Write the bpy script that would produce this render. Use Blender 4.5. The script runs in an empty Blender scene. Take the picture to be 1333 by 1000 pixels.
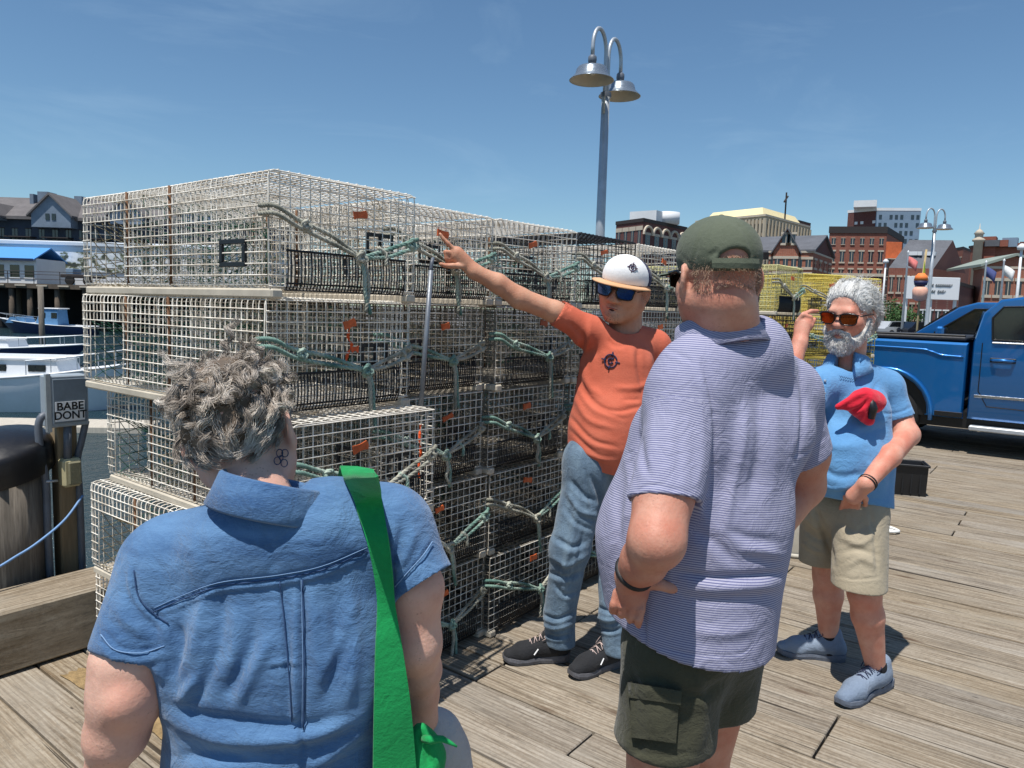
import bpy, bmesh, math, random
import numpy as np
from mathutils import Vector, Matrix
PI = math.pi
SC = bpy.context.scene
COL = SC.collection
random.seed(7)
RNG = np.random.RandomState(11)

# ------------------------------------------------------------------ camera
CAM = np.array([-1.4473, -2.0529, 1.6015])
CR = np.array([0.61054759, -0.79143608, 0.02933537])
CU = np.array([0.06244634, 0.08503293, 0.99441936])
CF = np.array([0.78951383, 0.60530846, -0.10133894])
FPX = 961.0
cd = bpy.data.cameras.new('camera'); co = bpy.data.objects.new('camera', cd); COL.objects.link(co)
cd.sensor_width = 36; cd.sensor_fit = 'HORIZONTAL'; cd.lens = 36 * FPX / 1333.0
cd.clip_start = 0.05; cd.clip_end = 3000
co.matrix_world = Matrix(((CR[0], CU[0], -CF[0], CAM[0]), (CR[1], CU[1], -CF[1], CAM[1]), (CR[2], CU[2], -CF[2], CAM[2]), (0, 0, 0, 1)))
SC.camera = co

# ------------------------------------------------------------------ sky, sun, exposure
SUN = Vector((-0.34, -0.025, 0.94)).normalized()
el = math.asin(SUN.z); az = math.atan2(SUN.x, SUN.y)
w = bpy.data.worlds.new('World'); SC.world = w; w.use_nodes = True
nt = w.node_tree; nt.nodes.clear()
sky = nt.nodes.new('ShaderNodeTexSky'); sky.sky_type = 'NISHITA'; sky.sun_disc = False
sky.sun_elevation = el; sky.sun_rotation = az; sky.altitude = 0; sky.air_density = 1.0; sky.dust_density = 0.3; sky.ozone_density = 1.8
bg = nt.nodes.new('ShaderNodeBackground'); bg.inputs['Strength'].default_value = 0.088
out = nt.nodes.new('ShaderNodeOutputWorld')
# thin cirrus streaks over the whole dome
tcw = nt.nodes.new('ShaderNodeTexCoord'); mpw = nt.nodes.new('ShaderNodeMapping'); mpw.inputs['Scale'].default_value = (1.4, 3.0, 9.0); mpw.inputs['Rotation'].default_value = (0.25, 0.12, 0.9)
nzw = nt.nodes.new('ShaderNodeTexNoise'); nzw.inputs['Scale'].default_value = 1.6; nzw.inputs['Detail'].default_value = 7; nzw.inputs['Roughness'].default_value = 0.62; nzw.inputs['Distortion'].default_value = 0.6
rpw = nt.nodes.new('ShaderNodeMapRange'); rpw.inputs[1].default_value = 0.52; rpw.inputs[2].default_value = 0.85; rpw.inputs[3].default_value = 0.0; rpw.inputs[4].default_value = 0.17
mxw = nt.nodes.new('ShaderNodeMixRGB'); mxw.inputs[2].default_value = (6.5, 7.2, 8.2, 1)
nt.links.new(tcw.outputs['Generated'], mpw.inputs[0]); nt.links.new(mpw.outputs[0], nzw.inputs['Vector'])
nt.links.new(nzw.outputs[0], rpw.inputs[0]); nt.links.new(rpw.outputs[0], mxw.inputs[0])
nt.links.new(sky.outputs[0], mxw.inputs[1]); tnt = nt.nodes.new('ShaderNodeMixRGB'); tnt.blend_type = 'MULTIPLY'; tnt.inputs[0].default_value = 1.0; tnt.inputs[2].default_value = (0.80, 0.99, 1.07, 1); nt.links.new(mxw.outputs[0], tnt.inputs[1]); nt.links.new(tnt.outputs[0], bg.inputs['Color']); nt.links.new(bg.outputs[0], out.inputs[0])
sl = bpy.data.lights.new('sun', 'SUN'); sl.energy = 4.6; sl.angle = math.radians(0.53); sl.color = (1.0, 0.955, 0.89)
so = bpy.data.objects.new('sun', sl); COL.objects.link(so); so.rotation_euler = (-SUN).to_track_quat('-Z', 'Y').to_euler(); so.location = (0, 0, 30)
vs = SC.view_settings; SC.display_settings.display_device = 'sRGB'; vs.view_transform = 'Standard'; vs.look = 'None'; vs.exposure = 0.25; vs.gamma = 1.0; vs.use_curve_mapping = False
SC.cycles.max_bounces = 6; SC.cycles.transparent_max_bounces = 12; SC.cycles.use_denoising = True

# ------------------------------------------------------------------ photo pixel -> place
def ray(px, py): return CF + CR * ((px - 666.5) / FPX) + CU * ((500 - py) / FPX)
def at(px, py, d): return CAM + ray(px, py) * d
def gnd(px, py, z=0.0):
    r_ = ray(px, py); return CAM + r_ * ((z - CAM[2]) / r_[2])
def ony(px, py, y):
    r_ = ray(px, py); return CAM + r_ * ((y - CAM[1]) / r_[1])
def proj(P):
    d = np.asarray(P, float) - CAM; wv = d @ CF
    return 666.5 + FPX * (d @ CR) / wv, 500 - FPX * (d @ CU) / wv, wv

# ------------------------------------------------------------------ materials
MATS = {}
def srgb(*c):
    return tuple(((x / 255) / 12.92 if x / 255 <= 0.04045 else ((x / 255 + 0.055) / 1.055) ** 2.4) for x in c)
class NT:
    def __init__(s, name):
        m = bpy.data.materials.new(name); m.use_nodes = True; s.m = m; s.t = m.node_tree; s.b = s.t.nodes['Principled BSDF']; s.o = s.t.nodes['Material Output']
    def n(s, typ, **kw):
        nd = s.t.nodes.new('ShaderNode' + typ)
        for k, v in kw.items(): setattr(nd, k, v)
        return nd
    def l(s, a, b): s.t.links.new(a, b)
    def noise(s, vec, scale, detail=4, rough=0.55, dist=0.0):
        n = s.n('TexNoise'); n.inputs['Scale'].default_value = scale; n.inputs['Detail'].default_value = detail; n.inputs['Roughness'].default_value = rough; n.inputs['Distortion'].default_value = dist
        if vec is not None: s.l(vec, n.inputs['Vector'])
        return n.outputs[0]
    def map(s, vec, scale=(1, 1, 1), rot=(0, 0, 0)):
        n = s.n('Mapping'); n.inputs['Scale'].default_value = scale; n.inputs['Rotation'].default_value = rot; s.l(vec, n.inputs[0]); return n.outputs[0]
    def ramp(s, fac, stops):
        n = s.n('ValToRGB'); e = n.color_ramp.elements
        while len(e) < len(stops): e.new(0.5)
        for i, (p, c) in enumerate(stops): e[i].position = p; e[i].color = (*c[:3], 1)
        s.l(fac, n.inputs[0]); return n.outputs[0]
    def rng(s, fac, a, b, c, d):
        n = s.n('MapRange'); 
        for i, v in enumerate((a, b, c, d)): n.inputs[i + 1].default_value = v
        s.l(fac, n.inputs[0]); return n.outputs[0]
    def mix(s, fac, a, b, mode='MIX'):
        n = s.n('MixRGB', blend_type=mode)
        for i, v in ((0, fac), (1, a), (2, b)):
            if isinstance(v, (int, float)): n.inputs[i].default_value = v
            elif isinstance(v, tuple): n.inputs[i].default_value = (*v[:3], 1)
            else: s.l(v, n.inputs[i])
        return n.outputs[0]
    def math(s, op, a, b=None):
        n = s.n('Math', operation=op)
        for i, v in ((0, a), (1, b)):
            if v is None: continue
            if isinstance(v, (int, float)): n.inputs[i].default_value = v
            else: s.l(v, n.inputs[i])
        return n.outputs[0]
    def bump(s, h, strength=0.3, dist=0.01):
        n = s.n('Bump'); n.inputs['Strength'].default_value = strength; n.inputs['Distance'].default_value = dist; s.l(h, n.inputs['Height']); s.l(n.outputs[0], s.b.inputs['Normal'])
    def tc(s, o='Object'): return s.n('TexCoord').outputs[o]
    def rnd(s): return s.n('ObjectInfo').outputs['Random']
def M(name, col, rough=0.6, metal=0.0, var=0.12, scale=8.0, spec=0.5, coat=0.0, bump=0.0, bscale=None, stretch=(1, 1, 1), rvar=0.0, emit=None):
    """plain procedural surface: base colour broken up by two noises"""
    if name in MATS: return MATS[name]
    k = NT(name); v = k.map(k.tc(), stretch)
    f = k.noise(v, scale, 6, 0.6); f2 = k.noise(v, scale * 6.3, 3, 0.6)
    lo = tuple(c * (1 - var) for c in col); hi = tuple(min(1, c * (1 + var)) for c in col)
    c = k.ramp(f, [(0.3, lo), (0.7, hi)])
    c = k.mix(k.rng(f2, 0.35, 0.7, 0.0, min(1, var * 1.6)), c, tuple(x * 0.62 for x in col))
    if rvar:
        g = k.rng(k.rnd(), 0, 1, 1 - rvar, 1 + rvar); cc = k.n('CombineXYZ'); [k.l(g, cc.inputs[i]) for i in range(3)]
        c = k.mix(1.0, c, cc.outputs[0], 'MULTIPLY')
    k.l(c, k.b.inputs['Base Color'])
    k.l(k.rng(f2, 0.2, 0.8, max(0, rough - 0.08), min(1, rough + 0.1)), k.b.inputs['Roughness'])
    k.b.inputs['Metallic'].default_value = metal; k.b.inputs['Specular IOR Level'].default_value = spec
    if coat: k.b.inputs['Coat Weight'].default_value = coat; k.b.inputs['Coat Roughness'].default_value = 0.05
    if bump: k.bump(k.noise(v, bscale or scale * 4, 5, 0.6), bump, 0.004)
    MATS[name] = k.m; return k.m

# ------------------------------------------------------------------ objects
def tag(o, label=None, cat=None, group=None, kind=None):
    if label: o['label'] = label
    if cat: o['category'] = cat
    if group: o['group'] = group
    if kind: o['kind'] = kind
    return o
def empty(name, loc=(0, 0, 0), rz=0.0):
    o = bpy.data.objects.new(name, None); COL.objects.link(o); o.location = tuple(loc); o.rotation_euler = (0, 0, rz); o.empty_display_size = 0.1; return o
def link(name, me, mat=None, parent=None, loc=(0, 0, 0), rot=(0, 0, 0)):
    o = bpy.data.objects.new(name, me); COL.objects.link(o); o.location = tuple(loc); o.rotation_euler = tuple(rot)
    if mat and not me.materials: me.materials.append(mat)
    if parent: o.parent = parent
    return o
def clone(o, parent=None):
    c = o.copy(); COL.objects.link(c); c.parent = parent
    for ch in o.children: clone(ch, c)
    return c
def rotz(a):
    c, s = math.cos(a), math.sin(a); return np.array([[c, -s, 0], [s, c, 0], [0, 0, 1]])
class MB:
    """collects shapes into one mesh"""
    def __init__(s): s.v = []; s.f = []; s.m = []; s.n = 0; s.cm = 0
    def add(s, v, f):
        v = np.asarray(v, float); b = s.n; s.v.append(v); s.n += len(v)
        s.f += [tuple(i + b for i in q) for q in f]; s.m += [s.cm] * len(f); return s
    def box(s, lo, hi, bev=0.0, R=None, o=(0, 0, 0)):
        x0, y0, z0 = lo; x1, y1, z1 = hi
        if bev <= 0:
            v = np.array([(x, y, z) for z in (z0, z1) for y in (y0, y1) for x in (x0, x1)], float)
            f = [(0, 2, 3, 1), (4, 5, 7, 6), (0, 1, 5, 4), (2, 6, 7, 3), (0, 4, 6, 2), (1, 3, 7, 5)]
        else:
            v = []; b = min(bev, (x1 - x0) / 2.01, (y1 - y0) / 2.01, (z1 - z0) / 2.01)
            for z in (z0, z1):
                for y in (y0, y1):
                    for x in (x0, x1):
                        sx = b if x == x0 else -b; sy = b if y == y0 else -b; sz = b if z == z0 else -b
                        v += [(x, y + sy, z + sz), (x + sx, y, z + sz), (x + sx, y + sy, z)]
            v = np.array(v, float)
            def k(i, a): return i * 3 + a
            f = [(k(0, 2), k(2, 2), k(3, 2), k(1, 2)), (k(4, 2), k(5, 2), k(7, 2), k(6, 2)), (k(0, 1), k(1, 1), k(5, 1), k(4, 1)), (k(2, 1), k(6, 1), k(7, 1), k(3, 1)), (k(0, 0), k(4, 0), k(6, 0), k(2, 0)), (k(1, 0), k(3, 0), k(7, 0), k(5, 0))]
            for a, b_, ax in ((0, 1, 0), (2, 3, 0), (4, 5, 0), (6, 7, 0), (0, 2, 1), (1, 3, 1), (4, 6, 1), (5, 7, 1), (0, 4, 2), (1, 5, 2), (2, 6, 2), (3, 7, 2)):
                p, q = [t for t in range(3) if t != ax]; f.append((k(a, p), k(b_, p), k(b_, q), k(a, q)))
            for i in range(8): f.append((k(i, 0), k(i, 1), k(i, 2)))
        if R is not None: v = v @ np.asarray(R).T
        return s.add(v + np.asarray(o, float), f)
    def tube(s, pts, r, n=6, caps=True, squash=None):
        P = np.asarray(pts, float); m = len(P); r = np.broadcast_to(np.asarray(r, float), (m,))
        T = np.gradient(P, axis=0); T /= np.linalg.norm(T, axis=1)[:, None] + 1e-12
        up = np.array([0, 0, 1.0]) if abs(T[0][2]) < 0.9 else np.array([1.0, 0, 0])
        N = np.cross(T[0], up); N /= np.linalg.norm(N); V = []
        a = np.arange(n) * 2 * PI / n
        for i in range(m):
            N = N - T[i] * (N @ T[i]); N /= np.linalg.norm(N) + 1e-12; B = np.cross(T[i], N)
            V.append(P[i] + r[i] * (np.cos(a)[:, None] * N + np.sin(a)[:, None] * B * (squash or 1.0)))
        f = [(i * n + j, i * n + (j + 1) % n, (i + 1) * n + (j + 1) % n, (i + 1) * n + j) for i in range(m - 1) for j in range(n)]
        if caps: f += [tuple(range(n - 1, -1, -1)), tuple((m - 1) * n + j for j in range(n))]
        return s.add(np.concatenate(V), f)
    def lathe(s, prof, o=(0, 0, 0), n=24, R=None, close=True):
        a = np.arange(n) * 2 * PI / n; V = np.concatenate([np.stack([r * np.cos(a), r * np.sin(a), np.full(n, z)], 1) for r, z in prof]); m = len(prof)
        f = [(i * n + j, i * n + (j + 1) % n, (i + 1) * n + (j + 1) % n, (i + 1) * n + j) for i in range(m - 1) for j in range(n)]
        if close: f += [tuple(range(n - 1, -1, -1)), tuple((m - 1) * n + j for j in range(n))]
        if R is not None: V = V @ np.asarray(R).T
        return s.add(V + np.asarray(o, float), f)
    def prism(s, poly, a, b, axis=1, o=(0, 0, 0), R=None):
        """polygon in the two other axes pulled from a to b along axis"""
        n = len(poly); V = []
        for t in (a, b):
            for p in poly:
                q = list(p); q.insert(axis, t); V.append(q)
        V = np.array(V, float)
        if R is not None: V = V @ np.asarray(R).T
        f = [tuple(range(n)), tuple(range(2 * n - 1, n - 1, -1))] + [(i, n + i, n + (i + 1) % n, (i + 1) % n) for i in range(n)]
        return s.add(V + np.asarray(o, float), f)
    def quad(s, *p): return s.add(p, [tuple(range(len(p)))])
    def mesh(s, name, mats=None, smooth=False, fixn=True):
        me = bpy.data.meshes.new(name); v = np.concatenate(s.v) if s.v else np.zeros((0, 3)); me.from_pydata(v.tolist(), [], s.f)
        for m in (mats if isinstance(mats, (list, tuple)) else [mats] if mats else []): me.materials.append(m)
        if any(s.m): me.polygons.foreach_set('material_index', s.m)
        if fixn:
            bm = bmesh.new(); bm.from_mesh(me); bmesh.ops.recalc_face_normals(bm, faces=bm.faces); bm.to_mesh(me); bm.free()
        if smooth: me.polygons.foreach_set('use_smooth', [True] * len(me.polygons))
        me.update(); return me
    def build(s, name, mats=None, parent=None, loc=(0, 0, 0), smooth=False, rot=(0, 0, 0)):
        return link(name, s.mesh(name, mats, smooth), None, parent, loc, rot)
def smooth_angle(o, ang=40):
    me = o.data; me.polygons.foreach_set('use_smooth', [True] * len(me.polygons))
    bm = bmesh.new(); bm.from_mesh(me); lim = math.radians(ang)
    for e in bm.edges:
        e.smooth = not (len(e.link_faces) == 2 and e.calc_face_angle(0) > lim)
    bm.to_mesh(me); bm.free(); return o
def spline(P, n):
    """Catmull-Rom through points"""
    P = np.asarray(P, float); Q = np.vstack([2 * P[0] - P[1], P, 2 * P[-1] - P[-2]]); t = np.linspace(0, len(P) - 1 - 1e-9, n); i = t.astype(int); u = (t - i)[:, None]
    a, b, c, d = Q[i], Q[i + 1], Q[i + 2], Q[i + 3]
    return 0.5 * (2 * b + (c - a) * u + (2 * a - 5 * b + 4 * c - d) * u ** 2 + (3 * b - a - 3 * c + d) * u ** 3)
# ================================================================== DECK
def plank_material():
    k = NT('weathered_plank'); tc = k.tc(); rnd = k.rnd()
    off = k.n('CombineXYZ'); [k.l(k.math('MULTIPLY', rnd, s_), off.inputs[i]) for i, s_ in enumerate((31.0, 57.0, 13.0))]
    va = k.n('VectorMath', operation='ADD'); k.l(tc, va.inputs[0]); k.l(off.outputs[0], va.inputs[1]); v = va.outputs[0]
    grain = k.noise(k.map(v, (24, 1.5, 10)), 1.5, 9, 0.68, 1.3)
    wv = k.n('TexWave', wave_type='BANDS', bands_direction='X'); wv.inputs['Scale'].default_value = 7; wv.inputs['Distortion'].default_value = 9; wv.inputs['Detail'].default_value = 4; wv.inputs['Detail Scale'].default_value = 1.2
    k.l(k.map(v, (2.2, 0.10, 1)), wv.inputs['Vector'])
    fine = k.noise(k.map(v, (120, 5.0, 40)), 2.0, 4, 0.7, 0.4); spk = k.noise(v, 55, 4, 0.7)
    blot = k.noise(k.map(v, (2.0, 0.7, 1)), 1.9, 5, 0.6)
    c = k.ramp(grain, [(0.28, srgb(104, 88, 70)), (0.46, srgb(172, 154, 128)), (0.56, srgb(190, 172, 146)), (0.74, srgb(216, 202, 178))])
    c = k.mix(k.rng(wv.outputs[0], 0.45, 1, 0, 0.55), c, srgb(132, 108, 78))
    c = k.mix(k.rng(fine, 0.54, 0.72, 0, 0.6), c, srgb(84, 74, 62)); c = k.mix(k.rng(spk, 0.5, 0.78, 0, 0.55), c, srgb(104, 92, 78)); c = k.mix(k.rng(spk, 0.22, 0.42, 0.35, 0), c, srgb(222, 212, 196))
    c = k.mix(k.rng(blot, 0.5, 0.72, 0, 0.55), c, srgb(190, 178, 158))
    c = k.mix(k.rng(blot, 0.25, 0.42, 0.5, 0), c, srgb(120, 108, 92))
    # knots and small dark spots
    vo = k.n('TexVoronoi'); vo.inputs['Scale'].default_value = 1.0; k.l(k.map(v, (6.5, 1.5, 1)), vo.inputs['Vector'])
    c = k.mix(k.rng(vo.outputs[0], 0.05, 0.13, 0.75, 0), c, srgb(96, 66, 40))
    vo2 = k.n('TexVoronoi'); vo2.inputs['Scale'].default_value = 1.0; k.l(k.map(v, (13, 4.2, 1)), vo2.inputs['Vector'])
    c = k.mix(k.rng(vo2.outputs[0], 0.03, 0.07, 0.8, 0), c, srgb(60, 50, 40))
    # long splits
    sp = k.noise(k.map(v, (38, 0.5, 1)), 1.0, 2, 0.5, 0.5)
    c = k.mix(k.rng(sp, 0.655, 0.675, 0, 0.85), c, srgb(54, 44, 34))
    hs = k.n('HueSaturation'); k.l(k.rng(rnd, 0, 1, 0.70, 1.18), hs.inputs['Value']); k.l(k.math('FRACT', k.math('MULTIPLY', rnd, 7.31)), hs.inputs['Fac']) ; hs.inputs['Saturation'].default_value = 0.55
    k.l(c, hs.inputs['Color']); c2 = k.mix(k.rng(k.math('FRACT', k.math('MULTIPLY', rnd, 3.7)), 0, 1, 0.1, 0.75), hs.outputs[0], k.mix(1.0, c, (0.92, 0.92, 0.92), 'MULTIPLY'))
    k.l(k.mix(1.0, c2, (0.66, 0.68, 0.71), 'MULTIPLY'), k.b.inputs['Base Color']); k.b.inputs['Roughness'].default_value = 0.82; k.b.inputs['Specular IOR Level'].default_value = 0.25
    h = k.math('SUBTRACT', k.math('ADD', k.math('MULTIPLY', grain, 0.6), k.math('MULTIPLY', fine, 0.25)), k.rng(sp, 0.645, 0.675, 0, 1))
    k.bump(h, 0.6, 0.006)
    return k.m
WOOD = plank_material()
PITCH = 0.192
def plank_mesh(wd, ln):
    m = MB(); m.box((0, 0, -0.075), (wd, ln, 0), 0.004); return m.mesh('plank', WOOD)
under = MB(); under.box((-9, -22, -0.42), (34, 1.62, -0.085)); under.box((3.5, 1.62, -0.42), (34, 3.4, -0.085))
deck = under.build('deck', M('dark_underlayer', srgb(46, 40, 34), 0.9)); tag(deck, kind='structure')  # dark slab standing in for the shaded void under the plank gaps
PM = {}
def put_plank(x, y0, y1, wd):
    ln = round((y1 - y0) / 0.1) * 0.1 - 0.006
    key = (round(wd, 3), round(ln, 2))
    if key not in PM: PM[key] = plank_mesh(*key)
    o = link('plank', PM[key], None, deck, (x, y0, random.uniform(-0.003, 0.003))); o.rotation_euler = (random.uniform(-0.0006, 0.0006), random.uniform(-0.006, 0.006), 0)
rp = random.Random(3); far = MB(); np_ = 0
x = -0.054 - PITCH * 12
while x < 33.5:
    wd = rp.choice((0.184, 0.184, 0.176, 0.18))
    top = 1.6 if x < 3.6 else 3.3
    near = -2.2 < x < 8.2
    if x > 8.2: wd = 0.182
    y = top; cuts = []
    y -= rp.choice((0.6, 1.1, 1.7, 2.3, 3.0)); cuts = [top, round(y, 1)]
    while y > -9: y -= 3.6; cuts.append(round(y, 1))
    for a, b in zip(cuts[:-1], cuts[1:]):
        if near and a > -8 and np_ < 296:
            # keep single planks where the photograph shows them
            mx, my = x + wd / 2, max(b, min(a, -1.2))
            put_plank(x, b, a, wd); np_ += 1
        else:
            far.box((x, b + 0.004, -0.075), (x + wd, a - 0.004, rp.uniform(-0.003, 0.003)))
    far.box((x, -22, -0.075), (x + wd, cuts[-1] - 0.006, 0.0))
    x += wd + 0.009
fo = far.build('plank_field', WOOD, deck); tag(fo, kind='stuff')
# stringpiece along the pier edge
m = MB(); m.box((-0.30, -9.0, 0), (0.0, 0.62, 0.27), 0.010); tb = m.build('edge_timber', WOOD, None, (0, 1.40, 0.012)); tb.rotation_euler[2] = -PI / 2; tag(tb, 'thick weathered timber along the pier edge beside the trap stack', 'timber')
# pale patches on the deck boards
pm = M('deck_patch', srgb(150, 126, 88), 0.95, var=0.5, scale=30, bump=0.8, bscale=90)
for (px, py, rx, ry, rz_) in ((118, 890, 0.05, 0.17, 0.05), (207, 945, 0.045, 0.16, 0.02)):
    c_ = gnd(px, py); mb = MB(); a = np.linspace(0, 2 * PI, 25)[:-1]
    rr = 0.9 / np.maximum(abs(np.cos(a)), abs(np.sin(a))) + 0.05 * np.sin(a * 9 + px) + 0.04 * np.sin(a * 14)
    top_ = [(rx * r_ * math.cos(t), ry * r_ * math.sin(t)) for r_, t in zip(rr, a)]
    mb.prism(top_, 0.003, 0.006, 2); o = mb.build('deck_patch', pm, None, (c_[0], c_[1], 0)); o.rotation_euler[2] = rz_
    tag(o, 'rough tan filler patch on the planks, ' + ('closer to the edge timber' if py < 900 else 'beside the denim shirt of the woman'), 'patch', 'tan patches on the deck')
# water
kw = NT('harbour_water'); v = kw.tc('Object')
f1 = kw.noise(kw.map(v, (1, 1.6, 1), (0, 0, 0.5)), 1.3, 5, 0.6, 0.4); f2 = kw.noise(kw.map(v, (1, 2.0, 1), (0, 0, 0.2)), 5.0, 4, 0.6)
kw.b.inputs['Base Color'].default_value = (0.018, 0.042, 0.052, 1); kw.b.inputs['Roughness'].default_value = 0.08; kw.b.inputs['IOR'].default_value = 1.33
kw.bump(kw.math('ADD', f1, kw.math('MULTIPLY', f2, 0.5)), 0.9, 0.30)
WATER_Z = -2.6
wm = MB(); wm.quad((-400, -200, 0), (600, -200, 0), (600, 700, 0), (-400, 700, 0)); wo = wm.build('water', kw.m, None, (0, 0, WATER_Z)); tag(wo, kind='structure')

# ================================================================== LOBSTER TRAPS
TW, TL, TH, TP = 0.64, 1.31, 0.366, 0.402
NX, NY, NZ = 16, 40, 10
WR = 0.0023
def vinyl(name, col, dirt, rough=0.55):
    k = NT(name); v = k.tc('Object'); f = k.noise(v, 7, 5, 0.65); g = k.noise(v, 60, 3, 0.6)
    c = k.ramp(f, [(0.32, dirt), (0.55, col)]); c = k.mix(k.rng(g, 0.55, 0.75, 0, 0.6), c, dirt)
    hs = k.n('HueSaturation'); k.l(k.rng(k.rnd(), 0, 1, 0.88, 1.06), hs.inputs['Value']); k.l(c, hs.inputs['Color'])
    k.l(hs.outputs[0], k.b.inputs['Base Color']); k.b.inputs['Roughness'].default_value = rough; return k.m
W_WHITE = vinyl('white_vinyl_wire', srgb(240, 234, 222), srgb(176, 162, 140))
W_GREY = vinyl('shaded_wire', srgb(150, 143, 130), srgb(92, 84, 74))  # white wire darkened in colour to paint the shaded trap interiors
W_BLACK = vinyl('black_vinyl_wire', srgb(26, 27, 31), srgb(70, 66, 60))
W_YELLOW = vinyl('yellow_vinyl_wire', srgb(242, 224, 120), srgb(204, 178, 90))
W_CREAM = vinyl('cream_wire', srgb(226, 220, 160), srgb(160, 150, 110))
NETM = M('green_net_twine', srgb(22, 84, 64), 0.8, var=0.5, scale=14)
NETT = M('tan_net_twine', srgb(128, 118, 92), 0.85, var=0.4, scale=14)
RUNM = M('runner_plastic', srgb(196, 186, 168), 0.6, var=0.16, scale=6, bump=0.2)
BLKM = M('black_plastic', srgb(22, 23, 28), 0.45, var=0.3, scale=20)
TAGM = M('orange_tag', srgb(206, 96, 44), 0.6, var=0.35, scale=40, rvar=0.3); BRACE = M('rusty_brace', srgb(116, 84, 60), 0.9, var=0.4, scale=30)
def wob(v, seed, amp):
    r = np.random.RandomState(seed); o = np.zeros_like(v)
    for _ in range(4):
        kx = r.uniform(-9, 9, 3); ph = r.uniform(0, 6.28, 3); o += np.sin((v @ kx)[:, None] + ph) * r.uniform(-1, 1, 3)
    return v + o * amp * 0.5
def wires(name, lines, r, mat, seed, amp=0.003, n=4):
    m = MB()
    for P in lines: m.tube(P, r, n, caps=False)
    me = m.mesh(name, mat, True, fixn=False); v = np.empty(len(me.vertices) * 3); me.vertices.foreach_get('co', v); v = wob(v.reshape(-1, 3), seed, amp)
    me.vertices.foreach_set('co', v.ravel()); me.update(); return me
def cage_lines(window=True, vent=True):
    L = []; rc = 0.022
    xs = np.linspace(0, TW, NX + 1); ys = np.linspace(0, TL, NY + 1); zs = np.linspace(0, TH, NZ + 1)
    y0w, y1w = ys[29], ys[38]; z1w = zs[7]
    v0, v1, w0, w1 = ys[4], ys[8], zs[2], zs[4]
    def arc(cx, cz, a0, a1): return [(cx + rc * math.cos(t), cz + rc * math.sin(t)) for t in np.linspace(a0, a1, 4)]
    ring = arc(TW - rc, TH - rc, PI / 2, 0) + arc(TW - rc, rc, 0, -PI / 2) + arc(rc, rc, -PI / 2, -PI) 
    for y in ys:
        left = [(0, rc), (0, TH - rc)]
        pts = [(x, y, z) for x, z in [(rc, TH)] + ring]
        pts2 = [(x, y, z) for x, z in arc(rc, TH - rc, PI, PI / 2)]
        if window and y0w + 0.005 < y < y1w - 0.005:
            L.append(pts + []); L.append([(0, y, z1w), (0, y, TH - rc)] + pts2)
        elif vent and v0 + 0.004 < y < v1 - 0.004:
            L.append(pts + [(0, y, w0)]); L.append([(0, y, w1), (0, y, TH - rc)] + pts2)
        else: L.append(pts + [(0, y, TH / 2)] + [(0, y, TH - rc)] + pts2)
    e = 0.0035
    for z in zs[1:-1]:
        for sx, x in ((-1, 0), (1, TW)):
            X = x + sx * e
            if x == 0 and window and z < z1w - 0.004: L.append([(X, 0, z), (X, y0w, z)]); L.append([(X, y1w, z), (X, TL, z)])
            elif x == 0 and vent and w0 + 0.004 < z < w1 - 0.004: L.append([(X, 0, z), (X, v0, z)]); L.append([(X, v1, z), (X, y0w, z)])
            else: L.append([(X, t, z) for t in np.linspace(0, TL, 5)])
    for x in xs[1:-1]:
        for z in (-e, TH + e): L.append([(x, t, z) for t in np.linspace(0, TL, 5)])
    for x, z in ((0.006, 0.006), (TW - 0.006, 0.006), (0.006, TH - 0.006), (TW - 0.006, TH - 0.006)): L.append([(x, t, z) for t in np.linspace(0, TL, 5)])
    return L
def end_lines(y, s):
    L = []; xs = np.linspace(0.004, TW - 0.004, NX + 1); zs = np.linspace(0.004, TH - 0.004, NZ + 1)
    for x in xs: L.append([(x, y, 0.0), (x, y, TH * 0.5), (x, y, TH)])
    for z in zs: L.append([(0.0, y + s * 0.0035, z), (TW * 0.5, y + s * 0.0035, z), (TW, y + s * 0.0035, z)])
    return L
def part_lines(y):
    return [[(x, y, 0.01), (x, y, TH - 0.01)] for x in np.linspace(0.02, TW - 0.02, 16)] + [[(0.01, y + 0.004, z), (TW - 0.01, y + 0.004, z)] for z in np.linspace(0.02, TH - 0.02, 10)]
def net_lines(c0, u, v, hu, hv, axis, depth, rr, nu=16, nr=9):
    """knotted funnel: from a rectangle to a ring"""
    P = np.zeros((nr, nu, 3))
    for i in range(nr):
        t = i / (nr - 1)
        for j in range(nu):
            a = 2 * PI * (j + 0.5 * (i % 2)) / nu; ca, sa = math.cos(a), math.sin(a); q = max(abs(ca), abs(sa))
            rect = u * (ca / q * hu) + v * (sa / q * hv); ring = (u * ca + v * sa) * rr
            P[i, j] = c0 + rect * (1 - t) + ring * t + axis * depth * t + v * (-0.05 * math.sin(PI * t))
    L = []
    for i in range(nr - 1):
        for j in range(nu):
            k = j if i % 2 == 0 else (j + 1) % nu
            L.append([P[i, j], P[i + 1, k]]); L.append([P[i, j], P[i + 1, (k - 1) % nu]])
    return L
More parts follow.
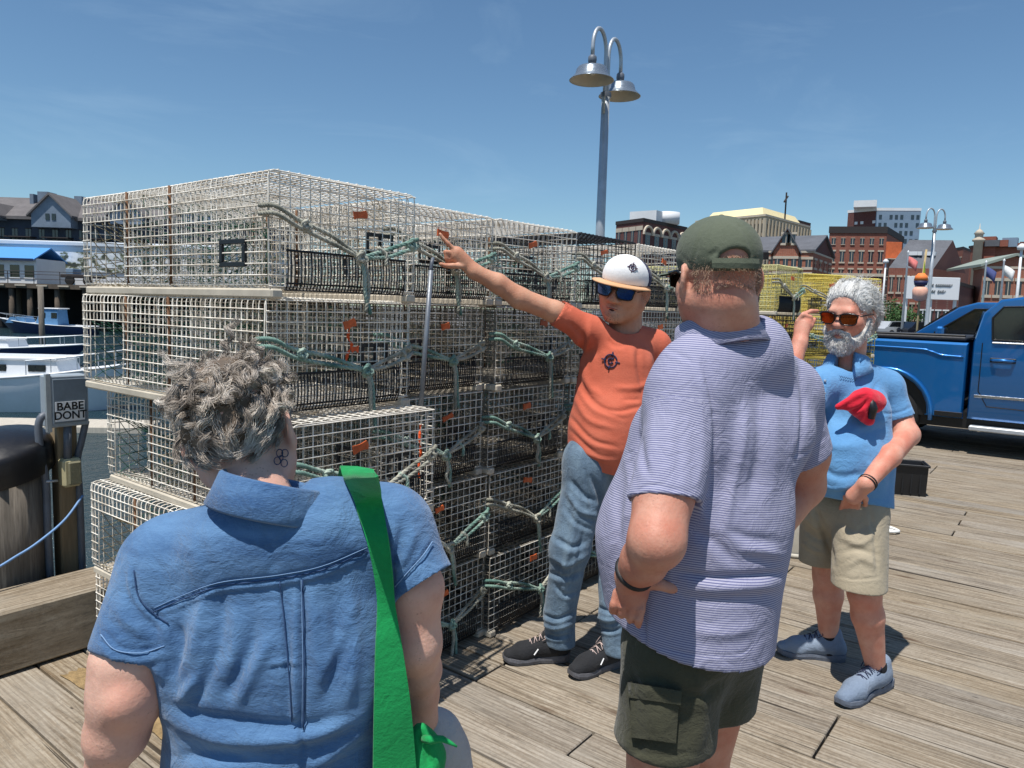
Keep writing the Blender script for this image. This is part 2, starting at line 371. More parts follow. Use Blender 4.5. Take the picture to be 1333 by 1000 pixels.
def rope_mesh(name, paths, r=0.0085, mats=None, seed=0):
    m = MB(); rr = np.random.RandomState(seed)
    for P, mi in paths:
        ln = np.linalg.norm(np.diff(P, axis=0), axis=1).sum(); n = max(6, int(ln / 0.009)); Q = spline(P, n)
        Q = Q + np.cumsum(rr.normal(0, 0.0006, Q.shape), axis=0) * np.linspace(0, 1, n)[:, None] * np.linspace(1, 0, n)[:, None]
        T = np.gradient(Q, axis=0); T /= np.linalg.norm(T, axis=1)[:, None]; up = np.array([0, 1.0, 0.05]); N = np.cross(T, up); N /= np.linalg.norm(N, axis=1)[:, None] + 1e-9; B = np.cross(T, N)
        ph = np.linspace(0, ln / 0.046 * 2 * PI, n)
        m.cm = mi
        for s_ in range(3):
            a = ph + s_ * 2 * PI / 3
            m.tube(Q + (np.cos(a)[:, None] * N + np.sin(a)[:, None] * B) * r * 0.52, r * 0.60, 5)
    return m.mesh(name, mats, True, fixn=False)
def ropemat(name, c1, c2, c3):
    k = NT(name); v = k.tc(); f = k.noise(v, 5, 4, 0.6); g = k.noise(v, 90, 3, 0.7)
    c = k.ramp(f, [(0.36, c1), (0.5, c2), (0.64, c3)]); c = k.mix(k.rng(g, 0.5, 0.8, 0, 0.5), c, srgb(86, 84, 74)); k.l(c, k.b.inputs['Base Color']); k.b.inputs['Roughness'].default_value = 0.9; k.bump(g, 0.5, 0.003); return k.m
ROPE_A = ropemat('pale_rope', srgb(104, 104, 94), srgb(156, 154, 140), srgb(192, 190, 176))
ROPE_B = ropemat('green_rope', srgb(54, 96, 90), srgb(120, 150, 138), srgb(188, 196, 182))
def knot(c, s=0.016, turns=2.2, ax=(0, 1, 0), seed=0):
    r = np.random.RandomState(seed); t = np.linspace(0, turns * 2 * PI, 22)
    return np.stack([c[0] + s * np.cos(t) * (1 + 0.2 * np.sin(3 * t)), c[1] - 0.004 + s * 0.55 * np.sin(t * 1.5 + r.uniform(0, 3)), c[2] + s * np.sin(t) * 0.9 + s * 0.5 * np.cos(t * 0.5)], 1)
def bridle(seed):
    r = random.Random(seed); j = lambda a: r.uniform(-a, a)
    y = -0.022; cx, cz = 0.37 + j(0.03), 0.10 + j(0.02); L = (0.012, y, 0.235 + j(0.012)); R_ = (TW - 0.012, y, 0.20 + j(0.02)); C = (cx, y - 0.012, cz)
    a, b = (0, 1) if r.random() < 0.5 else (1, 0)
    ps = []
    for dz, dy in ((0.011, 0.0), (-0.014, -0.006)):
        ps.append((np.array([(-0.02, 0.02, L[2] + dz), (L[0], y + dy, L[2] + dz), (0.10, y + dy, L[2] - 0.035 + dz), (0.24, y + dy, (L[2] + cz) / 2 - 0.012 + dz), C]), a))
        ps.append((np.array([C, ((cx + R_[0]) / 2, y + dy, (cz + R_[2]) / 2 - 0.008 + dz), (R_[0], y + dy, R_[2] + dz), (TW + 0.012, 0.02, R_[2] + dz)]), b))
    tl = 0.20 + j(0.05)
    ps.append((np.array([C, (cx + 0.015, y - 0.015, cz - 0.06), (cx + 0.02 + j(0.01), y - 0.012, cz - tl * 0.65), (cx + 0.035 + j(0.02), y - 0.012, cz - tl)]), b))
    ps.append((np.array([(cx + 0.008, y - 0.012, cz), (cx + 0.028, y - 0.014, cz - 0.06), (cx + 0.036, y - 0.012, cz - tl * 0.6), (cx + 0.040 + j(0.02), y - 0.012, cz - tl * 0.97)]), a))
    ps.append((knot(C, 0.017, seed=seed), a)); ps.append((knot((0.12, y - 0.004, L[2] - 0.04), 0.013, seed=seed + 1), a)); ps.append((knot((R_[0] - 0.03, y - 0.004, R_[2] - 0.01), 0.016, seed=seed + 2), b))
    if r.random() < 0.5: ps.append((np.array([(cx + 0.09, y, cz + 0.045), (cx + 0.12, y - 0.01, cz + 0.02), (cx + 0.115, y - 0.014, cz - 0.02)]), a))
    return rope_mesh('rope_bridle', ps, 0.0078, [ROPE_A, ROPE_B], seed)
CAGE = [wires('wire_cage', cage_lines(True, True), WR, None, 3 + i, 0.0035 + 0.0015 * i) for i in range(2)]
ENDF = [wires('end_panel', end_lines(0.0, -1), WR, None, 13 + i, 0.003) for i in range(2)]
ENDB = wires('end_panel', end_lines(TL, 1), WR, None, 17, 0.003)
PART = wires('partition', part_lines(TL * 0.47) + part_lines(TL * 0.72), 0.0017, None, 21, 0.004)
E3 = np.eye(3)
NETS = [wires('net_head', net_lines(np.array([0.004, TL * 0.838, TH * 0.36]), E3[1], E3[2], TL * 0.112, TH * 0.335, E3[0], 0.27, 0.07), 0.0018, None, 23, 0.006, 3),
        wires('net_head', net_lines(np.array([TW * 0.5, TL * 0.70, TH * 0.5]), E3[0], E3[2], TW * 0.47, TH * 0.46, -E3[1], 0.34, 0.08, 22, 11), 0.0017, None, 24, 0.008, 3),
        wires('net_head', net_lines(np.array([TW - 0.004, TL * 0.838, TH * 0.36]), E3[1], E3[2], TL * 0.112, TH * 0.335, -E3[0], 0.27, 0.07), 0.0018, None, 25, 0.006, 3)]
def runner_mesh():
    m = MB(); m.box((0, 0, -0.036), (0.045, TL + 0.02, -0.0045), 0.006); return m.mesh('runner', RUNM)
RUN = runner_mesh()
def grille():
    m = MB(); y = -0.016; xs = np.linspace(0.06, 0.575, 40)
    for x in xs: m.tube([(x, y, 0.118), (x, y - 0.004, 0.06), (x, y, 0.012), (x, y + 0.010, -0.006)], 0.0028, 4)
    m.tube([(0.055, y - 0.001, 0.119), (0.58, y - 0.001, 0.119)], 0.0042, 5); m.tube([(0.055, y + 0.002, 0.014), (0.58, y + 0.002, 0.014)], 0.003, 4); m.tube([(0.055, y + 0.010, -0.007), (0.58, y + 0.010, -0.007)], 0.003, 4)
    return m.mesh('bumper_grille', BLKM, True)
GRL = grille(); BRC = MB().tube([(0, 0, 0.004), (0.002, 0.001, TH * 0.5), (0, 0, TH - 0.004)], 0.0055, 6).mesh('brace_post', BRACE, True)
def vent_mesh(y0, y1, z0, z1, side):
    m = MB(); t = 0.016
    if side:  # on the long face
        for lo, hi in (((-0.008, y0 - t, z0 - t), (0.004, y1 + t, z0)), ((-0.008, y0 - t, z1), (0.004, y1 + t, z1 + t)), ((-0.008, y0 - t, z0), (0.004, y0, z1)), ((-0.008, y1, z0), (0.004, y1 + t, z1))): m.box(lo, hi, 0.002)
    else:
        for lo, hi in (((y0, 0.006, z0), (y1, 0.012, z0 + 0.014)), ((y0, 0.006, z1 - 0.014), (y1, 0.012, z1)), ((y0, 0.006, z0 + 0.014), (y0 + 0.012, 0.012, z1 - 0.014)), ((y1 - 0.012, 0.006, z0 + 0.014), (y1, 0.012, z1 - 0.014)), (((y0 + y1) / 2 - 0.007, 0.006, z0 + 0.014), ((y0 + y1) / 2 + 0.007, 0.012, z1 - 0.014))): m.box(lo, hi, 0.001)
    return m.mesh('escape_vent', BLKM)
VENTL = vent_mesh(TL * 4.2 / 40, TL * 7.8 / 40, TH * 0.22, TH * 0.38, True)
VENTE = vent_mesh(0.41, 0.54, TH * 0.36, TH * 0.58, False)
def tag_mesh():
    m = MB(); m.prism([(-0.032, -0.017), (-0.008, -0.013), (0.008, -0.013), (0.032, -0.017), (0.036, 0), (0.030, 0.017), (0.008, 0.013), (-0.008, 0.013), (-0.034, 0.016)], -0.008, -0.002, 1); return m.mesh('identification_tag', TAGM)
TAGS = tag_mesh()
BRID = [bridle(s) for s in (1, 2, 3, 4, 5)]
MCACHE = {}
def withmat(me, mat):
    k = (me.name, mat.name)
    if k not in MCACHE: c = me.copy(); c.materials.clear(); c.materials.append(mat); MCACHE[k] = c
    return MCACHE[k]
def trap(loc, rz, wire, label, group, seed=0, rope=True, net=True, grl=True, tagx=0.33, tilt=(0, 0)):
    r = random.Random(seed); o = empty('lobster_trap', loc, rz); o.rotation_euler[0], o.rotation_euler[1] = tilt
    a = link('wire_cage', withmat(CAGE[seed % 2], wire), None, o); tag(a, kind='stuff')
    tag(link('end_panel', withmat(ENDF[seed % 2], W_WHITE if wire is W_GREY else wire), None, o), kind='stuff'); tag(link('end_panel', withmat(ENDB, wire), None, o), kind='stuff')  # front panel stays white against the cage painted as shaded
    tag(link('partition', withmat(PART, wire), None, o), kind='stuff')
    for i, nm in enumerate(NETS):
        if net or i == 1: tag(link('net_head', withmat(nm, NETM if (i + seed) % 3 else NETT), None, o), kind='stuff')
    link('runner', RUN, None, o, (0.0, -0.015, 0)); link('runner', RUN, None, o, (TW - 0.045, -0.015, 0))
    if grl: link('bumper_grille', GRL, None, o)
    for x_, y_ in ((0.007, TL * 0.72), (TW - 0.007, TL * 0.72), (0.007, TL * 0.47)): link('brace_post', BRC, None, o, (x_, y_, 0))
    link('escape_vent', VENTL, None, o); link('escape_vent', VENTE, None, o, (r.choice((0, 0, -0.24)), 0, 0))
    t = link('identification_tag', TAGS, None, o, (tagx + r.uniform(-0.07, 0.07), -0.004, 0.275 + r.uniform(-0.03, 0.02))); t.rotation_euler[1] = r.uniform(-0.3, 0.3); t.scale = (r.uniform(0.75, 1.05), 1, r.uniform(0.7, 1.0))
    if rope: link('rope_bridle', BRID[seed % 5], None, o)
    return tag(o, label, 'lobster trap', group)
GR = 'lobster traps stacked on the pier'
cols = [(-0.052, 0.0), (0.60, 0.17), (1.245, 0.125), (1.92, 0.115), (2.60, 0.12)]
ROWN = ('topmost', 'second from the top', 'middle', 'second from the deck', 'bottom')
COLN = ('corner column', 'column next to the corner', 'third column from the corner', 'fourth column from the corner', 'column farthest from the corner')
rt = random.Random(5)
for ci, (cx, cy) in enumerate(cols):
    for ri in range(5):
        z = (4 - ri) * TP + 0.036 + 0.004
        dx, dy = rt.uniform(-0.012, 0.012), rt.uniform(-0.02, 0.02); rz = rt.uniform(-0.012, 0.012)
        if ci == 0: dx, dy, rz = ((0, 0, 0), (0.0, 0.02, 0.004), (0.022, -0.09, -0.012), (-0.01, -0.05, 0.01), (0.01, 0.0, 0.0))[ri]
        if ci == 2 and ri == 0: rz = -0.05
        wire = W_WHITE if (ci == 0 or ri == 0) else W_GREY
        if ci == 3 and ri == 0: wire = W_BLACK
        col_ = 'black' if wire is W_BLACK else 'white'
        trap((cx + dx, cy + dy, z), rz, wire, '%s wire lobster trap, %s in the %s' % (col_, ROWN[ri], COLN[ci]), GR, seed=ci * 5 + ri, rope=not (ci == 0 and ri == 4))
# ================================================================== ORGANIC SURFACES (signed distance -> mesh)
def nrm(v): v = np.asarray(v, float); return v / (np.linalg.norm(v) + 1e-12)
class Sdf:
    def __init__(s, h=0.005): s.p = []; s.h = h
    def cone(s, a, b, r1, r2, k=0.02, op='u', ax=None, sc=1.0, cut=None):
        """tapered capsule; ax/sc flatten it along one direction; cut=(point, normal) trims it there"""
        a = np.asarray(a, float); b = np.asarray(b, float); R = max(r1, r2) * max(1, sc)
        s.p.append(('c', np.minimum(a, b) - R, np.maximum(a, b) + R, k, op, (a, b, r1, r2, None if ax is None else nrm(ax), sc, cut))); return s
    def chain(s, pts, rs, k=0.02, op='u', ax=None, sc=1.0):
        for i in range(len(pts) - 1): s.cone(pts[i], pts[i + 1], rs[i], rs[i + 1], k if i == 0 else max(0.004, min(k, 0.6 * min(rs[i], rs[i + 1]))), op, ax, sc)
        return s
    def ell(s, c, r, R=None, k=0.02, op='u'):
        c = np.asarray(c, float); m = max(r); s.p.append(('e', c - m, c + m, k, op, (c, np.asarray(r, float), np.eye(3) if R is None else np.asarray(R, float)))); return s
    def half(s, p, n, op='i', k=0.004):
        s.p.append(('h', None, None, k, op, (np.asarray(p, float), nrm(n)))); return s
    def val(s, q, X):
        t, a = q[0], q[5]
        if t == 'c':
            A, B, r1, r2, ax, sc, cut = a; d = B - A; P = X - A; L2 = d @ d + 1e-12
            tt = np.clip((P @ d) / L2, 0, 1); Q = P - tt[..., None] * d
            if ax is not None:
                e = Q @ ax; Q = Q + (e / sc - e)[..., None] * ax; g = min(1, sc) if sc < 1 else 1
                v = (np.sqrt((Q ** 2).sum(-1)) - (r1 + (r2 - r1) * tt)); v = v * (0.5 + 0.5 * g) if sc < 1 else v
            else: v = np.sqrt((Q ** 2).sum(-1)) - (r1 + (r2 - r1) * tt)
            if cut is not None: v = np.maximum(v, (X - cut[0]) @ nrm(cut[1]))
            return v
        if t == 'e':
            c, r, R = a; P = (X - c) @ R.T; k0 = np.sqrt(((P / r) ** 2).sum(-1)); k1 = np.sqrt(((P / (r * r)) ** 2).sum(-1)) + 1e-9
            return k0 * (k0 - 1) / k1
        if t == 'h': return (X - a[0]) @ a[1]
    def grid(s):
        lo = np.min([q[1] for q in s.p if q[4] == 'u' and q[1] is not None], 0) - 3 * s.h; hi = np.max([q[2] for q in s.p if q[4] == 'u' and q[2] is not None], 0) + 3 * s.h
        n = np.ceil((hi - lo) / s.h).astype(int) + 1; V = np.full(n, 0.08, np.float32)
        for q in s.p:
            k = q[3]
            if q[1] is None: i0 = np.zeros(3, int); i1 = n
            else:
                mg = k + 0.03; i0 = np.clip(np.floor((q[1] - mg - lo) / s.h).astype(int), 0, n); i1 = np.clip(np.ceil((q[2] + mg - lo) / s.h).astype(int) + 1, 0, n)
            if (i1 <= i0).any(): continue
            ax = [lo[i] + s.h * np.arange(i0[i], i1[i]) for i in range(3)]
            X = np.stack(np.meshgrid(*ax, indexing='ij'), -1); v = s.val(q, X).astype(np.float32)
            sl_ = tuple(slice(i0[i], i1[i]) for i in range(3)); W = V[sl_]
            if q[4] == 'u':
                hh = np.maximum(k - np.abs(W - v), 0) / k; V[sl_] = np.minimum(W, v) - hh * hh * k * 0.25
            elif q[4] == 's':
                hh = np.maximum(k - np.abs(W + v), 0) / k; V[sl_] = np.maximum(W, -v) + hh * hh * k * 0.25
            else: V[sl_] = np.maximum(W, v)
        return V, lo
    def mesh(s):
        V, lo = s.grid(); return snets(V, lo, s.h)
def snets(V, lo, h):
    I = V < 0; n = np.array(V.shape); S = I[:-1, :-1, :-1].astype(np.int8)
    for a in (0, 1):
        for b in (0, 1):
            for c in (0, 1):
                if a or b or c: S = S + I[a:n[0] - 1 + a, b:n[1] - 1 + b, c:n[2] - 1 + c]
    cells = np.argwhere((S > 0) & (S < 8)); N = len(cells); idx = np.full(n - 1, -1, np.int32); idx[tuple(cells.T)] = np.arange(N)
    off = np.array([(a, b, c) for a in (0, 1) for b in (0, 1) for c in (0, 1)]); cv = np.stack([V[tuple((cells + o).T)] for o in off], 1)
    acc = np.zeros((N, 3)); cnt = np.zeros(N)
    for i in range(8):
        for j in range(i + 1, 8):
            if np.abs(off[i] - off[j]).sum() != 1: continue
            a, b = cv[:, i], cv[:, j]; m = (a < 0) != (b < 0); t = np.where(m, a / (a - b + 1e-12), 0)
            acc += np.where(m[:, None], off[i] + t[:, None] * (off[j] - off[i]), 0); cnt += m
    verts = lo + h * (cells + acc / cnt[:, None]); F = []
    for ax in range(3):
        u, w_ = [(1, 2), (2, 0), (0, 1)][ax]
        sl0 = [slice(None)] * 3; sl1 = [slice(None)] * 3; sl0[ax] = slice(0, -1); sl1[ax] = slice(1, None)
        A, B = I[tuple(sl0)], I[tuple(sl1)]; e = np.argwhere(A != B)
        e = e[(e[:, u] > 0) & (e[:, w_] > 0) & (e[:, u] < n[u] - 1) & (e[:, w_] < n[w_] - 1)]
        q = []
        for du, dw in ((-1, -1), (0, -1), (0, 0), (-1, 0)):
            c = e.copy(); c[:, u] += du; c[:, w_] += dw; q.append(idx[tuple(c.T)])
        q = np.stack(q, 1); flip = ~A[tuple(e.T)]; q[flip] = q[flip][:, ::-1]; F.append(q)
    return verts, np.concatenate(F)
def vnormals(v, f):
    n = np.zeros_like(v); fn = np.cross(v[f[:, 2]] - v[f[:, 0]], v[f[:, 3]] - v[f[:, 1]])
    for i in range(4): np.add.at(n, f[:, i], fn)
    return n / (np.linalg.norm(n, axis=1)[:, None] + 1e-12)
def relax(v, f, it=2, lam=0.5):
    for _ in range(it):
        a = np.zeros_like(v); c = np.zeros(len(v))
        for i in range(4):
            j = (i + 1) % 4; np.add.at(a, f[:, i], v[f[:, j]]); np.add.at(a, f[:, j], v[f[:, i]]); np.add.at(c, f[:, i], 1); np.add.at(c, f[:, j], 1)
        v = v + lam * (a / np.maximum(c, 1)[:, None] - v)
    return v
def segd(P, line):
    """distance of 2-D points to a polyline, and position 0..1 along it"""
    line = np.asarray(line, float); best = np.full(len(P), 1e9); pos = np.zeros(len(P)); sl_ = np.linalg.norm(np.diff(line, axis=0), axis=1); cs = np.concatenate([[0], np.cumsum(sl_)]); sgn = np.zeros(len(P))
    for i in range(len(line) - 1):
        a, b = line[i], line[i + 1]; d = b - a; t = np.clip(((P - a) @ d) / (d @ d + 1e-9), 0, 1); Q = P - a - t[:, None] * d; dd = np.sqrt((Q ** 2).sum(1)); m = dd < best
        best[m] = dd[m]; pos[m] = ((cs[i] + t * sl_[i]) / cs[-1])[m]; sgn[m] = np.sign(d[0] * Q[:, 1] - d[1] * Q[:, 0])[m]
    return best, pos, sgn
def folds(v, f, strokes, it=1):
    """press or raise cloth folds traced from the photograph; stroke = (pixel polyline, half width px, height m)"""
    n = vnormals(v, f); d = v - CAM; w_ = d @ CF; P = np.stack([666.5 + FPX * (d @ CR) / w_, 500 - FPX * (d @ CU) / w_], 1)
    view = -d / np.linalg.norm(d, axis=1)[:, None]; face = np.clip(((n * view).sum(1) + 0.05) * 3, 0, 1); dis = np.zeros(len(v))
    for line, hw, amp in strokes:
        line = np.asarray(line, float)
        if len(line) > 2: line = spline(line, len(line) * 5)
        lo = line.min(0) - 3 * hw; hi = line.max(0) + 3 * hw; m = (P > lo).all(1) & (P < hi).all(1)
        if not m.any(): continue
        q, pos, sg = segd(P[m], line); fade = np.clip(np.minimum(pos, 1 - pos) * 5, 0, 1); fade = 0.25 + 0.75 * fade
        # crease with a soft shoulder on one side
        dis[m] += amp * fade * (np.exp(-(q / hw) ** 2) - 0.35 * np.exp(-((q - 1.9 * hw * np.where(sg > 0, 1, -1) * 1.0) / (1.2 * hw)) ** 2))
    return v + n * (dis * face)[:, None]
def ripple(v, f, amp, dirs, seed=0):
    """low random cloth undulation"""
    r = np.random.RandomState(seed); n = vnormals(v, f); o = np.zeros(len(v))
    for (k, a) in dirs:
        for _ in range(3):
            kk = r.normal(size=3); kk = kk / np.linalg.norm(kk) * k * r.uniform(0.7, 1.3); o += a * np.sin(v @ kk + 1.5 * np.sin(v @ (kk[[1, 2, 0]] * 0.6) + r.uniform(0, 6)) + r.uniform(0, 6)) / 3
    return v + n * (o * amp)[:, None]
def obj_from(name, v, f, mat, parent, base, smooth=True, attr=None):
    me = bpy.data.meshes.new(name); v = np.ascontiguousarray(v - np.asarray(base), np.float32); f = np.ascontiguousarray(f, np.int32)
    me.vertices.add(len(v)); me.vertices.foreach_set('co', v.ravel()); me.loops.add(f.size); me.loops.foreach_set('vertex_index', f.ravel())
    me.polygons.add(len(f)); me.polygons.foreach_set('loop_start', np.arange(0, f.size, 4, dtype=np.int32)); me.polygons.foreach_set('loop_total', np.full(len(f), 4, np.int32))
    me.update(calc_edges=True); me.validate(); me.polygons.foreach_set('use_smooth', np.ones(len(me.polygons), bool))
    for k, a in (attr or {}).items():
        if len(a) == len(me.vertices): at_ = me.attributes.new(k, 'FLOAT', 'POINT'); at_.data.foreach_set('value', np.asarray(a, np.float32))
    me.materials.append(mat); return link(name, me, None, parent)
def hframe(fwd, up=(0, 0, 1), roll=0.0):
    """rows: right, forward, up of a head"""
    F_ = nrm(fwd); R_ = nrm(np.cross(F_, np.asarray(up, float))); U = np.cross(R_, F_); c, s_ = math.cos(roll), math.sin(roll)
    return np.stack([c * R_ + s_ * U, F_, -s_ * R_ + c * U])
def head(S, c, H, sc=1.0, neck=None, wide=1.0, mouth_open=0.0, nose=1.0, jaw=1.0, ears=True, neck_r=(0.058, 0.066)):
    c = np.asarray(c, float); L = lambda x, y, z: c + (np.array([x * wide, y, z]) * sc) @ H
    e = lambda p, r, k=0.02, op='u': S.ell(L(*p), np.array(r) * sc, H, k * sc, op)
    if neck is not None: S.cone(L(0, -0.035, -0.05), neck, neck_r[0] * sc, neck_r[1] * sc, 0.03)
    e((0, -0.012, 0.035), (0.077 * wide, 0.098, 0.092)); e((0, 0.026, -0.040), (0.063 * wide * jaw, 0.062, 0.080), 0.03)
    for sx in (-1, 1):
        S.cone(L(sx * 0.056 * jaw, 0.0, -0.050), L(sx * 0.018, 0.066, -0.100), 0.024 * sc * jaw, 0.022 * sc, 0.03 * sc)
        e((sx * 0.044, 0.058, -0.024), (0.026, 0.026, 0.024), 0.03)
    e((0, 0.078, -0.102), (0.022, 0.018, 0.019), 0.025); S.cone(L(-0.034, 0.080, 0.024), L(0.034, 0.080, 0.024), 0.016 * sc, 0.016 * sc, 0.02 * sc)
    for sx in (-1, 1): e((sx * 0.033, 0.102, 0.002), (0.019, 0.014, 0.012), 0.012, 's'); e((sx * 0.032, 0.080, 0.002), (0.0125, 0.0125, 0.0115), 0.004)
    S.cone(L(0, 0.090, 0.010), L(0, 0.106, -0.028), 0.0085 * sc, 0.0125 * sc * nose, 0.014 * sc); e((0, 0.108, -0.031), (0.014 * nose, 0.013, 0.012), 0.010)
    for sx in (-1, 1): e((sx * 0.014 * nose, 0.097, -0.036), (0.0095 * nose, 0.012, 0.009), 0.008)
    m = mouth_open
    S.chain([L(-0.025, 0.083, -0.068), L(-0.009, 0.0945, -0.0625), L(0.009, 0.0945, -0.0625), L(0.025, 0.083, -0.068)], [0.0045 * sc, 0.0065 * sc, 0.0065 * sc, 0.0045 * sc], 0.010 * sc)
    S.chain([L(-0.023, 0.082, -0.071 - m * 0.5), L(0, 0.093, -0.078 - m), L(0.023, 0.082, -0.071 - m * 0.5)], [0.0045 * sc, 0.008 * sc, 0.0045 * sc], 0.010 * sc)
    S.cone(L(-0.020, 0.098, -0.0705 - m * 0.5), L(0.020, 0.098, -0.0705 - m * 0.5), (0.0025 + m * 0.5) * sc, (0.0025 + m * 0.5) * sc, 0.004, 's')
    if ears:
        for sx in (-1, 1):
            A = rotz(-sx * 0.35) @ np.eye(3); HR = np.array([[math.cos(0.3), sx * math.sin(0.3), 0], [-sx * math.sin(0.3), math.cos(0.3), 0], [0, 0, 1]]) @ H
            S.ell(L(sx * 0.083, -0.016, -0.004), np.array((0.0085, 0.020, 0.033)) * sc, HR, 0.010 * sc); S.ell(L(sx * 0.078, -0.006, -0.028), np.array((0.006, 0.010, 0.011)) * sc, H, 0.012 * sc)
            S.ell(L(sx * 0.091, -0.012, 0.002), np.array((0.006, 0.011, 0.019)) * sc, HR, 0.006 * sc, 's')
    return L
def finger(S, pts, r0, r1, k=0.006):
    n = len(pts); S.chain(pts, list(np.linspace(r0, r1, n)), k)
def skin_mat(name, col, red, freckle=0.3, dark=None):
    k = NT(name); v = k.tc(); f = k.noise(v, 9, 5, 0.6); g = k.noise(v, 120, 3, 0.6); q = k.noise(v, 34, 4, 0.65)
    c = k.ramp(f, [(0.32, col), (0.68, red)]); c = k.mix(k.rng(q, 0.5, 0.75, 0, freckle), c, tuple(x * 0.72 for x in red)); c = k.mix(k.rng(g, 0.5, 0.8, 0, 0.25), c, tuple(x * 0.8 for x in col))
    vo = k.n('TexVoronoi'); vo.inputs['Scale'].default_value = 150; k.l(v, vo.inputs['Vector']); fz = k.math('MULTIPLY', k.rng(vo.outputs[0], 0.12, 0.30, 1, 0), k.rng(k.noise(v, 22, 3, 0.6), 0.45, 0.7, 0, 0.55)); c = k.mix(fz, c, tuple(x * 0.5 for x in red)); blo = k.noise(v, 4.5, 3, 0.55); c = k.mix(k.rng(blo, 0.5, 0.75, 0, 0.45), c, (red[0] * 0.92, red[1] * 0.72, red[2] * 0.66))
    k.l(c, k.b.inputs['Base Color']); k.b.inputs['Roughness'].default_value = 0.55; k.b.inputs['Specular IOR Level'].default_value = 0.4
    k.b.inputs['Subsurface Weight'].default_value = 0.10; k.b.inputs['Subsurface Radius'].default_value = (0.012, 0.004, 0.002); k.b.inputs['Subsurface Scale'].default_value = 0.6
    k.bump(k.math('ADD', k.math('MULTIPLY', q, 0.6), k.math('MULTIPLY', g, 0.7)), 0.35, 0.004); return k.m
def cloth_mat(name, col, col2, weave=900.0, rough=0.9, streak=(1, 1, 1), bump=0.25, sheen=0.1, wear=0.5, crumple=0.5):
    k = NT(name); v = k.tc(); f = k.noise(k.map(v, streak), 5, 5, 0.6); t = k.noise(k.map(v, tuple(s_ * 30 for s_ in streak)), 4, 3, 0.7)
    c = k.ramp(f, [(0.3, col), (0.7, col2)]); c = k.mix(k.rng(t, 0.4, 0.75, 0, wear), c, col2); 
    k.l(c, k.b.inputs['Base Color']); k.b.inputs['Roughness'].default_value = rough; k.b.inputs['Specular IOR Level'].default_value = 0.2; k.b.inputs['Sheen Weight'].default_value = sheen
    w1 = k.noise(v, weave, 2, 0.5); cr = k.noise(v, 20, 3, 0.55, 1.6); cr2 = k.noise(k.map(v, (1, 1, 2.2), (0.4, 0.3, 0)), 46, 2, 0.5, 1.0)
    k.bump(k.math('ADD', k.math('ADD', k.math('MULTIPLY', w1, 0.12), k.math('MULTIPLY', t, 0.25)), k.math('ADD', k.math('MULTIPLY', cr, crumple * 2.2), k.math('MULTIPLY', cr2, crumple * 0.7))), min(1, bump * 2.2), 0.0065); return k.m
def strands(name, roots, dirs, length, curl, nseg, r, mats, parent, base, seed=0, grav=0.0, taper=0.35, wave=0.0, jit=0.3, lock=0.0):
    """hair: every strand a thin three-sided tube"""
    rr = np.random.RandomState(seed); N = len(roots); P = np.zeros((N, nseg + 1, 3)); P[:, 0] = roots; D = dirs / (np.linalg.norm(dirs, axis=1)[:, None] + 1e-9)
    ax = rr.normal(size=(N, 3)); ax /= np.linalg.norm(ax, axis=1)[:, None]; st = (length * rr.uniform(0.6, 1.25, N) / nseg)[:, None]; ca = curl * rr.uniform(0.3, 1.6, N)[:, None] * rr.choice([-1, 1], N)[:, None]
    if lock:
        kq = rr.normal(size=(3, 3)) * lock; kp = rr.normal(size=(3, 3)) * lock; q_ = np.asarray(roots); ax = np.sin(q_ @ kq + 1.3 * np.sin(q_ @ kp)) + 0.22 * ax; ax /= np.linalg.norm(ax, axis=1)[:, None]; ca = curl * (0.75 + 0.5 * np.sin(q_ @ kp[0])[:, None]) * rr.uniform(0.85, 1.15, N)[:, None]
    for i in range(nseg):
        D = D + np.cross(ax, D) * ca / nseg + rr.normal(0, jit / nseg, (N, 3)); D[:, 2] -= grav / nseg; D /= np.linalg.norm(D, axis=1)[:, None]; P[:, i + 1] = P[:, i] + D * st
    T = np.gradient(P, axis=1); T /= np.linalg.norm(T, axis=2)[:, :, None] + 1e-9; A = np.cross(T, ax[:, None, :]); A /= np.linalg.norm(A, axis=2)[:, :, None] + 1e-9; B = np.cross(T, A)
    rad = r * rr.uniform(0.7, 1.3, N)[:, None] * np.linspace(1, taper, nseg + 1)[None]; V = []
    for j in range(3): a = 2 * PI * j / 3; V.append(P + (math.cos(a) * A + math.sin(a) * B) * rad[:, :, None])
    V = np.stack(V, 2).reshape(-1, 3); i0 = (np.arange(N)[:, None, None] * (nseg + 1) + np.arange(nseg)[None, :, None]) * 3; j = np.arange(3)[None, None]; j2 = (j + 1) % 3
    F = np.stack([i0 + j, i0 + j2, i0 + 3 + j2, i0 + 3 + j], -1).reshape(-1, 4)
    tint = np.repeat(rr.uniform(0, 1, N), (nseg + 1) * 3)
    return obj_from(name, V, F, mats, parent, base, attr={'tint': tint})
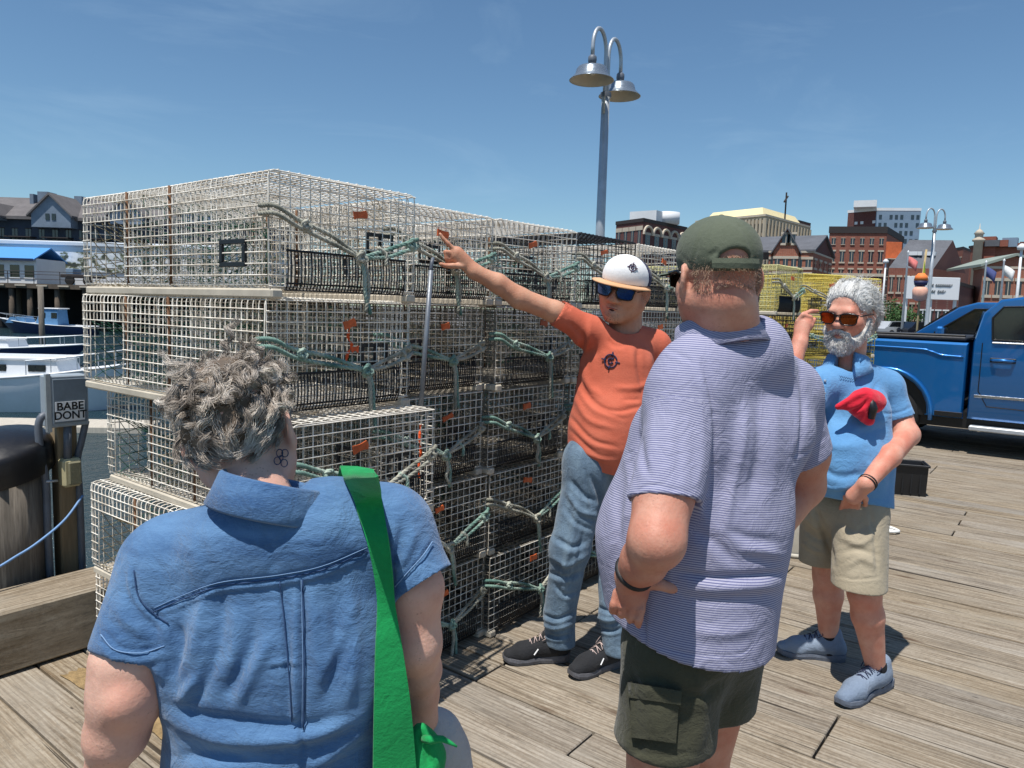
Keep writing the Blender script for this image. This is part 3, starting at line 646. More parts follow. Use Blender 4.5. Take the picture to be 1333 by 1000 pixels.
def locks(name, roots, dirs, normals, length, rad, pitch, nstr, r, mats, parent, base, seed=0, spread=0.004, grav=0.2, hug=0.5, n=12, lift=0.45):
    """curly hair: bundles of strands wound round common helical guides"""
    rr = np.random.RandomState(seed); G = len(roots); D = dirs / np.linalg.norm(dirs, axis=1)[:, None]; N = normals; ln = length * rr.uniform(0.7, 1.25, G); ra = rad * rr.uniform(0.5, 1.35, G); pi_ = pitch * rr.uniform(0.8, 1.3, G); hand = rr.choice([-1, 1], G); p0 = rr.uniform(0, 6.28, G)
    C = np.zeros((G, n + 1, 3)); C[:, 0] = roots; d = D.copy()
    for i in range(n):
        d = d - N * (hug / n) * max(0, (i / n - 0.15)) * 2; d[:, 2] -= grav / n; d /= np.linalg.norm(d, axis=1)[:, None]; C[:, i + 1] = C[:, i] + d * (ln / n)[:, None]
    U = np.cross(D, N); U /= np.linalg.norm(U, axis=1)[:, None] + 1e-9; W_ = np.cross(D, U); t = np.linspace(0, 1, n + 1); ph = p0[:, None] + hand[:, None] * 2 * PI * (ln / pi_)[:, None] * t[None]; am = ra[:, None] * np.minimum(1, 3 * t)[None]
    C = C + (np.cos(ph) * am)[..., None] * U[:, None] + (np.sin(ph) * am)[..., None] * W_[:, None] + N[:, None] * (am * lift)[..., None]
    off = rr.normal(0, 1, (G, nstr, 3)) * spread; fan = (1 - 0.55 * t)[None, None, :, None]; wig = rr.normal(0, 0.0012, (G, nstr, n + 1, 3)).cumsum(axis=2) * 0.5
    P = (C[:, None] + off[:, :, None] * fan + wig).reshape(G * nstr, n + 1, 3); tint = np.clip(np.repeat(rr.uniform(0, 1, G), nstr) * 0.55 + rr.uniform(0, 1, G * nstr) * 0.45, 0, 1)
    return tubes3(name, P, r, 0.45, tint, mats, parent, base, rr)
def tubes3(name, P, r, taper, tint, mats, parent, base, rr):
    Nn, m_, _ = P.shape; T = np.gradient(P, axis=1); T /= np.linalg.norm(T, axis=2)[:, :, None] + 1e-9; ax = rr.normal(size=(Nn, 1, 3)); A = np.cross(T, ax); A /= np.linalg.norm(A, axis=2)[:, :, None] + 1e-9; B = np.cross(T, A)
    rad = r * rr.uniform(0.7, 1.3, Nn)[:, None] * np.linspace(1, taper, m_)[None]; V = np.stack([P + (math.cos(2 * PI * j / 3) * A + math.sin(2 * PI * j / 3) * B) * rad[:, :, None] for j in range(3)], 2).reshape(-1, 3)
    i0 = (np.arange(Nn)[:, None, None] * m_ + np.arange(m_ - 1)[None, :, None]) * 3; j = np.arange(3)[None, None]; j2 = (j + 1) % 3; F = np.stack([i0 + j, i0 + j2, i0 + 3 + j2, i0 + 3 + j], -1).reshape(-1, 4)
    return obj_from(name, V, F, mats, parent, base, attr={'tint': np.repeat(tint, m_ * 3)})
def hair_mat(name, stops, rough=0.45):
    k = NT(name); a = k.n('Attribute'); a.attribute_name = 'tint'; f = k.rng(k.noise(k.tc(), 26, 2, 0.5), 0.3, 0.7, 0, 1)
    c = k.ramp(k.math('ADD', k.math('MULTIPLY', a.outputs['Fac'], 0.55), k.math('MULTIPLY', f, 0.45)), stops); k.l(c, k.b.inputs['Base Color']); k.b.inputs['Roughness'].default_value = rough; k.b.inputs['Specular IOR Level'].default_value = 0.5; return k.m
def surf_pts(v, f, N, rng):
    """random points on a quad mesh with normals"""
    a, b, c, d = (v[f[:, i]] for i in range(4)); fn = np.cross(c - a, d - b); ar = np.linalg.norm(fn, axis=1); i = rng.choice(len(f), N, p=ar / ar.sum()); u, w_ = rng.uniform(size=(2, N, 1))
    return (a[i] * (1 - u) + b[i] * u) * (1 - w_) + (d[i] * (1 - u) + c[i] * u) * w_, fn[i] / (ar[i][:, None] + 1e-12)
def shoe(S, heel, toe, up=(0, 0, 1), w_=0.048, hgt=0.10):
    """running shoe upper: heel cup, instep, toe box"""
    heel = np.asarray(heel, float); toe = np.asarray(toe, float); d = toe - heel; U = np.asarray(up, float); P = lambda t, z: heel + d * t + U * z
    sd = nrm(np.cross(d, U))
    S.cone(P(0.10, 0.052), P(0.30, 0.060), 0.036, 0.042, 0.02, ax=sd, sc=0.95); S.cone(P(0.22, 0.078), P(0.70, 0.050), 0.048, 0.042, 0.03, ax=sd, sc=1.0); S.cone(P(0.70, 0.040), P(0.90, 0.034), 0.041, 0.030, 0.03, ax=sd, sc=1.12)
    S.cone(P(0.15, 0.08), P(0.19, 0.120), 0.036, 0.040, 0.02); S.cone(P(0.30, 0.10), P(0.36, 0.124), 0.030, 0.020, 0.02, ax=sd, sc=1.2); S.half(heel + U * 0.026, -U, 'i')
def sole(heel, toe, up=(0, 0, 1), w_=0.046, th=0.03, m=None):
    heel = np.asarray(heel, float); toe = np.asarray(toe, float); d = toe - heel; L = np.linalg.norm(d); d = d / L; U = np.asarray(up, float); sd = np.cross(d, U); m = m or MB()
    t = np.array([0.0, 0.03, 0.1, 0.25, 0.45, 0.65, 0.8, 0.92, 0.98, 1.0]); wd = np.array([0.35, 0.7, 0.86, 0.86, 0.78, 1.0, 1.04, 0.82, 0.5, 0.2]) * w_
    zt = np.array([0.04, 0.04, 0.036, 0.034, 0.03, 0.028, 0.028, 0.032, 0.038, 0.042]); zb = np.array([0.014, 0.006, 0.002, 0.001, 0.004, 0.001, 0.001, 0.008, 0.016, 0.022])
    V = []
    for i in range(len(t)):
        c = heel + d * (t[i] * L)
        for sgn, z in ((-1, zb[i]), (1, zb[i]), (1.06, (zb[i] + zt[i]) / 2), (1, zt[i]), (-1, zt[i]), (-1.06, (zb[i] + zt[i]) / 2)): V.append(c + sd * (sgn * wd[i]) + U * z)
    n = 6; f = [(i * n + j, i * n + (j + 1) % n, (i + 1) * n + (j + 1) % n, (i + 1) * n + j) for i in range(len(t) - 1) for j in range(n)] + [tuple(range(n)), tuple((len(t) - 1) * n + j for j in range(n))[::-1]]
    m.add(V, f); return m
# ================================================================== PEOPLE
CFH = nrm(np.array([CF[0], CF[1], 0])); CRH = nrm(np.array([CR[0], CR[1], 0])); UP = np.array([0, 0, 1.0])
J = at
def heading(deg):
    """unit vector: 0 = away from the photographer, +90 = to the right"""
    a = math.radians(deg); return CFH * math.cos(a) + CRH * math.sin(a)
def surf_depth(v, px, py, rad=5):
    d = v - CAM; w_ = d @ CF; X = 666.5 + FPX * (d @ CR) / w_; Y = 500 - FPX * (d @ CU) / w_; m = (abs(X - px) < rad) & (abs(Y - py) < rad)
    return w_[m].min() if m.any() else None
def ribbon(m, L, R_, th, nrm_dir=None):
    """thick strip between two edge polylines"""
    L = np.asarray(L); R_ = np.asarray(R_); n = len(L); V = []
    mid = (L + R_) / 2; T = np.gradient(mid, axis=0); N = np.cross(T, R_ - L); N /= np.linalg.norm(N, axis=1)[:, None] + 1e-12
    if nrm_dir is not None and (N[n // 2] @ np.asarray(nrm_dir)) < 0: N = -N
    for i in range(n // 2 + 1, n):
        if N[i] @ N[i - 1] < 0: N[i] = -N[i]
    for i in range(n // 2 - 1, -1, -1):
        if N[i] @ N[i + 1] < 0: N[i] = -N[i]
    for i in range(n): V += [L[i], (L[i] + R_[i]) / 2 + N[i] * th * 0.6, R_[i], R_[i] - N[i] * th, L[i] - N[i] * th]
    f = [(i * 5 + j, i * 5 + (j + 1) % 5, (i + 1) * 5 + (j + 1) % 5, (i + 1) * 5 + j) for i in range(n - 1) for j in range(5)] + [tuple(range(5)), tuple((n - 1) * 5 + j for j in range(5))[::-1]]
    return m.add(V, f)
def on_cloth(v, pts, off=0.004, lo=0.9, hi=2.0):
    out_ = []; last = None
    for px, py in pts:
        d = surf_depth(v, px, py) or last
        if d is None: d = lo
        last = d; out_.append(J(px, py, d - off))
    return np.array(out_)
def patch(v, quad, nx, ny, off, th, base, name, mat, parent, bulge=0.0):
    """cloth panel lying on a surface: quad = four pixel corners (tl, tr, br, bl)"""
    q = np.array(quad, float); pts = []
    for j in range(ny + 1):
        for i in range(nx + 1):
            a, b = i / nx, j / ny; pts.append((q[0] * (1 - a) + q[1] * a) * (1 - b) + (q[3] * (1 - a) + q[2] * a) * b)
    ds = np.array([surf_depth(v, x, y, 6) or np.nan for x, y in pts]); ds = np.where(np.isnan(ds), np.nanmedian(ds), ds).reshape(ny + 1, nx + 1)
    for _ in range(3): ds[1:-1, 1:-1] = (ds[1:-1, 1:-1] + ds[:-2, 1:-1] + ds[2:, 1:-1] + ds[1:-1, :-2] + ds[1:-1, 2:]) / 5
    bl = np.outer(np.sin(np.linspace(0, PI, ny + 1)), np.sin(np.linspace(0, PI, nx + 1))) * bulge
    F = np.array([J(x, y, d - off) for (x, y), d in zip(pts, (ds - bl).ravel())]) - base; B = np.array([J(x, y, d - off + th) for (x, y), d in zip(pts, ds.ravel())]) - base
    n = nx + 1; N = len(F); fc = [(j * n + i, j * n + i + 1, (j + 1) * n + i + 1, (j + 1) * n + i) for j in range(ny) for i in range(nx)]
    fc += [tuple(N + k for k in reversed(q_)) for q_ in fc]; ring = list(range(n)) + [j * n + nx for j in range(1, ny + 1)] + [ny * n + i for i in range(nx - 1, -1, -1)] + [j * n for j in range(ny - 1, 0, -1)]
    fc += [(a, b, N + b, N + a) for a, b in zip(ring, ring[1:] + ring[:1])]; m = MB(); m.add(np.vstack([F, B]), fc); o = m.build(name, mat, parent); return smooth_angle(o, 50)
def legs(S, hips, knees, ankles, r=(0.085, 0.062, 0.058, 0.042)):
    for h_, k_, a_ in zip(hips, knees, ankles):
        S.cone(h_, k_, r[0], r[1], 0.03); mid = k_ + (a_ - k_) * 0.3 - 0 * UP; S.cone(k_, mid, r[1] * 0.96, r[2], 0.02); S.cone(mid, a_, r[2], r[3], 0.02)

# ---------------------------------------------------------------- woman in the denim shirt
wb = gnd(360, 1500); wfeet = np.array([*(J(355, 900, 1.22)[:2]), 0.0])
woman = empty('person', wfeet)
tag(woman, 'woman with curly grey hair in a blue denim shirt, seen from behind', 'person')
WF = heading(8); WR_ = nrm(np.cross(WF, UP))
SKW = skin_mat('fair_freckled_skin', srgb(220, 178, 158), srgb(208, 156, 136), 0.35)
S = Sdf(0.005)
HW = hframe(heading(-2) - 0.10 * UP, roll=0.22); hc = J(315, 567, 1.27)
Lw = head(S, hc, HW, 1.03, neck=J(352, 690, 1.205), neck_r=(0.054, 0.060))
S.cone(J(362, 850, 1.23), J(362, 1000, 1.24), 0.145, 0.15, 0.03, ax=WF, sc=0.6)
S.cone(J(235, 730, 1.21), J(505, 692, 1.22), 0.05, 0.05, 0.03)
# left arm, hanging
eL = J(166, 902, 1.165); wL = J(137, 1003, 1.20)
S.chain([J(215, 745, 1.20), J(172, 860, 1.17), eL, J(152, 955, 1.175), wL], [0.055, 0.058, 0.055, 0.046, 0.029], 0.02)
S.ell(J(166, 915, 1.125), (0.028, 0.02, 0.028), None, 0.02)
hd = nrm(J(133, 1040, 1.22) - wL)
S.cone(wL, wL + hd * 0.09, 0.030, 0.034, 0.02, ax=CRH, sc=0.8)
for q in range(4):
    b_ = wL + hd * 0.09 + CFH * (0.03 - 0.02 * q); finger(S, [b_, b_ + hd * 0.035 + CRH * 0.006, b_ + hd * 0.06 + CRH * 0.018, b_ + hd * 0.075 + CRH * 0.032], 0.0095, 0.0075)
finger(S, [wL + hd * 0.03 + CFH * 0.03, wL + hd * 0.06 + CFH * 0.045 + CRH * 0.01, wL + hd * 0.085 + CFH * 0.045 + CRH * 0.02], 0.011, 0.009)
# right arm, hand low and forward
wR = J(549, 902, 1.30)
S.chain([J(515, 700, 1.22), J(541, 765, 1.21), J(541, 838, 1.22), J(548, 872, 1.26), wR], [0.045, 0.043, 0.040, 0.033, 0.026], 0.02)
S.cone(wR, J(545, 935, 1.33), 0.028, 0.036, 0.02, ax=CFH, sc=0.8)
for q in range(4):
    a0 = J(533 + q * 9, 938, 1.315 + 0.012 * q); finger(S, [a0, J(536 + q * 9, 955, 1.35 + 0.01 * q), J(545 + q * 8, 962, 1.385), J(552 + q * 7, 955, 1.40)], 0.0095, 0.008)
finger(S, [J(533, 915, 1.33), J(528, 933, 1.345), J(532, 948, 1.36)], 0.0115, 0.009)
kn = [J(320, 1240, 1.24), J(410, 1240, 1.24)]
hips = [np.array([*J(315, 1000, 1.24)[:2], 0.74]), np.array([*J(415, 1000, 1.24)[:2], 0.74])]
kn = [np.array([h_[0], h_[1], 0.48]) + WF * 0.02 for h_ in hips]; ank = [np.array([h_[0], h_[1], 0.09]) - WF * 0.01 for h_ in hips]
legs(S, hips, kn, ank)
v, f = S.mesh(); v = relax(v, f, 1, 0.4); wbody = obj_from('body', v, f, SKW, woman, wfeet)
# trousers and shoes (below the frame)
S = Sdf(0.010)
S.cone(hips[0] + UP * 0.04, hips[1] + UP * 0.04, 0.115, 0.115, 0.05)
for h_, k_, a_ in zip(hips, kn, ank): S.cone(h_, k_, 0.105, 0.08, 0.04); S.cone(k_, a_ + UP * 0.03, 0.08, 0.065, 0.03)
v, f = S.mesh(); obj_from('trousers', v, f, cloth_mat('navy_trousers', srgb(38, 44, 60), srgb(52, 58, 76)), woman, wfeet)
for a_ in ank:
    S = Sdf(0.006); he = np.array([a_[0], a_[1], 0]) - WF * 0.07; shoe(S, he, he + WF * 0.25); v, f = S.mesh(); sh = obj_from('shoe', v, f, M('grey_shoe', srgb(90, 90, 94), 0.8), woman, wfeet); m = sole(he - wfeet, he + WF * 0.25 - wfeet); m.build('sole', M('white_sole', srgb(210, 208, 200), 0.6), sh)
# denim shirt
DEN = cloth_mat('denim_cotton', srgb(50, 84, 126), srgb(96, 134, 174), 1200, 0.92, (1.0, 1.0, 5.0), 0.35, 0.25, 0.45)
S = Sdf(0.0045)
S.cone(J(362, 850, 1.225), J(360, 1150, 1.26), 0.186, 0.205, 0.05, ax=WF, sc=0.66); S.cone(J(300, 770, 1.225), J(432, 755, 1.23), 0.105, 0.105, 0.05); S.cone(J(285, 850, 1.225), J(445, 850, 1.23), 0.105, 0.105, 0.06)
S.cone(J(240, 728, 1.215), J(500, 690, 1.225), 0.066, 0.066, 0.05)
S.cone(J(345, 700, 1.205), J(236, 728, 1.215), 0.070, 0.064, 0.05); S.cone(J(375, 684, 1.20), J(500, 692, 1.22), 0.070, 0.064, 0.05); S.cone(J(435, 672, 1.205), J(500, 692, 1.22), 0.062, 0.062, 0.03); S.cone(J(300, 712, 1.165), J(405, 700, 1.165), 0.058, 0.058, 0.05)
for pa, pb, ra, rb in ((J(212, 738, 1.205), J(170, 872, 1.165), 0.068, 0.069), (J(512, 695, 1.22), J(556, 772, 1.20), 0.064, 0.058)):
    dd = nrm(pb - pa); cutp = pa + (pb - pa) * 0.86; S.cone(pa, pb, ra, rb, 0.035, cut=(cutp, dd))
    S.cone(cutp - dd * 0.03, pb + dd * 0.06, ra - 0.013, rb - 0.010, 0.003, 's')
S.cone(J(350, 668, 1.20), J(345, 560, 1.18), 0.058, 0.072, 0.008, 's')
S.half((0, 0, 0.70), (0, 0, -1))
v, f = S.mesh(); v = ripple(v, f, 1.0, ((16, 0.0035), (38, 0.0012)), 4)
# box pleat, seams and folds of the back
st = [([(198, 797), (243, 778), (288, 762), (362, 753), (420, 741), (483, 715), (508, 700)], 3.2, -0.0030), ([(199, 802), (243, 784), (288, 768), (362, 759), (420, 747), (483, 721)], 3.0, 0.0022),
      ([(173, 740), (179, 776), (198, 797), (220, 812)], 3.2, -0.004), ([(168, 738), (173, 776), (192, 799)], 3.5, 0.002), ([(498, 690), (507, 720), (512, 760), (506, 785)], 3.2, -0.004),
      ([(394, 752), (396, 860), (394, 955), (394, 1030)], 4, -0.0045), ([(386, 756), (384, 860), (382, 960)], 5, 0.004), ([(364, 757), (372, 820), (378, 900)], 4, -0.0035), ([(405, 755), (412, 850), (420, 900)], 7, 0.004),
      ([(268, 772), (258, 820), (250, 862)], 9, 0.007), ([(236, 800), (226, 850), (222, 900)], 9, -0.007), ([(290, 770), (282, 840), (262, 900), (238, 930)], 8, -0.006), ([(310, 775), (306, 840), (300, 880)], 9, 0.004),
      ([(352, 832), (330, 875), (307, 920)], 9, 0.007), ([(334, 800), (322, 850), (292, 910)], 8, -0.005), ([(258, 882), (246, 897), (236, 912)], 7, 0.006),
      ([(211, 915), (250, 930), (300, 938), (394, 946), (450, 930)], 8, -0.008), ([(236, 945), (288, 962), (352, 964), (420, 950), (470, 930)], 10, 0.010), ([(230, 985), (270, 985), (320, 990)], 8, -0.006),
      ([(430, 775), (440, 850), (420, 920)], 9, -0.006), ([(455, 760), (462, 850), (448, 930)], 9, 0.006), ([(405, 1000), (440, 975), (480, 945)], 9, 0.007), ([(420, 880), (445, 830), (452, 790)], 7, 0.004),
      ([(222, 812), (232, 840), (226, 875)], 6, -0.006), ([(345, 866), (375, 862), (393, 864)], 3, 0.003), ([(345, 690), (352, 720), (360, 745)], 8, -0.003), ([(262, 700), (268, 730), (280, 755)], 8, -0.0025), ([(455, 700), (470, 720)], 8, 0.003),
      ([(150, 790), (165, 810), (190, 830)], 7, 0.004), ([(165, 770), (180, 800), (205, 822)], 6, -0.004), ([(128, 838), (150, 858), (180, 862), (216, 852)], 5, 0.004), ([(138, 822), (155, 842), (185, 847), (214, 838)], 3, -0.003),
      ([(566, 700), (553, 722), (531, 748), (512, 768)], 3, -0.003), ([(540, 690), (530, 720), (518, 740)], 6, 0.005), ([(525, 680), (518, 715), (510, 735)], 5, -0.004)]
v = folds(v, f, st); vsh = v; shirt = obj_from('denim_shirt', v, f, DEN, woman, wfeet)
# collar: a folded band round the neck
m = MB(); n = 36; Cc = J(349, 657, 1.168); prof = [(0.0, 0.036), (0.004, 0.040), (0.008, 0.037), (0.013, 0.010), (0.019, -0.014), (0.015, -0.018), (0.009, -0.010), (0.0, 0.0)]
tl = nrm(UP + CRH * 0.16 + WF * 0.22); ex = nrm(WR_ - tl * (WR_ @ tl)); ey = np.cross(tl, ex); V = []
for i in range(n):
    a = 2 * PI * i / n
    for r_, z_ in prof: V.append(Cc - wfeet + ex * (0.077 + r_) * math.cos(a) + ey * (0.070 + r_) * math.sin(a) + tl * z_)
k_ = len(prof); m.add(V, [(i * k_ + j, ((i + 1) % n) * k_ + j, ((i + 1) % n) * k_ + (j + 1) % k_, i * k_ + (j + 1) % k_) for i in range(n) for j in range(k_)])
cl = m.build('collar', DEN, shirt, smooth=True)
DTH = M('dark_seam_thread', srgb(44, 70, 108), 0.9); PTH = M('pale_seam_edge', srgb(118, 150, 188), 0.9)
def seam(v, name, pts, r, mat, parent, base, off=0.0):
    m = MB(); m.tube(on_cloth(v, [tuple(p_) for p_ in spline(pts, len(pts) * 5)], off - r * 0.4) - base, r, 4, True); return m.build(name, mat, parent, smooth=True)
seam(vsh, 'yoke_seam', [(199, 797), (243, 778), (288, 763), (362, 754), (420, 742), (478, 718)], 0.0012, DTH, shirt, wfeet)
seam(vsh, 'yoke_stitching', [(200, 792), (243, 773), (288, 758), (362, 749), (420, 737), (478, 713)], 0.0006, PTH, shirt, wfeet)
seam(vsh, 'armhole_seam', [(174, 742), (180, 776), (198, 797), (219, 812)], 0.0012, DTH, shirt, wfeet); seam(vsh, 'armhole_seam', [(500, 690), (508, 720), (512, 758)], 0.0012, DTH, shirt, wfeet)
seam(vsh, 'pleat_edge', [(364, 757), (370, 810), (376, 880), (380, 940)], 0.0011, DTH, shirt, wfeet); seam(vsh, 'pleat_edge', [(394, 755), (396, 860), (395, 950)], 0.0012, DTH, shirt, wfeet); seam(vsh, 'pleat_edge', [(392, 755), (394, 860), (393, 950)], 0.0006, PTH, shirt, wfeet)
seam(vsh, 'sleeve_hem', [(131, 826), (150, 846), (184, 850), (214, 841)], 0.0011, PTH, shirt, wfeet); seam(vsh, 'sleeve_hem', [(563, 705), (550, 724), (530, 746), (514, 764)], 0.0011, PTH, shirt, wfeet)
# tattoo on the neck
TAT = M('tattoo_ink', srgb(52, 58, 84), 0.6); m = MB()
vb = np.array([vv.co for vv in wbody.data.vertices]) + wfeet
for k_, (cx, cy) in enumerate(((364, 590), (371, 590), (361, 600), (370, 603), (366, 596))):
    pts = [(cx + 4.2 * math.cos(t) * (1 if k_ < 4 else 0.6), cy + 5.0 * math.sin(t) * (1 if k_ < 4 else 0.6)) for t in np.linspace(0, 2 * PI, 15)]
    P = on_cloth(vb, pts, 0.0012) - wfeet; m.tube(P, 0.0009, 4)
m.build('neck_tattoo', TAT, wbody)
# curly hair
HM = hair_mat('grey_blond_hair', [(0.1, srgb(72, 62, 56)), (0.38, srgb(150, 138, 126)), (0.65, srgb(206, 195, 182)), (0.92, srgb(238, 231, 220))])
S = Sdf(0.006); S.ell(Lw(0, -0.016, 0.042), (0.079, 0.098, 0.091), HW, 0.02); S.ell(Lw(0, -0.066, 0.015), (0.066, 0.040, 0.055), HW, 0.03)
S.half(Lw(0, -0.03, -0.035), -(HW[2] * 0.95 + HW[1] * 0.30)); S.ell(Lw(0, 0.10, -0.02), (0.08, 0.06, 0.085), HW, 0.02, 's')
v, f = S.mesh(); rr = np.random.RandomState(3); n_ = vnormals(v, f)
v = v + n_ * (0.005 * np.sin(v @ np.array([70, 30, 60.])) * np.sin(v @ np.array([-30, 80, 40.])))[:, None]
hair = obj_from('hair', v, f, M('hair_underlayer', srgb(104, 88, 72), 0.7, var=0.5, scale=50), woman, wfeet)
P, N = surf_pts(v, f, 330, rr)
q = (P - hc) @ HW.T; low = np.clip((0.075 - q[:, 2]) / 0.06, 0, 1)[:, None]; cen = np.array([0.02, -0.10, -0.02])
tow = cen[None] - q; tow /= np.linalg.norm(tow, axis=1)[:, None]; sw = tow @ HW; sw = sw - N * (sw * N).sum(1)[:, None]
swirl = np.cross(N, HW[2]); D = (sw * (0.4 + 0.9 * low) + swirl * (0.7 * (1 - low)) + N * (0.06 - 0.06 * low) + rr.normal(0, 0.16, P.shape) * (1.2 - low))
hi = low[:, 0] < 0.45
tag(locks('curls', P[hi] - N[hi] * 0.004, D[hi], N[hi], 0.062, 0.0070, 0.034, 34, 0.00062, HM, hair, wfeet, 1, 0.0034, 0.1, 0.9, 16), kind='stuff')
tag(locks('curls', P[~hi] - N[~hi] * 0.004, D[~hi], N[~hi], 0.052, 0.0028, 0.055, 36, 0.00062, HM, hair, wfeet, 2, 0.0042, 0.25, 0.9, 12), kind='stuff')
P2, N2 = surf_pts(v, f, 1500, rr); tag(strands('curls', P2, N2 * 0.25 + rr.normal(0, 0.7, P2.shape), 0.022, 4.5, 9, 0.0004, HM, hair, wfeet, 5, 0.2), kind='stuff')
# green sling bag
BAG = cloth_mat('green_canvas', srgb(16, 128, 66), srgb(30, 158, 86), 900, 0.85, (1, 1, 1), 0.3, 0.1, 0.3, 0.2)
bag = empty('sling_bag', wfeet); tag(bag, 'bright green canvas sling bag hanging from the shoulder of the denim shirt', 'bag')
l0 = [(446, 620), (462, 655), (476, 700), (486, 745), (491, 790), (489, 850), (487, 920), (486, 1000), (486, 1080)]; r0 = [(488, 619), (497, 650), (505, 700), (510, 745), (515, 790), (525, 850), (535, 920), (542, 1000), (548, 1080)]
A = on_cloth(vsh, l0, 0.012); B = on_cloth(vsh, r0, 0.022); fr = [J(440, 618, 1.30), J(443, 606, 1.24)]; fr2 = [J(486, 630, 1.31), J(487, 612, 1.24)]
dA = (A - CAM) @ CF; dB = (B - CAM) @ CF
A = np.array([J(p_[0], p_[1], d_) for p_, d_ in zip(l0, np.minimum(dA, np.concatenate([dA[:4], np.full(5, dA[3])])))]); B = np.array([J(p_[0], p_[1], d_) for p_, d_ in zip(r0, np.minimum(dB, dA + 0.02))])
A = np.vstack([fr, A]); B = np.vstack([fr2, B]); m = MB(); ribbon(m, spline(A, 44) - wfeet, spline(B, 44) - wfeet, 0.004, -CF)
sb = m.build('strap', BAG, bag); smooth_angle(sb, 50)
S = Sdf(0.006); S.cone(J(545, 985, 1.20), J(540, 1110, 1.22), 0.035, 0.085, 0.03, ax=CFH, sc=0.5); S.cone(J(548, 950, 1.19), J(552, 985, 1.20), 0.012, 0.03, 0.03); v, f = S.mesh(); v = ripple(v, f, 1, ((60, 0.004), (120, 0.002)), 8)
v = folds(v, f, [([(545, 950), (553, 975), (560, 1000)], 4, -0.005), ([(556, 960), (566, 985), (570, 1000)], 4, 0.005)])
obj_from('pouch', v, f, BAG, bag, wfeet); m = MB(); m.tube([J(551, 962, 1.18) - wfeet, J(562, 963, 1.17) - wfeet, J(576, 962, 1.165) - wfeet, J(588, 968, 1.165) - wfeet, J(595, 972, 1.165) - wfeet], [0.006, 0.007, 0.005, 0.003, 0.0015], 6); m.build('drawstring', BAG, bag, smooth=True)
# pale grey hat held in the hand
S = Sdf(0.006); S.ell(J(566, 985, 1.36), (0.062, 0.05, 0.085), None, 0.03); S.cone(J(548, 940, 1.35), J(562, 975, 1.36), 0.022, 0.035, 0.03); S.cone(J(590, 985, 1.37), J(600, 1060, 1.37), 0.03, 0.04, 0.03)
v, f = S.mesh(); v = ripple(v, f, 1, ((40, 0.004), (90, 0.002)), 5); ho = empty('held_hat', wfeet); tag(ho, 'crumpled pale grey cloth hat held in the hand beside the green bag', 'hat')
obj_from('crown', v, f, cloth_mat('grey_hat_cloth', srgb(176, 170, 166), srgb(196, 192, 188), 900), ho, wfeet)

# ---------------------------------------------------------------- man in the striped polo
SFW = heading(-42); SRT = nrm(np.cross(SFW, UP)); sb0 = J(915, 700, 1.64); sbase = np.array([sb0[0], sb0[1], 0.0])
polo_man = empty('person', sbase); tag(polo_man, 'man in a lavender striped polo shirt and green cap, seen from behind', 'person')
SKS = skin_mat('ruddy_skin', srgb(206, 158, 136), srgb(190, 124, 102), 0.35)
# striped polo
k = NT('striped_polo'); a_ = k.n('Attribute'); a_.attribute_name = 'su'; v_ = k.tc(); per = 0.0047
ph = k.math('FRACT', k.math('DIVIDE', a_.outputs['Fac'], per)); tri = k.math('ABSOLUTE', k.math('SUBTRACT', ph, 0.5))
c_ = k.ramp(tri, [(0.14, srgb(92, 95, 134)), (0.26, srgb(170, 169, 188)), (0.5, srgb(178, 177, 194))]); k.l(k.mix(k.rng(k.noise(v_, 5, 4), 0.3, 0.7, 0, 0.25), c_, srgb(126, 127, 162)), k.b.inputs['Base Color'])
k.b.inputs['Roughness'].default_value = 0.85; k.b.inputs['Specular IOR Level'].default_value = 0.2; k.b.inputs['Sheen Weight'].default_value = 0.08; k.bump(k.math('ADD', k.math('MULTIPLY', k.noise(v_, 20, 3, 0.55, 1.6), 1.1), k.math('MULTIPLY', k.noise(v_, 600, 2), 0.1)), 0.55, 0.0065); POLO = k.m
S = Sdf(0.0045); tA, tB = J(962, 500, 1.655), J(904, 800, 1.655)
S.cone(J(940, 600, 1.655), J(922, 680, 1.655), 0.176, 0.186, 0.05, ax=SFW, sc=0.84); S.cone(J(922, 680, 1.655), J(902, 880, 1.64), 0.186, 0.176, 0.05, ax=SFW, sc=0.92); S.cone(J(918, 560, 1.59), J(998, 560, 1.71), 0.108, 0.108, 0.06)
S.cone(J(890, 580, 1.66), J(870, 700, 1.68), 0.115, 0.145, 0.10); S.cone(J(870, 700, 1.68), J(868, 790, 1.68), 0.145, 0.132, 0.06)
S.cone(J(896, 520, 1.555), J(1022, 514, 1.76), 0.078, 0.073, 0.05); S.cone(J(935, 476, 1.62), J(898, 510, 1.56), 0.078, 0.074, 0.05); S.cone(J(962, 466, 1.64), J(1018, 506, 1.75), 0.078, 0.072, 0.05); S.cone(J(908, 482, 1.555), J(982, 458, 1.625), 0.075, 0.075, 0.05)
slv = ((J(894, 522, 1.535), J(862, 672, 1.44), 0.074, 0.072, (J(864, 652, 1.45), nrm(J(866, 690, 1.43) - J(868, 630, 1.46)))), (J(1024, 516, 1.77), J(1050, 612, 1.82), 0.072, 0.070, (J(1046, 592, 1.815), nrm(J(1058, 610, 1.82) - J(1026, 540, 1.78)))))
for pa, pb, ra, rb, ct in slv:
    S.cone(pa, pb, ra, rb, 0.035, cut=ct); dd = nrm(pb - pa); S.cone(ct[0] - dd * 0.03, pb + dd * 0.08, ra - 0.016, rb - 0.012, 0.003, 's')
S.cone(J(946, 446, 1.63), J(938, 370, 1.59), 0.072, 0.086, 0.008, 's')
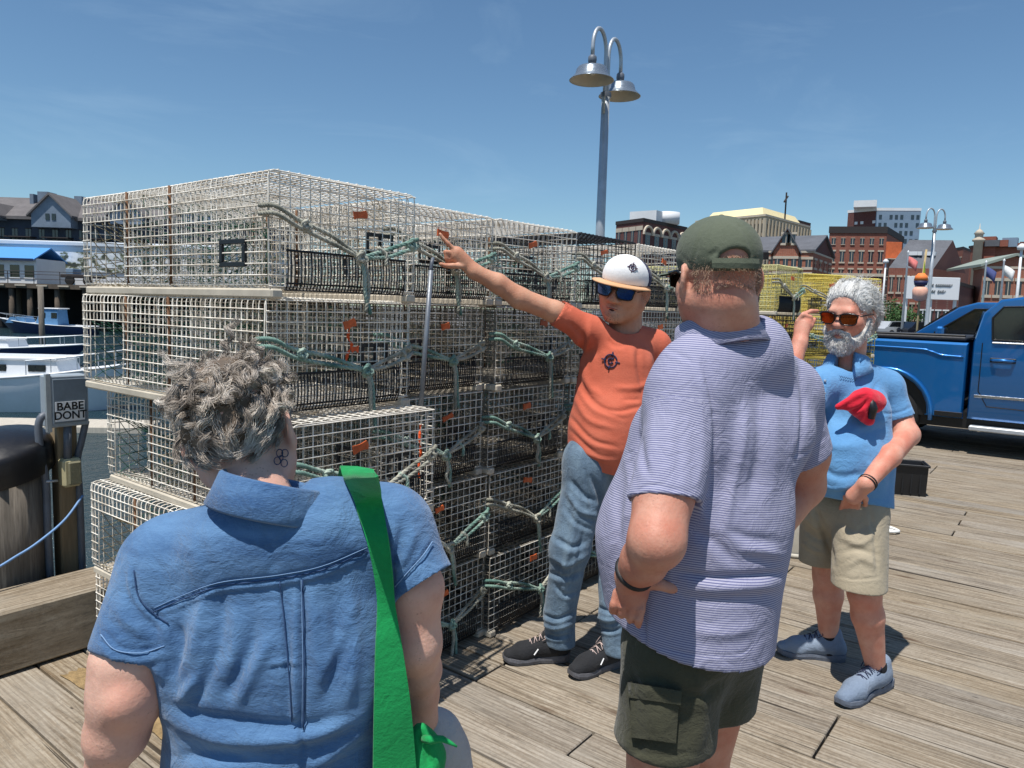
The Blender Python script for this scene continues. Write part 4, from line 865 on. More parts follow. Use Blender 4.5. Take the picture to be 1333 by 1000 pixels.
h0, h1, h2 = J(845, 850, 1.50), J(985, 836, 1.62), J(790, 778, 1.70); hn = nrm(np.cross(h1 - h0, h2 - h0)); hn = hn if hn[2] < 0 else -hn; S.half(h0, hn)
v, f = S.mesh()
st = [([(915, 470), (928, 520), (932, 570), (925, 640)], 4, -0.007), ([(903, 470), (912, 520), (915, 580), (908, 650)], 6, 0.004), ([(862, 452), (885, 462), (905, 475)], 3, -0.002), ([(968, 530), (966, 580), (952, 640), (945, 690)], 6, 0.006), ([(985, 520), (990, 580), (975, 650)], 8, -0.006),
      ([(1040, 470), (1046, 520), (1044, 570), (1036, 600)], 4, -0.007), ([(1005, 520), (1010, 580), (1000, 660)], 9, 0.004), ([(950, 690), (975, 700), (1010, 705)], 6, -0.004), ([(880, 745), (930, 752), (980, 750), (1018, 746)], 5, -0.009), ([(885, 765), (940, 768), (1016, 762)], 7, 0.007), ([(960, 715), (990, 718), (1018, 722)], 6, 0.005),
      ([(900, 690), (930, 705), (960, 735)], 8, -0.005), ([(830, 560), (838, 600), (845, 620)], 5, -0.005), ([(815, 590), (820, 640), (812, 690)], 6, 0.005), ([(805, 640), (806, 700), (800, 740)], 6, -0.004), ([(900, 820), (940, 826), (985, 815)], 8, 0.004),
      ([(845, 838), (900, 852), (960, 852), (984, 838)], 2.5, -0.0018), ([(823, 640), (850, 632), (880, 638), (905, 642)], 2.5, -0.0018), ([(1026, 596), (1050, 588), (1078, 566)], 2.2, -0.0018), ([(850, 520), (848, 570), (846, 620)], 8, 0.003), ([(885, 540), (884, 600), (880, 630)], 8, -0.004), ([(838, 775), (839, 818), (841, 848)], 2.5, -0.006)]
v = folds(ripple(v, f, 1.0, ((14, 0.0035), (34, 0.001)), 6), f, st); vpolo = v
# stripes run round the trunk and round each sleeve
su = v[:, 2] + 0.10 * ((v - tA) @ SRT) + 0.02 * ((v - tA) @ SFW)
for pa, pb, ra, rb, ct in slv:
    d_ = pb - pa; t_ = ((v - pa) @ d_) / (d_ @ d_); near = (np.linalg.norm(v - pa - t_[:, None] * d_, axis=1) < ra + 0.012) & (t_ > 0.12); out_ = (v - (pa + pb) / 2) @ (nrm(pa - tA) * 1.0) > -0.03
    su = np.where(near & out_, -t_ * np.linalg.norm(d_), su)
polo = obj_from('polo_shirt', v, f, POLO, polo_man, sbase, attr={'su': su})
m = MB(); n = 36; Cc = J(935, 440, 1.60); tl = nrm(UP + SFW * 0.34 + SRT * 0.05); ex = nrm(SRT - tl * (SRT @ tl)); ey = np.cross(tl, ex); V = []; prof = [(0.0, 0.036), (0.004, 0.040), (0.008, 0.037), (0.015, 0.008), (0.026, -0.030), (0.021, -0.033), (0.009, -0.014), (0.0, 0.0)]
for i in range(n):
    a = 2 * PI * i / n
    for r_, z_ in prof: V.append(Cc - sbase + ex * (0.076 + r_) * math.cos(a) + ey * (0.080 + r_) * math.sin(a) + tl * z_)
k_ = len(prof); m.add(V, [(i * k_ + j, ((i + 1) % n) * k_ + j, ((i + 1) % n) * k_ + (j + 1) % k_, i * k_ + (j + 1) % k_) for i in range(n) for j in range(k_)])
cl = m.build('collar', POLO, polo, smooth=True); me = cl.data; at_ = me.attributes.new('su', 'FLOAT', 'POINT'); at_.data.foreach_set('value', np.tile(np.array([p_[1] - p_[0] for p_ in prof], np.float32), n))
S = Sdf(0.005); HS = hframe(heading(-8) - 0.03 * UP, roll=0.02); hc = J(934, 362, 1.56)
Ls = head(S, hc, HS, 0.95, neck=J(948, 455, 1.62), wide=1.04, neck_r=(0.069, 0.078), jaw=1.08)
S.cone(J(945, 620, 1.65), J(905, 800, 1.65), 0.13, 0.13, 0.03, ax=SFW, sc=0.8)
S.cone(J(896, 522, 1.56), J(1020, 518, 1.75), 0.05, 0.05, 0.03)
# left arm, hand on the hip
dh = surf_depth(vpolo, 845, 775, 6) - 0.012; eL = J(855, 704, 1.405); wL = J(822, 750, dh - 0.012)
S.chain([J(890, 530, 1.53), J(864, 640, 1.455), eL], [0.055, 0.058, 0.054], 0.02); S.chain([eL, J(838, 731, dh - 0.045), wL], [0.050, 0.044, 0.031], 0.02)
pc = J(824, 771, dh + 0.002); S.cone(wL, pc, 0.031, 0.033, 0.015, ax=CFH, sc=0.7)
finger(S, [J(834, 760, dh), J(856, 760, dh - 0.004), J(874, 765, dh - 0.004), J(890, 765, dh - 0.002)], 0.0135, 0.0108)
for q in range(4):
    finger(S, [J(836 - 11 * q, 777 - 2 * q, dh + 0.002 * q), J(835 - 12 * q, 793 - 2 * q, dh + 0.004 * q - 0.008), J(832 - 11.5 * q, 806 - 4 * q, dh + 0.006 * q - 0.004), J(831 - 11 * q, 814 - 6 * q, dh + 0.008 + 0.006 * q)], 0.0092, 0.0076, 0.003)
# right arm, bent behind the far hip
eR = J(1046, 632, 1.86); wR = J(1000, 705, 1.82)
S.chain([J(1026, 520, 1.77), J(1048, 590, 1.815), eR, wR], [0.055, 0.056, 0.050, 0.032], 0.02); S.cone(wR, J(985, 735, 1.80), 0.032, 0.034, 0.02)
for q in range(4): finger(S, [J(990 - 3 * q, 738 + 4 * q, 1.80 + 0.01 * q), J(975 - 3 * q, 748 + 4 * q, 1.815 + 0.01 * q), J(960 - 3 * q, 752 + 4 * q, 1.83 + 0.01 * q)], 0.010, 0.008)
finger(S, [J(1000, 722, 1.785), J(1003, 742, 1.78), J(998, 757, 1.785)], 0.012, 0.010)
hips = [sbase + UP * 0.86 - SRT * 0.085, sbase + UP * 0.86 + SRT * 0.085]
ankS = [np.array([*(sbase - SRT * 0.13 - SFW * 0.02)[:2], 0.09]), np.array([*(sbase + SRT * 0.15 + SFW * 0.06)[:2], 0.09])]; knS = [h_ * 0.48 + a_ * 0.52 + SFW * 0.02 for h_, a_ in zip(hips, ankS)]
for i in range(2): knS[i][2] = 0.50
legs(S, hips, knS, ankS, (0.10, 0.068, 0.064, 0.045))
v, f = S.mesh(); v = relax(v, f, 1, 0.4); sbody = obj_from('body', v, f, SKS, polo_man, sbase)
# cropped hair
S = Sdf(0.005); S.ell(Ls(0, -0.014, 0.036), (0.079, 0.096, 0.089), HS, 0.02); S.ell(Ls(0, -0.055, -0.025), (0.066, 0.052, 0.050), HS, 0.03); S.half(Ls(0, 0, 0.045), HS[2]); S.half(Ls(0, -0.03, -0.055), -(HS[2] * 0.9 + HS[1] * 0.35)); S.half(Ls(0, 0.022, 0), HS[1]); 
for sx in (-1, 1): S.ell(Ls(sx * 0.085, -0.012, -0.008), (0.02, 0.025, 0.038), HS, 0.01, 's')
v, f = S.mesh(); hm2 = hair_mat('cropped_hair', [(0.1, srgb(124, 98, 78)), (0.5, srgb(164, 134, 110)), (0.9, srgb(200, 172, 148))]); rr = np.random.RandomState(9)
P, N = surf_pts(v, f, 9000, rr); q = (P - hc) @ HS.T; keep = (N * (P - Ls(0, -0.01, 0.0))).sum(1) > 0; keep &= rr.uniform(size=len(P)) < 0.6 * np.clip((q[:, 2] + 0.075) / 0.08, 0.05, 1); P, N = P[keep], N[keep]
hs = strands('hair', P - N * 0.005, N * 0.5 - HS[2] * 1.0 - HS[1] * 0.25 + rr.normal(0, 0.2, P.shape), 0.009, 1.0, 3, 0.0005, hm2, polo_man, sbase, 4)
# cap
CAPM = cloth_mat('olive_cap_cloth', srgb(80, 87, 72), srgb(100, 106, 90), 900, 0.9, (1, 1, 1), 0.3, 0.1, 0.4, 0.15)
S = Sdf(0.004); S.ell(Ls(0, -0.012, 0.046), (0.081, 0.101, 0.083), HS, 0.02); S.ell(Ls(0, 0.03, 0.062), (0.073, 0.068, 0.063), HS, 0.03); S.half(Ls(0, 0, 0.016), -(HS[2] - HS[1] * 0.10))
S.ell(Ls(-0.012, -0.125, 0.034), (0.034, 0.05, 0.019), HS, 0.006, 's')
v, f = S.mesh(); v = ripple(v, f, 1, ((70, 0.0012),), 3); cap = empty('cap', sbase); tag(cap, 'faded olive green baseball cap on the head of the man in striped polo', 'cap')
v = folds(v, f, [([(932, 283), (915, 300), (905, 330), (902, 352)], 2.2, -0.0016), ([(945, 284), (968, 300), (980, 330), (984, 350)], 2.2, -0.0016), ([(928, 339), (945, 328), (962, 334), (972, 345)], 4, 0.004), ([(885, 330), (905, 348), (935, 356), (984, 352)], 2, -0.0015), ([(922, 334), (936, 326)], 4, -0.003)])
obj_from('crown', v, f, CAPM, cap, sbase)
m = MB(); g = []
for i, t in enumerate(np.linspace(-1, 1, 13)):
    a = t * 1.15; r0_, r1_ = 0.098, 0.098 + 0.068 * math.cos(a * 0.95) ** 0.8
    for r_ in (r0_, (r0_ + r1_) / 2, r1_): g.append(Ls(math.sin(a) * r_ * 0.88, math.cos(a) * r_ + 0.004, 0.030 - 0.016 * (t * t) - 0.14 * (r_ - 0.098)) - sbase)
V = np.array(g); V2 = V - HS[2] * 0.004; n3 = 13
m.add(np.vstack([V, V2]), [(i * 3 + j, (i + 1) * 3 + j, (i + 1) * 3 + j + 1, i * 3 + j + 1) for i in range(12) for j in range(2)] + [(39 + i * 3 + j, 39 + i * 3 + j + 1, 39 + (i + 1) * 3 + j + 1, 39 + (i + 1) * 3 + j) for i in range(12) for j in range(2)] + [(i * 3 + 2, (i + 1) * 3 + 2, 39 + (i + 1) * 3 + 2, 39 + i * 3 + 2) for i in range(12)])
m.build('brim', CAPM, cap, smooth=True)
m = MB(); P = np.array([Ls(0.100 * math.sin(a) * 0.9 - 0.002, -0.012 - 0.110 * math.cos(a), 0.022 + 0.006 * (1 - math.cos(a))) for a in np.linspace(-0.62, 0.50, 16)]) - sbase
ribbon(m, P - HS[2] * 0.010, P + HS[2] * 0.010, 0.003); m.build('back_strap', CAPM, cap)
m = MB(); m.lathe([(0.008, 0), (0.007, 0.003), (0.003, 0.005)], Ls(0, -0.012, 0.132) - sbase, 12, HS.T); m.build('top_button', CAPM, cap, smooth=True)
# sunglasses
DKG = M('dark_frame', srgb(18, 18, 22), 0.3, var=0.1)
gl = empty('sunglasses', sbase); tag(gl, 'dark sunglasses worn under the olive green cap', 'sunglasses')
m = MB()
for sx in (-1, 1): m.tube([Ls(sx * 0.086, -0.020, 0.006) - sbase, Ls(sx * 0.090, 0.0, 0.014) - sbase, Ls(sx * 0.086, 0.06, 0.014) - sbase, Ls(sx * 0.074, 0.094, 0.012) - sbase], [0.003, 0.0035, 0.0045, 0.006], 6)
m.tube([Ls(-0.074, 0.094, 0.014) - sbase, Ls(-0.04, 0.112, 0.018) - sbase, Ls(0, 0.118, 0.014) - sbase, Ls(0.04, 0.112, 0.018) - sbase, Ls(0.074, 0.094, 0.014) - sbase], 0.003, 6); m.build('frame', DKG, gl, smooth=True)
for sx in (-1, 1): m = MB(); ribbon(m, [Ls(sx * 0.075, 0.094, 0.018) - sbase, Ls(sx * 0.045, 0.110, 0.019) - sbase, Ls(sx * 0.012, 0.116, 0.016) - sbase], [Ls(sx * 0.073, 0.093, -0.014) - sbase, Ls(sx * 0.042, 0.109, -0.020) - sbase, Ls(sx * 0.016, 0.114, -0.010) - sbase], 0.002); m.build('lens', M('dark_lens', srgb(14, 16, 20), 0.08, var=0.02), gl)
# cargo shorts
SHO = cloth_mat('olive_shorts', srgb(54, 54, 42), srgb(76, 76, 60), 800, 0.92, (1, 1, 1), 0.3, 0.15, 0.4)
S = Sdf(0.006); S.cone(sbase + UP * 0.90 - SRT * 0.05, sbase + UP * 0.90 + SRT * 0.05, 0.125, 0.125, 0.05)
for h_, k_ in zip(hips, knS): S.cone(h_ + UP * 0.0, k_ + UP * 0.02, 0.108, 0.112, 0.05)
S.half((0, 0, 0.675), (0, 0, -1)); S.cone(knS[0], hips[0] * 0.4 + knS[0] * 0.6, 0.095, 0.09, 0.004, 's'); S.cone(knS[1], hips[1] * 0.4 + knS[1] * 0.6, 0.095, 0.09, 0.004, 's')
v, f = S.mesh(); v = folds(ripple(v, f, 1, ((18, 0.005), (44, 0.002)), 12), f, [([(820, 870), (835, 930), (828, 985)], 7, -0.008), ([(845, 880), (905, 905), (955, 880)], 7, -0.006), ([(905, 870), (915, 930), (905, 985)], 9, 0.006), ([(808, 976), (860, 984), (908, 980)], 3, -0.003)])
so_ = obj_from('cargo_shorts', v, f, SHO, polo_man, sbase)
patch(v, [(820, 902), (884, 912), (880, 968), (822, 960)], 10, 8, 0.010, 0.016, sbase, 'cargo_pocket', SHO, so_, 0.006)
patch(v, [(817, 888), (888, 900), (886, 918), (818, 908)], 10, 3, 0.016, 0.016, sbase, 'pocket_flap', SHO, so_, 0.003)
for a_ in ankS:
    S = Sdf(0.006); he = np.array([a_[0], a_[1], 0]) - SFW * 0.07; shoe(S, he, he + SFW * 0.28); v, f = S.mesh(); sh = obj_from('shoe', v, f, M('grey_shoe', srgb(90, 90, 94), 0.8), polo_man, sbase); m = sole(he - sbase, he + SFW * 0.28 - sbase); m.build('sole', M('white_sole', srgb(210, 208, 200), 0.6), sh)
# bracelet
bc = J(825, 746, dh - 0.016); bd = nrm(wL - J(838, 731, dh - 0.045)); e1 = nrm(np.cross(bd, UP)); e2 = np.cross(bd, e1)
m = MB(); m.tube([bc - sbase + (e1 * math.cos(a) + e2 * math.sin(a)) * 0.036 for a in np.linspace(0, 2 * PI, 25)], 0.0062, 6, caps=False); br = m.build('wrist_band', M('black_band', srgb(28, 26, 26), 0.6), polo_man, smooth=True)
# ---------------------------------------------------------------- shared small builders
def laces(m, heel, toe, base, n=4):
    d = toe - heel; sd = nrm(np.cross(d, UP))
    for i in range(n):
        t = 0.36 + 0.075 * i; z = 0.136 - 0.011 * i
        for s_ in (-1, 1): m.tube([heel + d * t + sd * s_ * 0.026 + UP * (z - 0.010) - base, heel + d * (t + 0.015) + UP * (z + 0.002) - base, heel + d * (t + 0.045) - sd * s_ * 0.026 + UP * (z - 0.018) - base], 0.0022, 4)
    c = heel + d * 0.37 + UP * 0.138 - base
    for s_ in (-1, 1): m.tube([c, c + sd * s_ * 0.025 + UP * 0.006, c + sd * s_ * 0.04 - UP * 0.012, c + sd * s_ * 0.036 + d * 0.07 - UP * 0.028], 0.0020, 4)
    return m
def shoe_pair(person, base, pairs, upper, solem, lacem, accent=None):
    for heel, toe in pairs:
        S = Sdf(0.0055); shoe(S, heel, toe); v, f = S.mesh(); v = ripple(v, f, 1, ((70, 0.0012),), 2); sh = obj_from('shoe', v, f, upper, person, base)
        sole(heel - base, toe - base).build('sole', solem, sh); laces(MB(), heel, toe, base).build('laces', lacem, sh, smooth=True)
        if accent is not None:
            d = toe - heel; sd = nrm(np.cross(d, UP))
            for s_ in (-1, 1):
                MB().tube([heel + d * 0.50 + sd * s_ * 0.043 + UP * 0.075 - base, heel + d * 0.56 + sd * s_ * 0.046 + UP * 0.050 - base], 0.0035, 4).build('side_mark', accent, sh)
                c = heel + d * 0.19 + sd * s_ * 0.040 + UP * 0.072 - base
                MB().tube([c + d * (0.035 * math.cos(t)) + UP * (0.010 * math.sin(t)) for t in np.linspace(0.5, 5.8, 12)], 0.0024, 4).build('side_emblem', accent, sh)
def curve_on(v, name, paths, r, mat, parent, base, off=0.001):
    m = MB()
    for pts in paths: m.tube(on_cloth(v, pts, off - r * 0.72) - base, r, 4)
    return m.build(name, mat, parent, smooth=True)
def compass(cx, cy, r, rot=0.0):
    P = [[(cx + r * math.cos(t), cy + r * 1.05 * math.sin(t)) for t in np.linspace(0, 2 * PI, 19)]]
    for q in range(4): a = rot + q * PI / 2; P.append([(cx + r * 0.75 * math.cos(a), cy + r * 0.75 * math.sin(a)), (cx + r * 1.5 * math.cos(a), cy + r * 1.5 * math.sin(a))])
    P.append([(cx + r * 0.42 * math.cos(t), cy + r * 0.42 * math.sin(t)) for t in np.linspace(0.6, 5.0, 9)]); P.append([(cx, cy - r * 0.1), (cx + r * 0.5, cy - r * 0.45)]); return P
def shades(L, base, label, frame, lensm, parent_name='sunglasses', w_=1.0):
    g = empty(parent_name, base); tag(g, label, 'sunglasses'); m = MB()
    for sx in (-1, 1):
        m.tube([L(sx * 0.085, -0.020, 0.010) - base, L(sx * 0.086, 0.03, 0.014) - base, L(sx * 0.079, 0.088, 0.014) - base], 0.003, 6)
        sg = lambda q_: math.copysign(abs(q_) ** 0.62, q_); ring = [L(sx * (0.0405 + 0.032 * sg(math.cos(t)) * (1.0 if math.sin(t) > 0 else 0.86)), 0.109 - 0.24 * abs(0.0405 + 0.032 * sg(math.cos(t))) ** 1.15 * 1.3, -0.001 + 0.0235 * sg(math.sin(t))) - base for t in np.linspace(0, 2 * PI, 21)]
        m.tube(ring, 0.0032, 5, caps=False)
        ln = MB(); c_ = np.mean(ring[:-1], axis=0) + 0; ln.add([c_] + ring[:-1], [(0, i + 1, (i + 1) % 20 + 1) for i in range(20)]); ln.build('lens', lensm, g, smooth=True)
    m.tube([L(-0.014, 0.108, 0.008) - base, L(0, 0.114, 0.010) - base, L(0.014, 0.108, 0.008) - base], 0.003, 5); m.tube([L(-0.075, 0.090, 0.016) - base, L(-0.04, 0.101, 0.024) - base, L(0, 0.110, 0.014) - base, L(0.04, 0.101, 0.024) - base, L(0.075, 0.090, 0.016) - base], 0.0032, 5)
    m.build('frame', frame, g, smooth=True); return g

# ---------------------------------------------------------------- guide in the orange t-shirt
OF = heading(-152); OR_ = nrm(np.cross(OF, UP)); ob = (gnd(700, 862) + gnd(770, 874)) / 2; ob[2] = 0
guide = empty('person', ob); tag(guide, 'man in an orange t-shirt and jeans pointing up at the traps', 'person')
SKO = skin_mat('tanned_skin', srgb(206, 156, 128), srgb(188, 126, 98), 0.3)
TEE = cloth_mat('orange_tee_cotton', srgb(192, 94, 70), srgb(204, 112, 88), 1000, 0.92, (1, 1, 1), 0.25, 0.05, 0.3, 0.22)
S = Sdf(0.0055)
S.cone(J(803, 478, 3.33), J(795, 560, 3.33), 0.170, 0.186, 0.05, ax=OF, sc=0.80); S.cone(J(796, 560, 3.33), J(786, 620, 3.34), 0.182, 0.172, 0.05, ax=OF, sc=0.84); S.cone(J(800, 545, 3.26), J(792, 575, 3.26), 0.11, 0.11, 0.08)
S.cone(J(764, 432, 3.29), J(852, 450, 3.39), 0.066, 0.066, 0.05); S.cone(J(808, 445, 3.33), J(768, 432, 3.30), 0.072, 0.062, 0.05); S.cone(J(822, 446, 3.35), J(850, 452, 3.39), 0.072, 0.064, 0.05)
sl1 = (J(765, 430, 3.29), J(714, 400, 3.225), 0.066, 0.058, (J(726, 405, 3.24), nrm(J(714, 400, 3.225) - J(765, 430, 3.29)))); sl2 = (J(852, 458, 3.40), J(868, 548, 3.38), 0.070, 0.068, (J(866, 535, 3.38), nrm(J(868, 548, 3.38) - J(852, 458, 3.40))))
for pa, pb, ra, rb, ct in (sl1, sl2):
    S.cone(pa, pb, ra, rb, 0.03, cut=ct); dd = nrm(pb - pa); S.cone(ct[0] - dd * 0.025, pb + dd * 0.06, ra - 0.014, rb - 0.010, 0.003, 's')
S.cone(J(812, 440, 3.335), J(808, 400, 3.28), 0.070, 0.094, 0.006, 's')
h0, h1, h2 = J(733, 588, 3.33), J(795, 615, 3.22), J(850, 612, 3.36); hn = nrm(np.cross(h1 - h0, h2 - h0)); hn = hn if hn[2] < 0 else -hn; S.half(h0, hn)
v, f = S.mesh(); v = ripple(v, f, 1, ((14, 0.004), (30, 0.0015)), 3)
st = [([(752, 430), (760, 445), (752, 470)], 4, -0.012), ([(768, 420), (765, 445), (752, 480)], 4, 0.008), ([(742, 420), (752, 432)], 3, -0.006), ([(748, 480), (770, 520), (800, 535), (840, 528)], 3, -0.006), ([(745, 510), (765, 545), (800, 558)], 4, 0.005), ([(740, 540), (770, 572), (805, 582)], 3, -0.006), ([(752, 500), (775, 530), (812, 545)], 2.5, -0.004), ([(742, 560), (775, 590), (800, 596)], 2.5, -0.004), ([(757, 470), (765, 500), (785, 518)], 5, 0.006),
      ([(830, 450), (832, 480), (838, 510)], 4, -0.010), ([(845, 455), (848, 490), (845, 520)], 4, 0.006), ([(800, 505), (830, 505), (850, 495)], 4, 0.006), ([(810, 520), (835, 520)], 3, -0.005), ([(735, 575), (760, 590), (800, 600)], 5, 0.006), ([(790, 440), (800, 450), (815, 450)], 3, -0.003), ([(775, 450), (780, 480), (776, 510)], 5, -0.004), ([(738, 582), (760, 594), (795, 608)], 1.8, -0.003)]
v = folds(v, f, st); vtee = v; tee = obj_from('t_shirt', v, f, TEE, guide, ob)
NAVY = M('navy_print', srgb(38, 40, 74), 0.8)
curve_on(vtee, 'chest_emblem', compass(795, 470, 8.2, 0.25), 0.0034, NAVY, tee, ob, 0.0)
# body
S = Sdf(0.0055); HO = hframe(heading(-150) - 0.12 * UP, roll=0.20); hc = J(813, 377, 3.28)
Lo = head(S, hc, HO, 1.13, neck=J(814, 438, 3.34), wide=1.08, mouth_open=0.005, nose=1.2, jaw=1.12, neck_r=(0.064, 0.066))
S.cone(J(806, 480, 3.34), J(790, 600, 3.35), 0.12, 0.13, 0.03, ax=OF, sc=0.75)
eR, wR = J(676, 388, 3.19), J(618, 354, 3.13)
S.chain([J(762, 430, 3.29), J(722, 406, 3.235), eR, J(648, 369, 3.16), wR], [0.052, 0.047, 0.045, 0.041, 0.030], 0.02)
pk = J(594, 331, 3.11); S.cone(wR, pk, 0.030, 0.034, 0.02, ax=CFH, sc=0.7)
finger(S, [J(591, 325, 3.10), J(583, 317, 3.09), J(577, 311, 3.085), J(573, 305, 3.08)], 0.0105, 0.0075, 0.004)
for q in range(3):
    a0 = np.array([589 + 1.2 * q, 329 + 5 * q]); finger(S, [J(*a0, 3.10 + 0.014 * q), J(a0[0] - 9, a0[1] - 1, 3.095 + 0.014 * q), J(a0[0] - 8, a0[1] + 8, 3.10 + 0.014 * q), J(a0[0] - 1, a0[1] + 9, 3.11 + 0.014 * q)], 0.010, 0.0082, 0.004)
finger(S, [J(603, 347, 3.11), J(590, 346, 3.095), J(580, 346, 3.09), J(574, 344, 3.085)], 0.0125, 0.0092, 0.004)
eL, wL = J(872, 545, 3.37), J(850, 618, 3.22); S.chain([J(852, 458, 3.40), J(866, 530, 3.38), eL, wL], [0.055, 0.052, 0.046, 0.030], 0.02)
hd = nrm(wL - eL); S.cone(wL, wL + hd * 0.09, 0.030, 0.034, 0.02)
for q in range(4): b_ = wL + hd * 0.09 + OR_ * (0.028 - 0.019 * q); finger(S, [b_, b_ + hd * 0.035, b_ + hd * 0.06 - OF * 0.015, b_ + hd * 0.07 - OF * 0.035], 0.0095, 0.008)
finger(S, [wL + hd * 0.03 + OF * 0.025, wL + hd * 0.06 + OF * 0.045, wL + hd * 0.09 + OF * 0.05], 0.012, 0.009)
gsh = [(gnd(741, 858), gnd(654, 862)), (gnd(811, 862), gnd(741, 884))]; anR, anL = [h_ + (t_ - h_) * 0.14 + UP * 0.10 for h_, t_ in gsh]
hpR, knR = J(764, 622, 3.31), J(743, 715, 3.28); hpL, knL = J(806, 624, 3.39), J(800, 715, 3.36)
legs(S, [hpR, hpL], [knR, knL], [anR, anL], (0.08, 0.055, 0.05, 0.04))
v, f = S.mesh(); v = relax(v, f, 1, 0.3); gbody = obj_from('body', v, f, SKO, guide, ob); vb = v
# lips, goatee shadow
lp = M('lips', srgb(150, 84, 78), 0.5); MB().tube([Lo(-0.018, 0.088, -0.0715) - ob, Lo(0, 0.0945, -0.0735) - ob, Lo(0.018, 0.088, -0.0715) - ob], [0.002, 0.0045, 0.002], 8).build('mouth', M('mouth_dark', srgb(58, 24, 24), 0.6), gbody, smooth=True); m = MB(); m.tube([Lo(-0.024, 0.088, -0.068) - ob, Lo(-0.009, 0.0995, -0.0645) - ob, Lo(0.009, 0.0995, -0.0645) - ob, Lo(0.024, 0.088, -0.068) - ob], [0.0015, 0.003, 0.003, 0.0015], 6); m.tube([Lo(-0.021, 0.087, -0.0755) - ob, Lo(0, 0.098, -0.0835) - ob, Lo(0.021, 0.087, -0.0755) - ob], [0.0015, 0.0042, 0.0015], 6); m.build('lips', lp, gbody, smooth=True)
hm3 = hair_mat('dark_stubble', [(0.2, srgb(30, 24, 22)), (0.8, srgb(62, 50, 44))]); rr = np.random.RandomState(5); P, N = surf_pts(v, f, 60000, rr); q = (P - hc) @ HO.T / 1.13
kk = (q[:, 1] > 0.03) & (q[:, 2] < -0.085) & (q[:, 2] > -0.125) & (abs(q[:, 0]) < 0.032); k2 = (abs(q[:, 0]) > 0.07) & (q[:, 1] < 0.02) & (q[:, 1] > -0.08) & (q[:, 2] > -0.03) & (q[:, 2] < 0.045); k3 = (q[:, 1] < -0.05) & (q[:, 2] > -0.05) & (q[:, 2] < 0.05); kk = kk | k2 | k3
strands('hair', P[kk], N[kk] * 0.6 - UP * 0.6 + rr.normal(0, 0.2, P[kk].shape), 0.0045, 0.5, 2, 0.00045, hm3, guide, ob, 6)
# jeans
JEA = cloth_mat('faded_jeans', srgb(66, 86, 108), srgb(114, 136, 154), 1100, 0.92, (3, 3, 1.0), 0.3, 0.2, 0.55)
S = Sdf(0.006); S.cone(J(770, 600, 3.31), J(806, 606, 3.38), 0.128, 0.122, 0.05); S.chain([J(764, 625, 3.31), J(742, 715, 3.28), J(728, 800, 3.345)], [0.108, 0.084, 0.070], 0.05); S.cone(J(728, 800, 3.345), J(730, 842, 3.375), 0.070, 0.068, 0.02)
S.chain([J(804, 628, 3.385), J(801, 715, 3.36), J(801, 800, 3.31)], [0.106, 0.082, 0.070], 0.03); S.cone(J(801, 800, 3.31), J(805, 850, 3.31), 0.070, 0.068, 0.02)
S.half((0, 0, 0.085), (0, 0, -1))
v, f = S.mesh(); v = ripple(v, f, 1, ((20, 0.004), (45, 0.0015)), 9)
st = [([(770, 620), (782, 650), (785, 690)], 4, -0.012), ([(742, 625), (760, 645), (775, 652)], 4, -0.008), ([(738, 640), (755, 665), (778, 672)], 4, 0.007), ([(752, 650), (745, 700), (728, 760)], 5, 0.006), ([(722, 700), (745, 712), (762, 705)], 4, -0.008), ([(718, 725), (740, 735), (765, 722)], 4, 0.007), ([(712, 745), (740, 752), (760, 742)], 3.5, -0.007), ([(706, 800), (725, 806), (745, 798)], 3, -0.008), ([(705, 812), (722, 818), (745, 812)], 3, 0.008), ([(706, 824), (725, 830), (742, 826)], 2.5, -0.007),
      ([(776, 790), (795, 796), (808, 790)], 3, -0.008), ([(775, 802), (792, 808), (808, 804)], 3, 0.008), ([(775, 816), (795, 822), (808, 818)], 2.5, -0.008), ([(762, 612), (766, 640), (770, 660)], 2.5, -0.005)]
v = folds(v, f, [(a_, b_ * 0.85, c_ * 1.5) for a_, b_, c_ in st] + [([(735, 660), (750, 680), (772, 690)], 3, -0.008), ([(760, 690), (752, 730), (735, 780)], 3, -0.007), ([(722, 760), (735, 775), (752, 770)], 2.5, -0.008), ([(780, 660), (776, 700), (770, 720)], 3, -0.008)]); obj_from('jeans', v, f, JEA, guide, ob)
BLS = cloth_mat('black_mesh_upper', srgb(28, 29, 32), srgb(44, 45, 48), 500, 0.8, (1, 1, 1), 0.3, 0.1, 0.4)
shoe_pair(guide, ob, gsh, BLS, M('dark_grey_sole', srgb(92, 92, 97), 0.7, var=0.3, scale=30), M('pale_laces', srgb(190, 170, 164), 0.8), M('white_mark', srgb(232, 232, 232), 0.6))
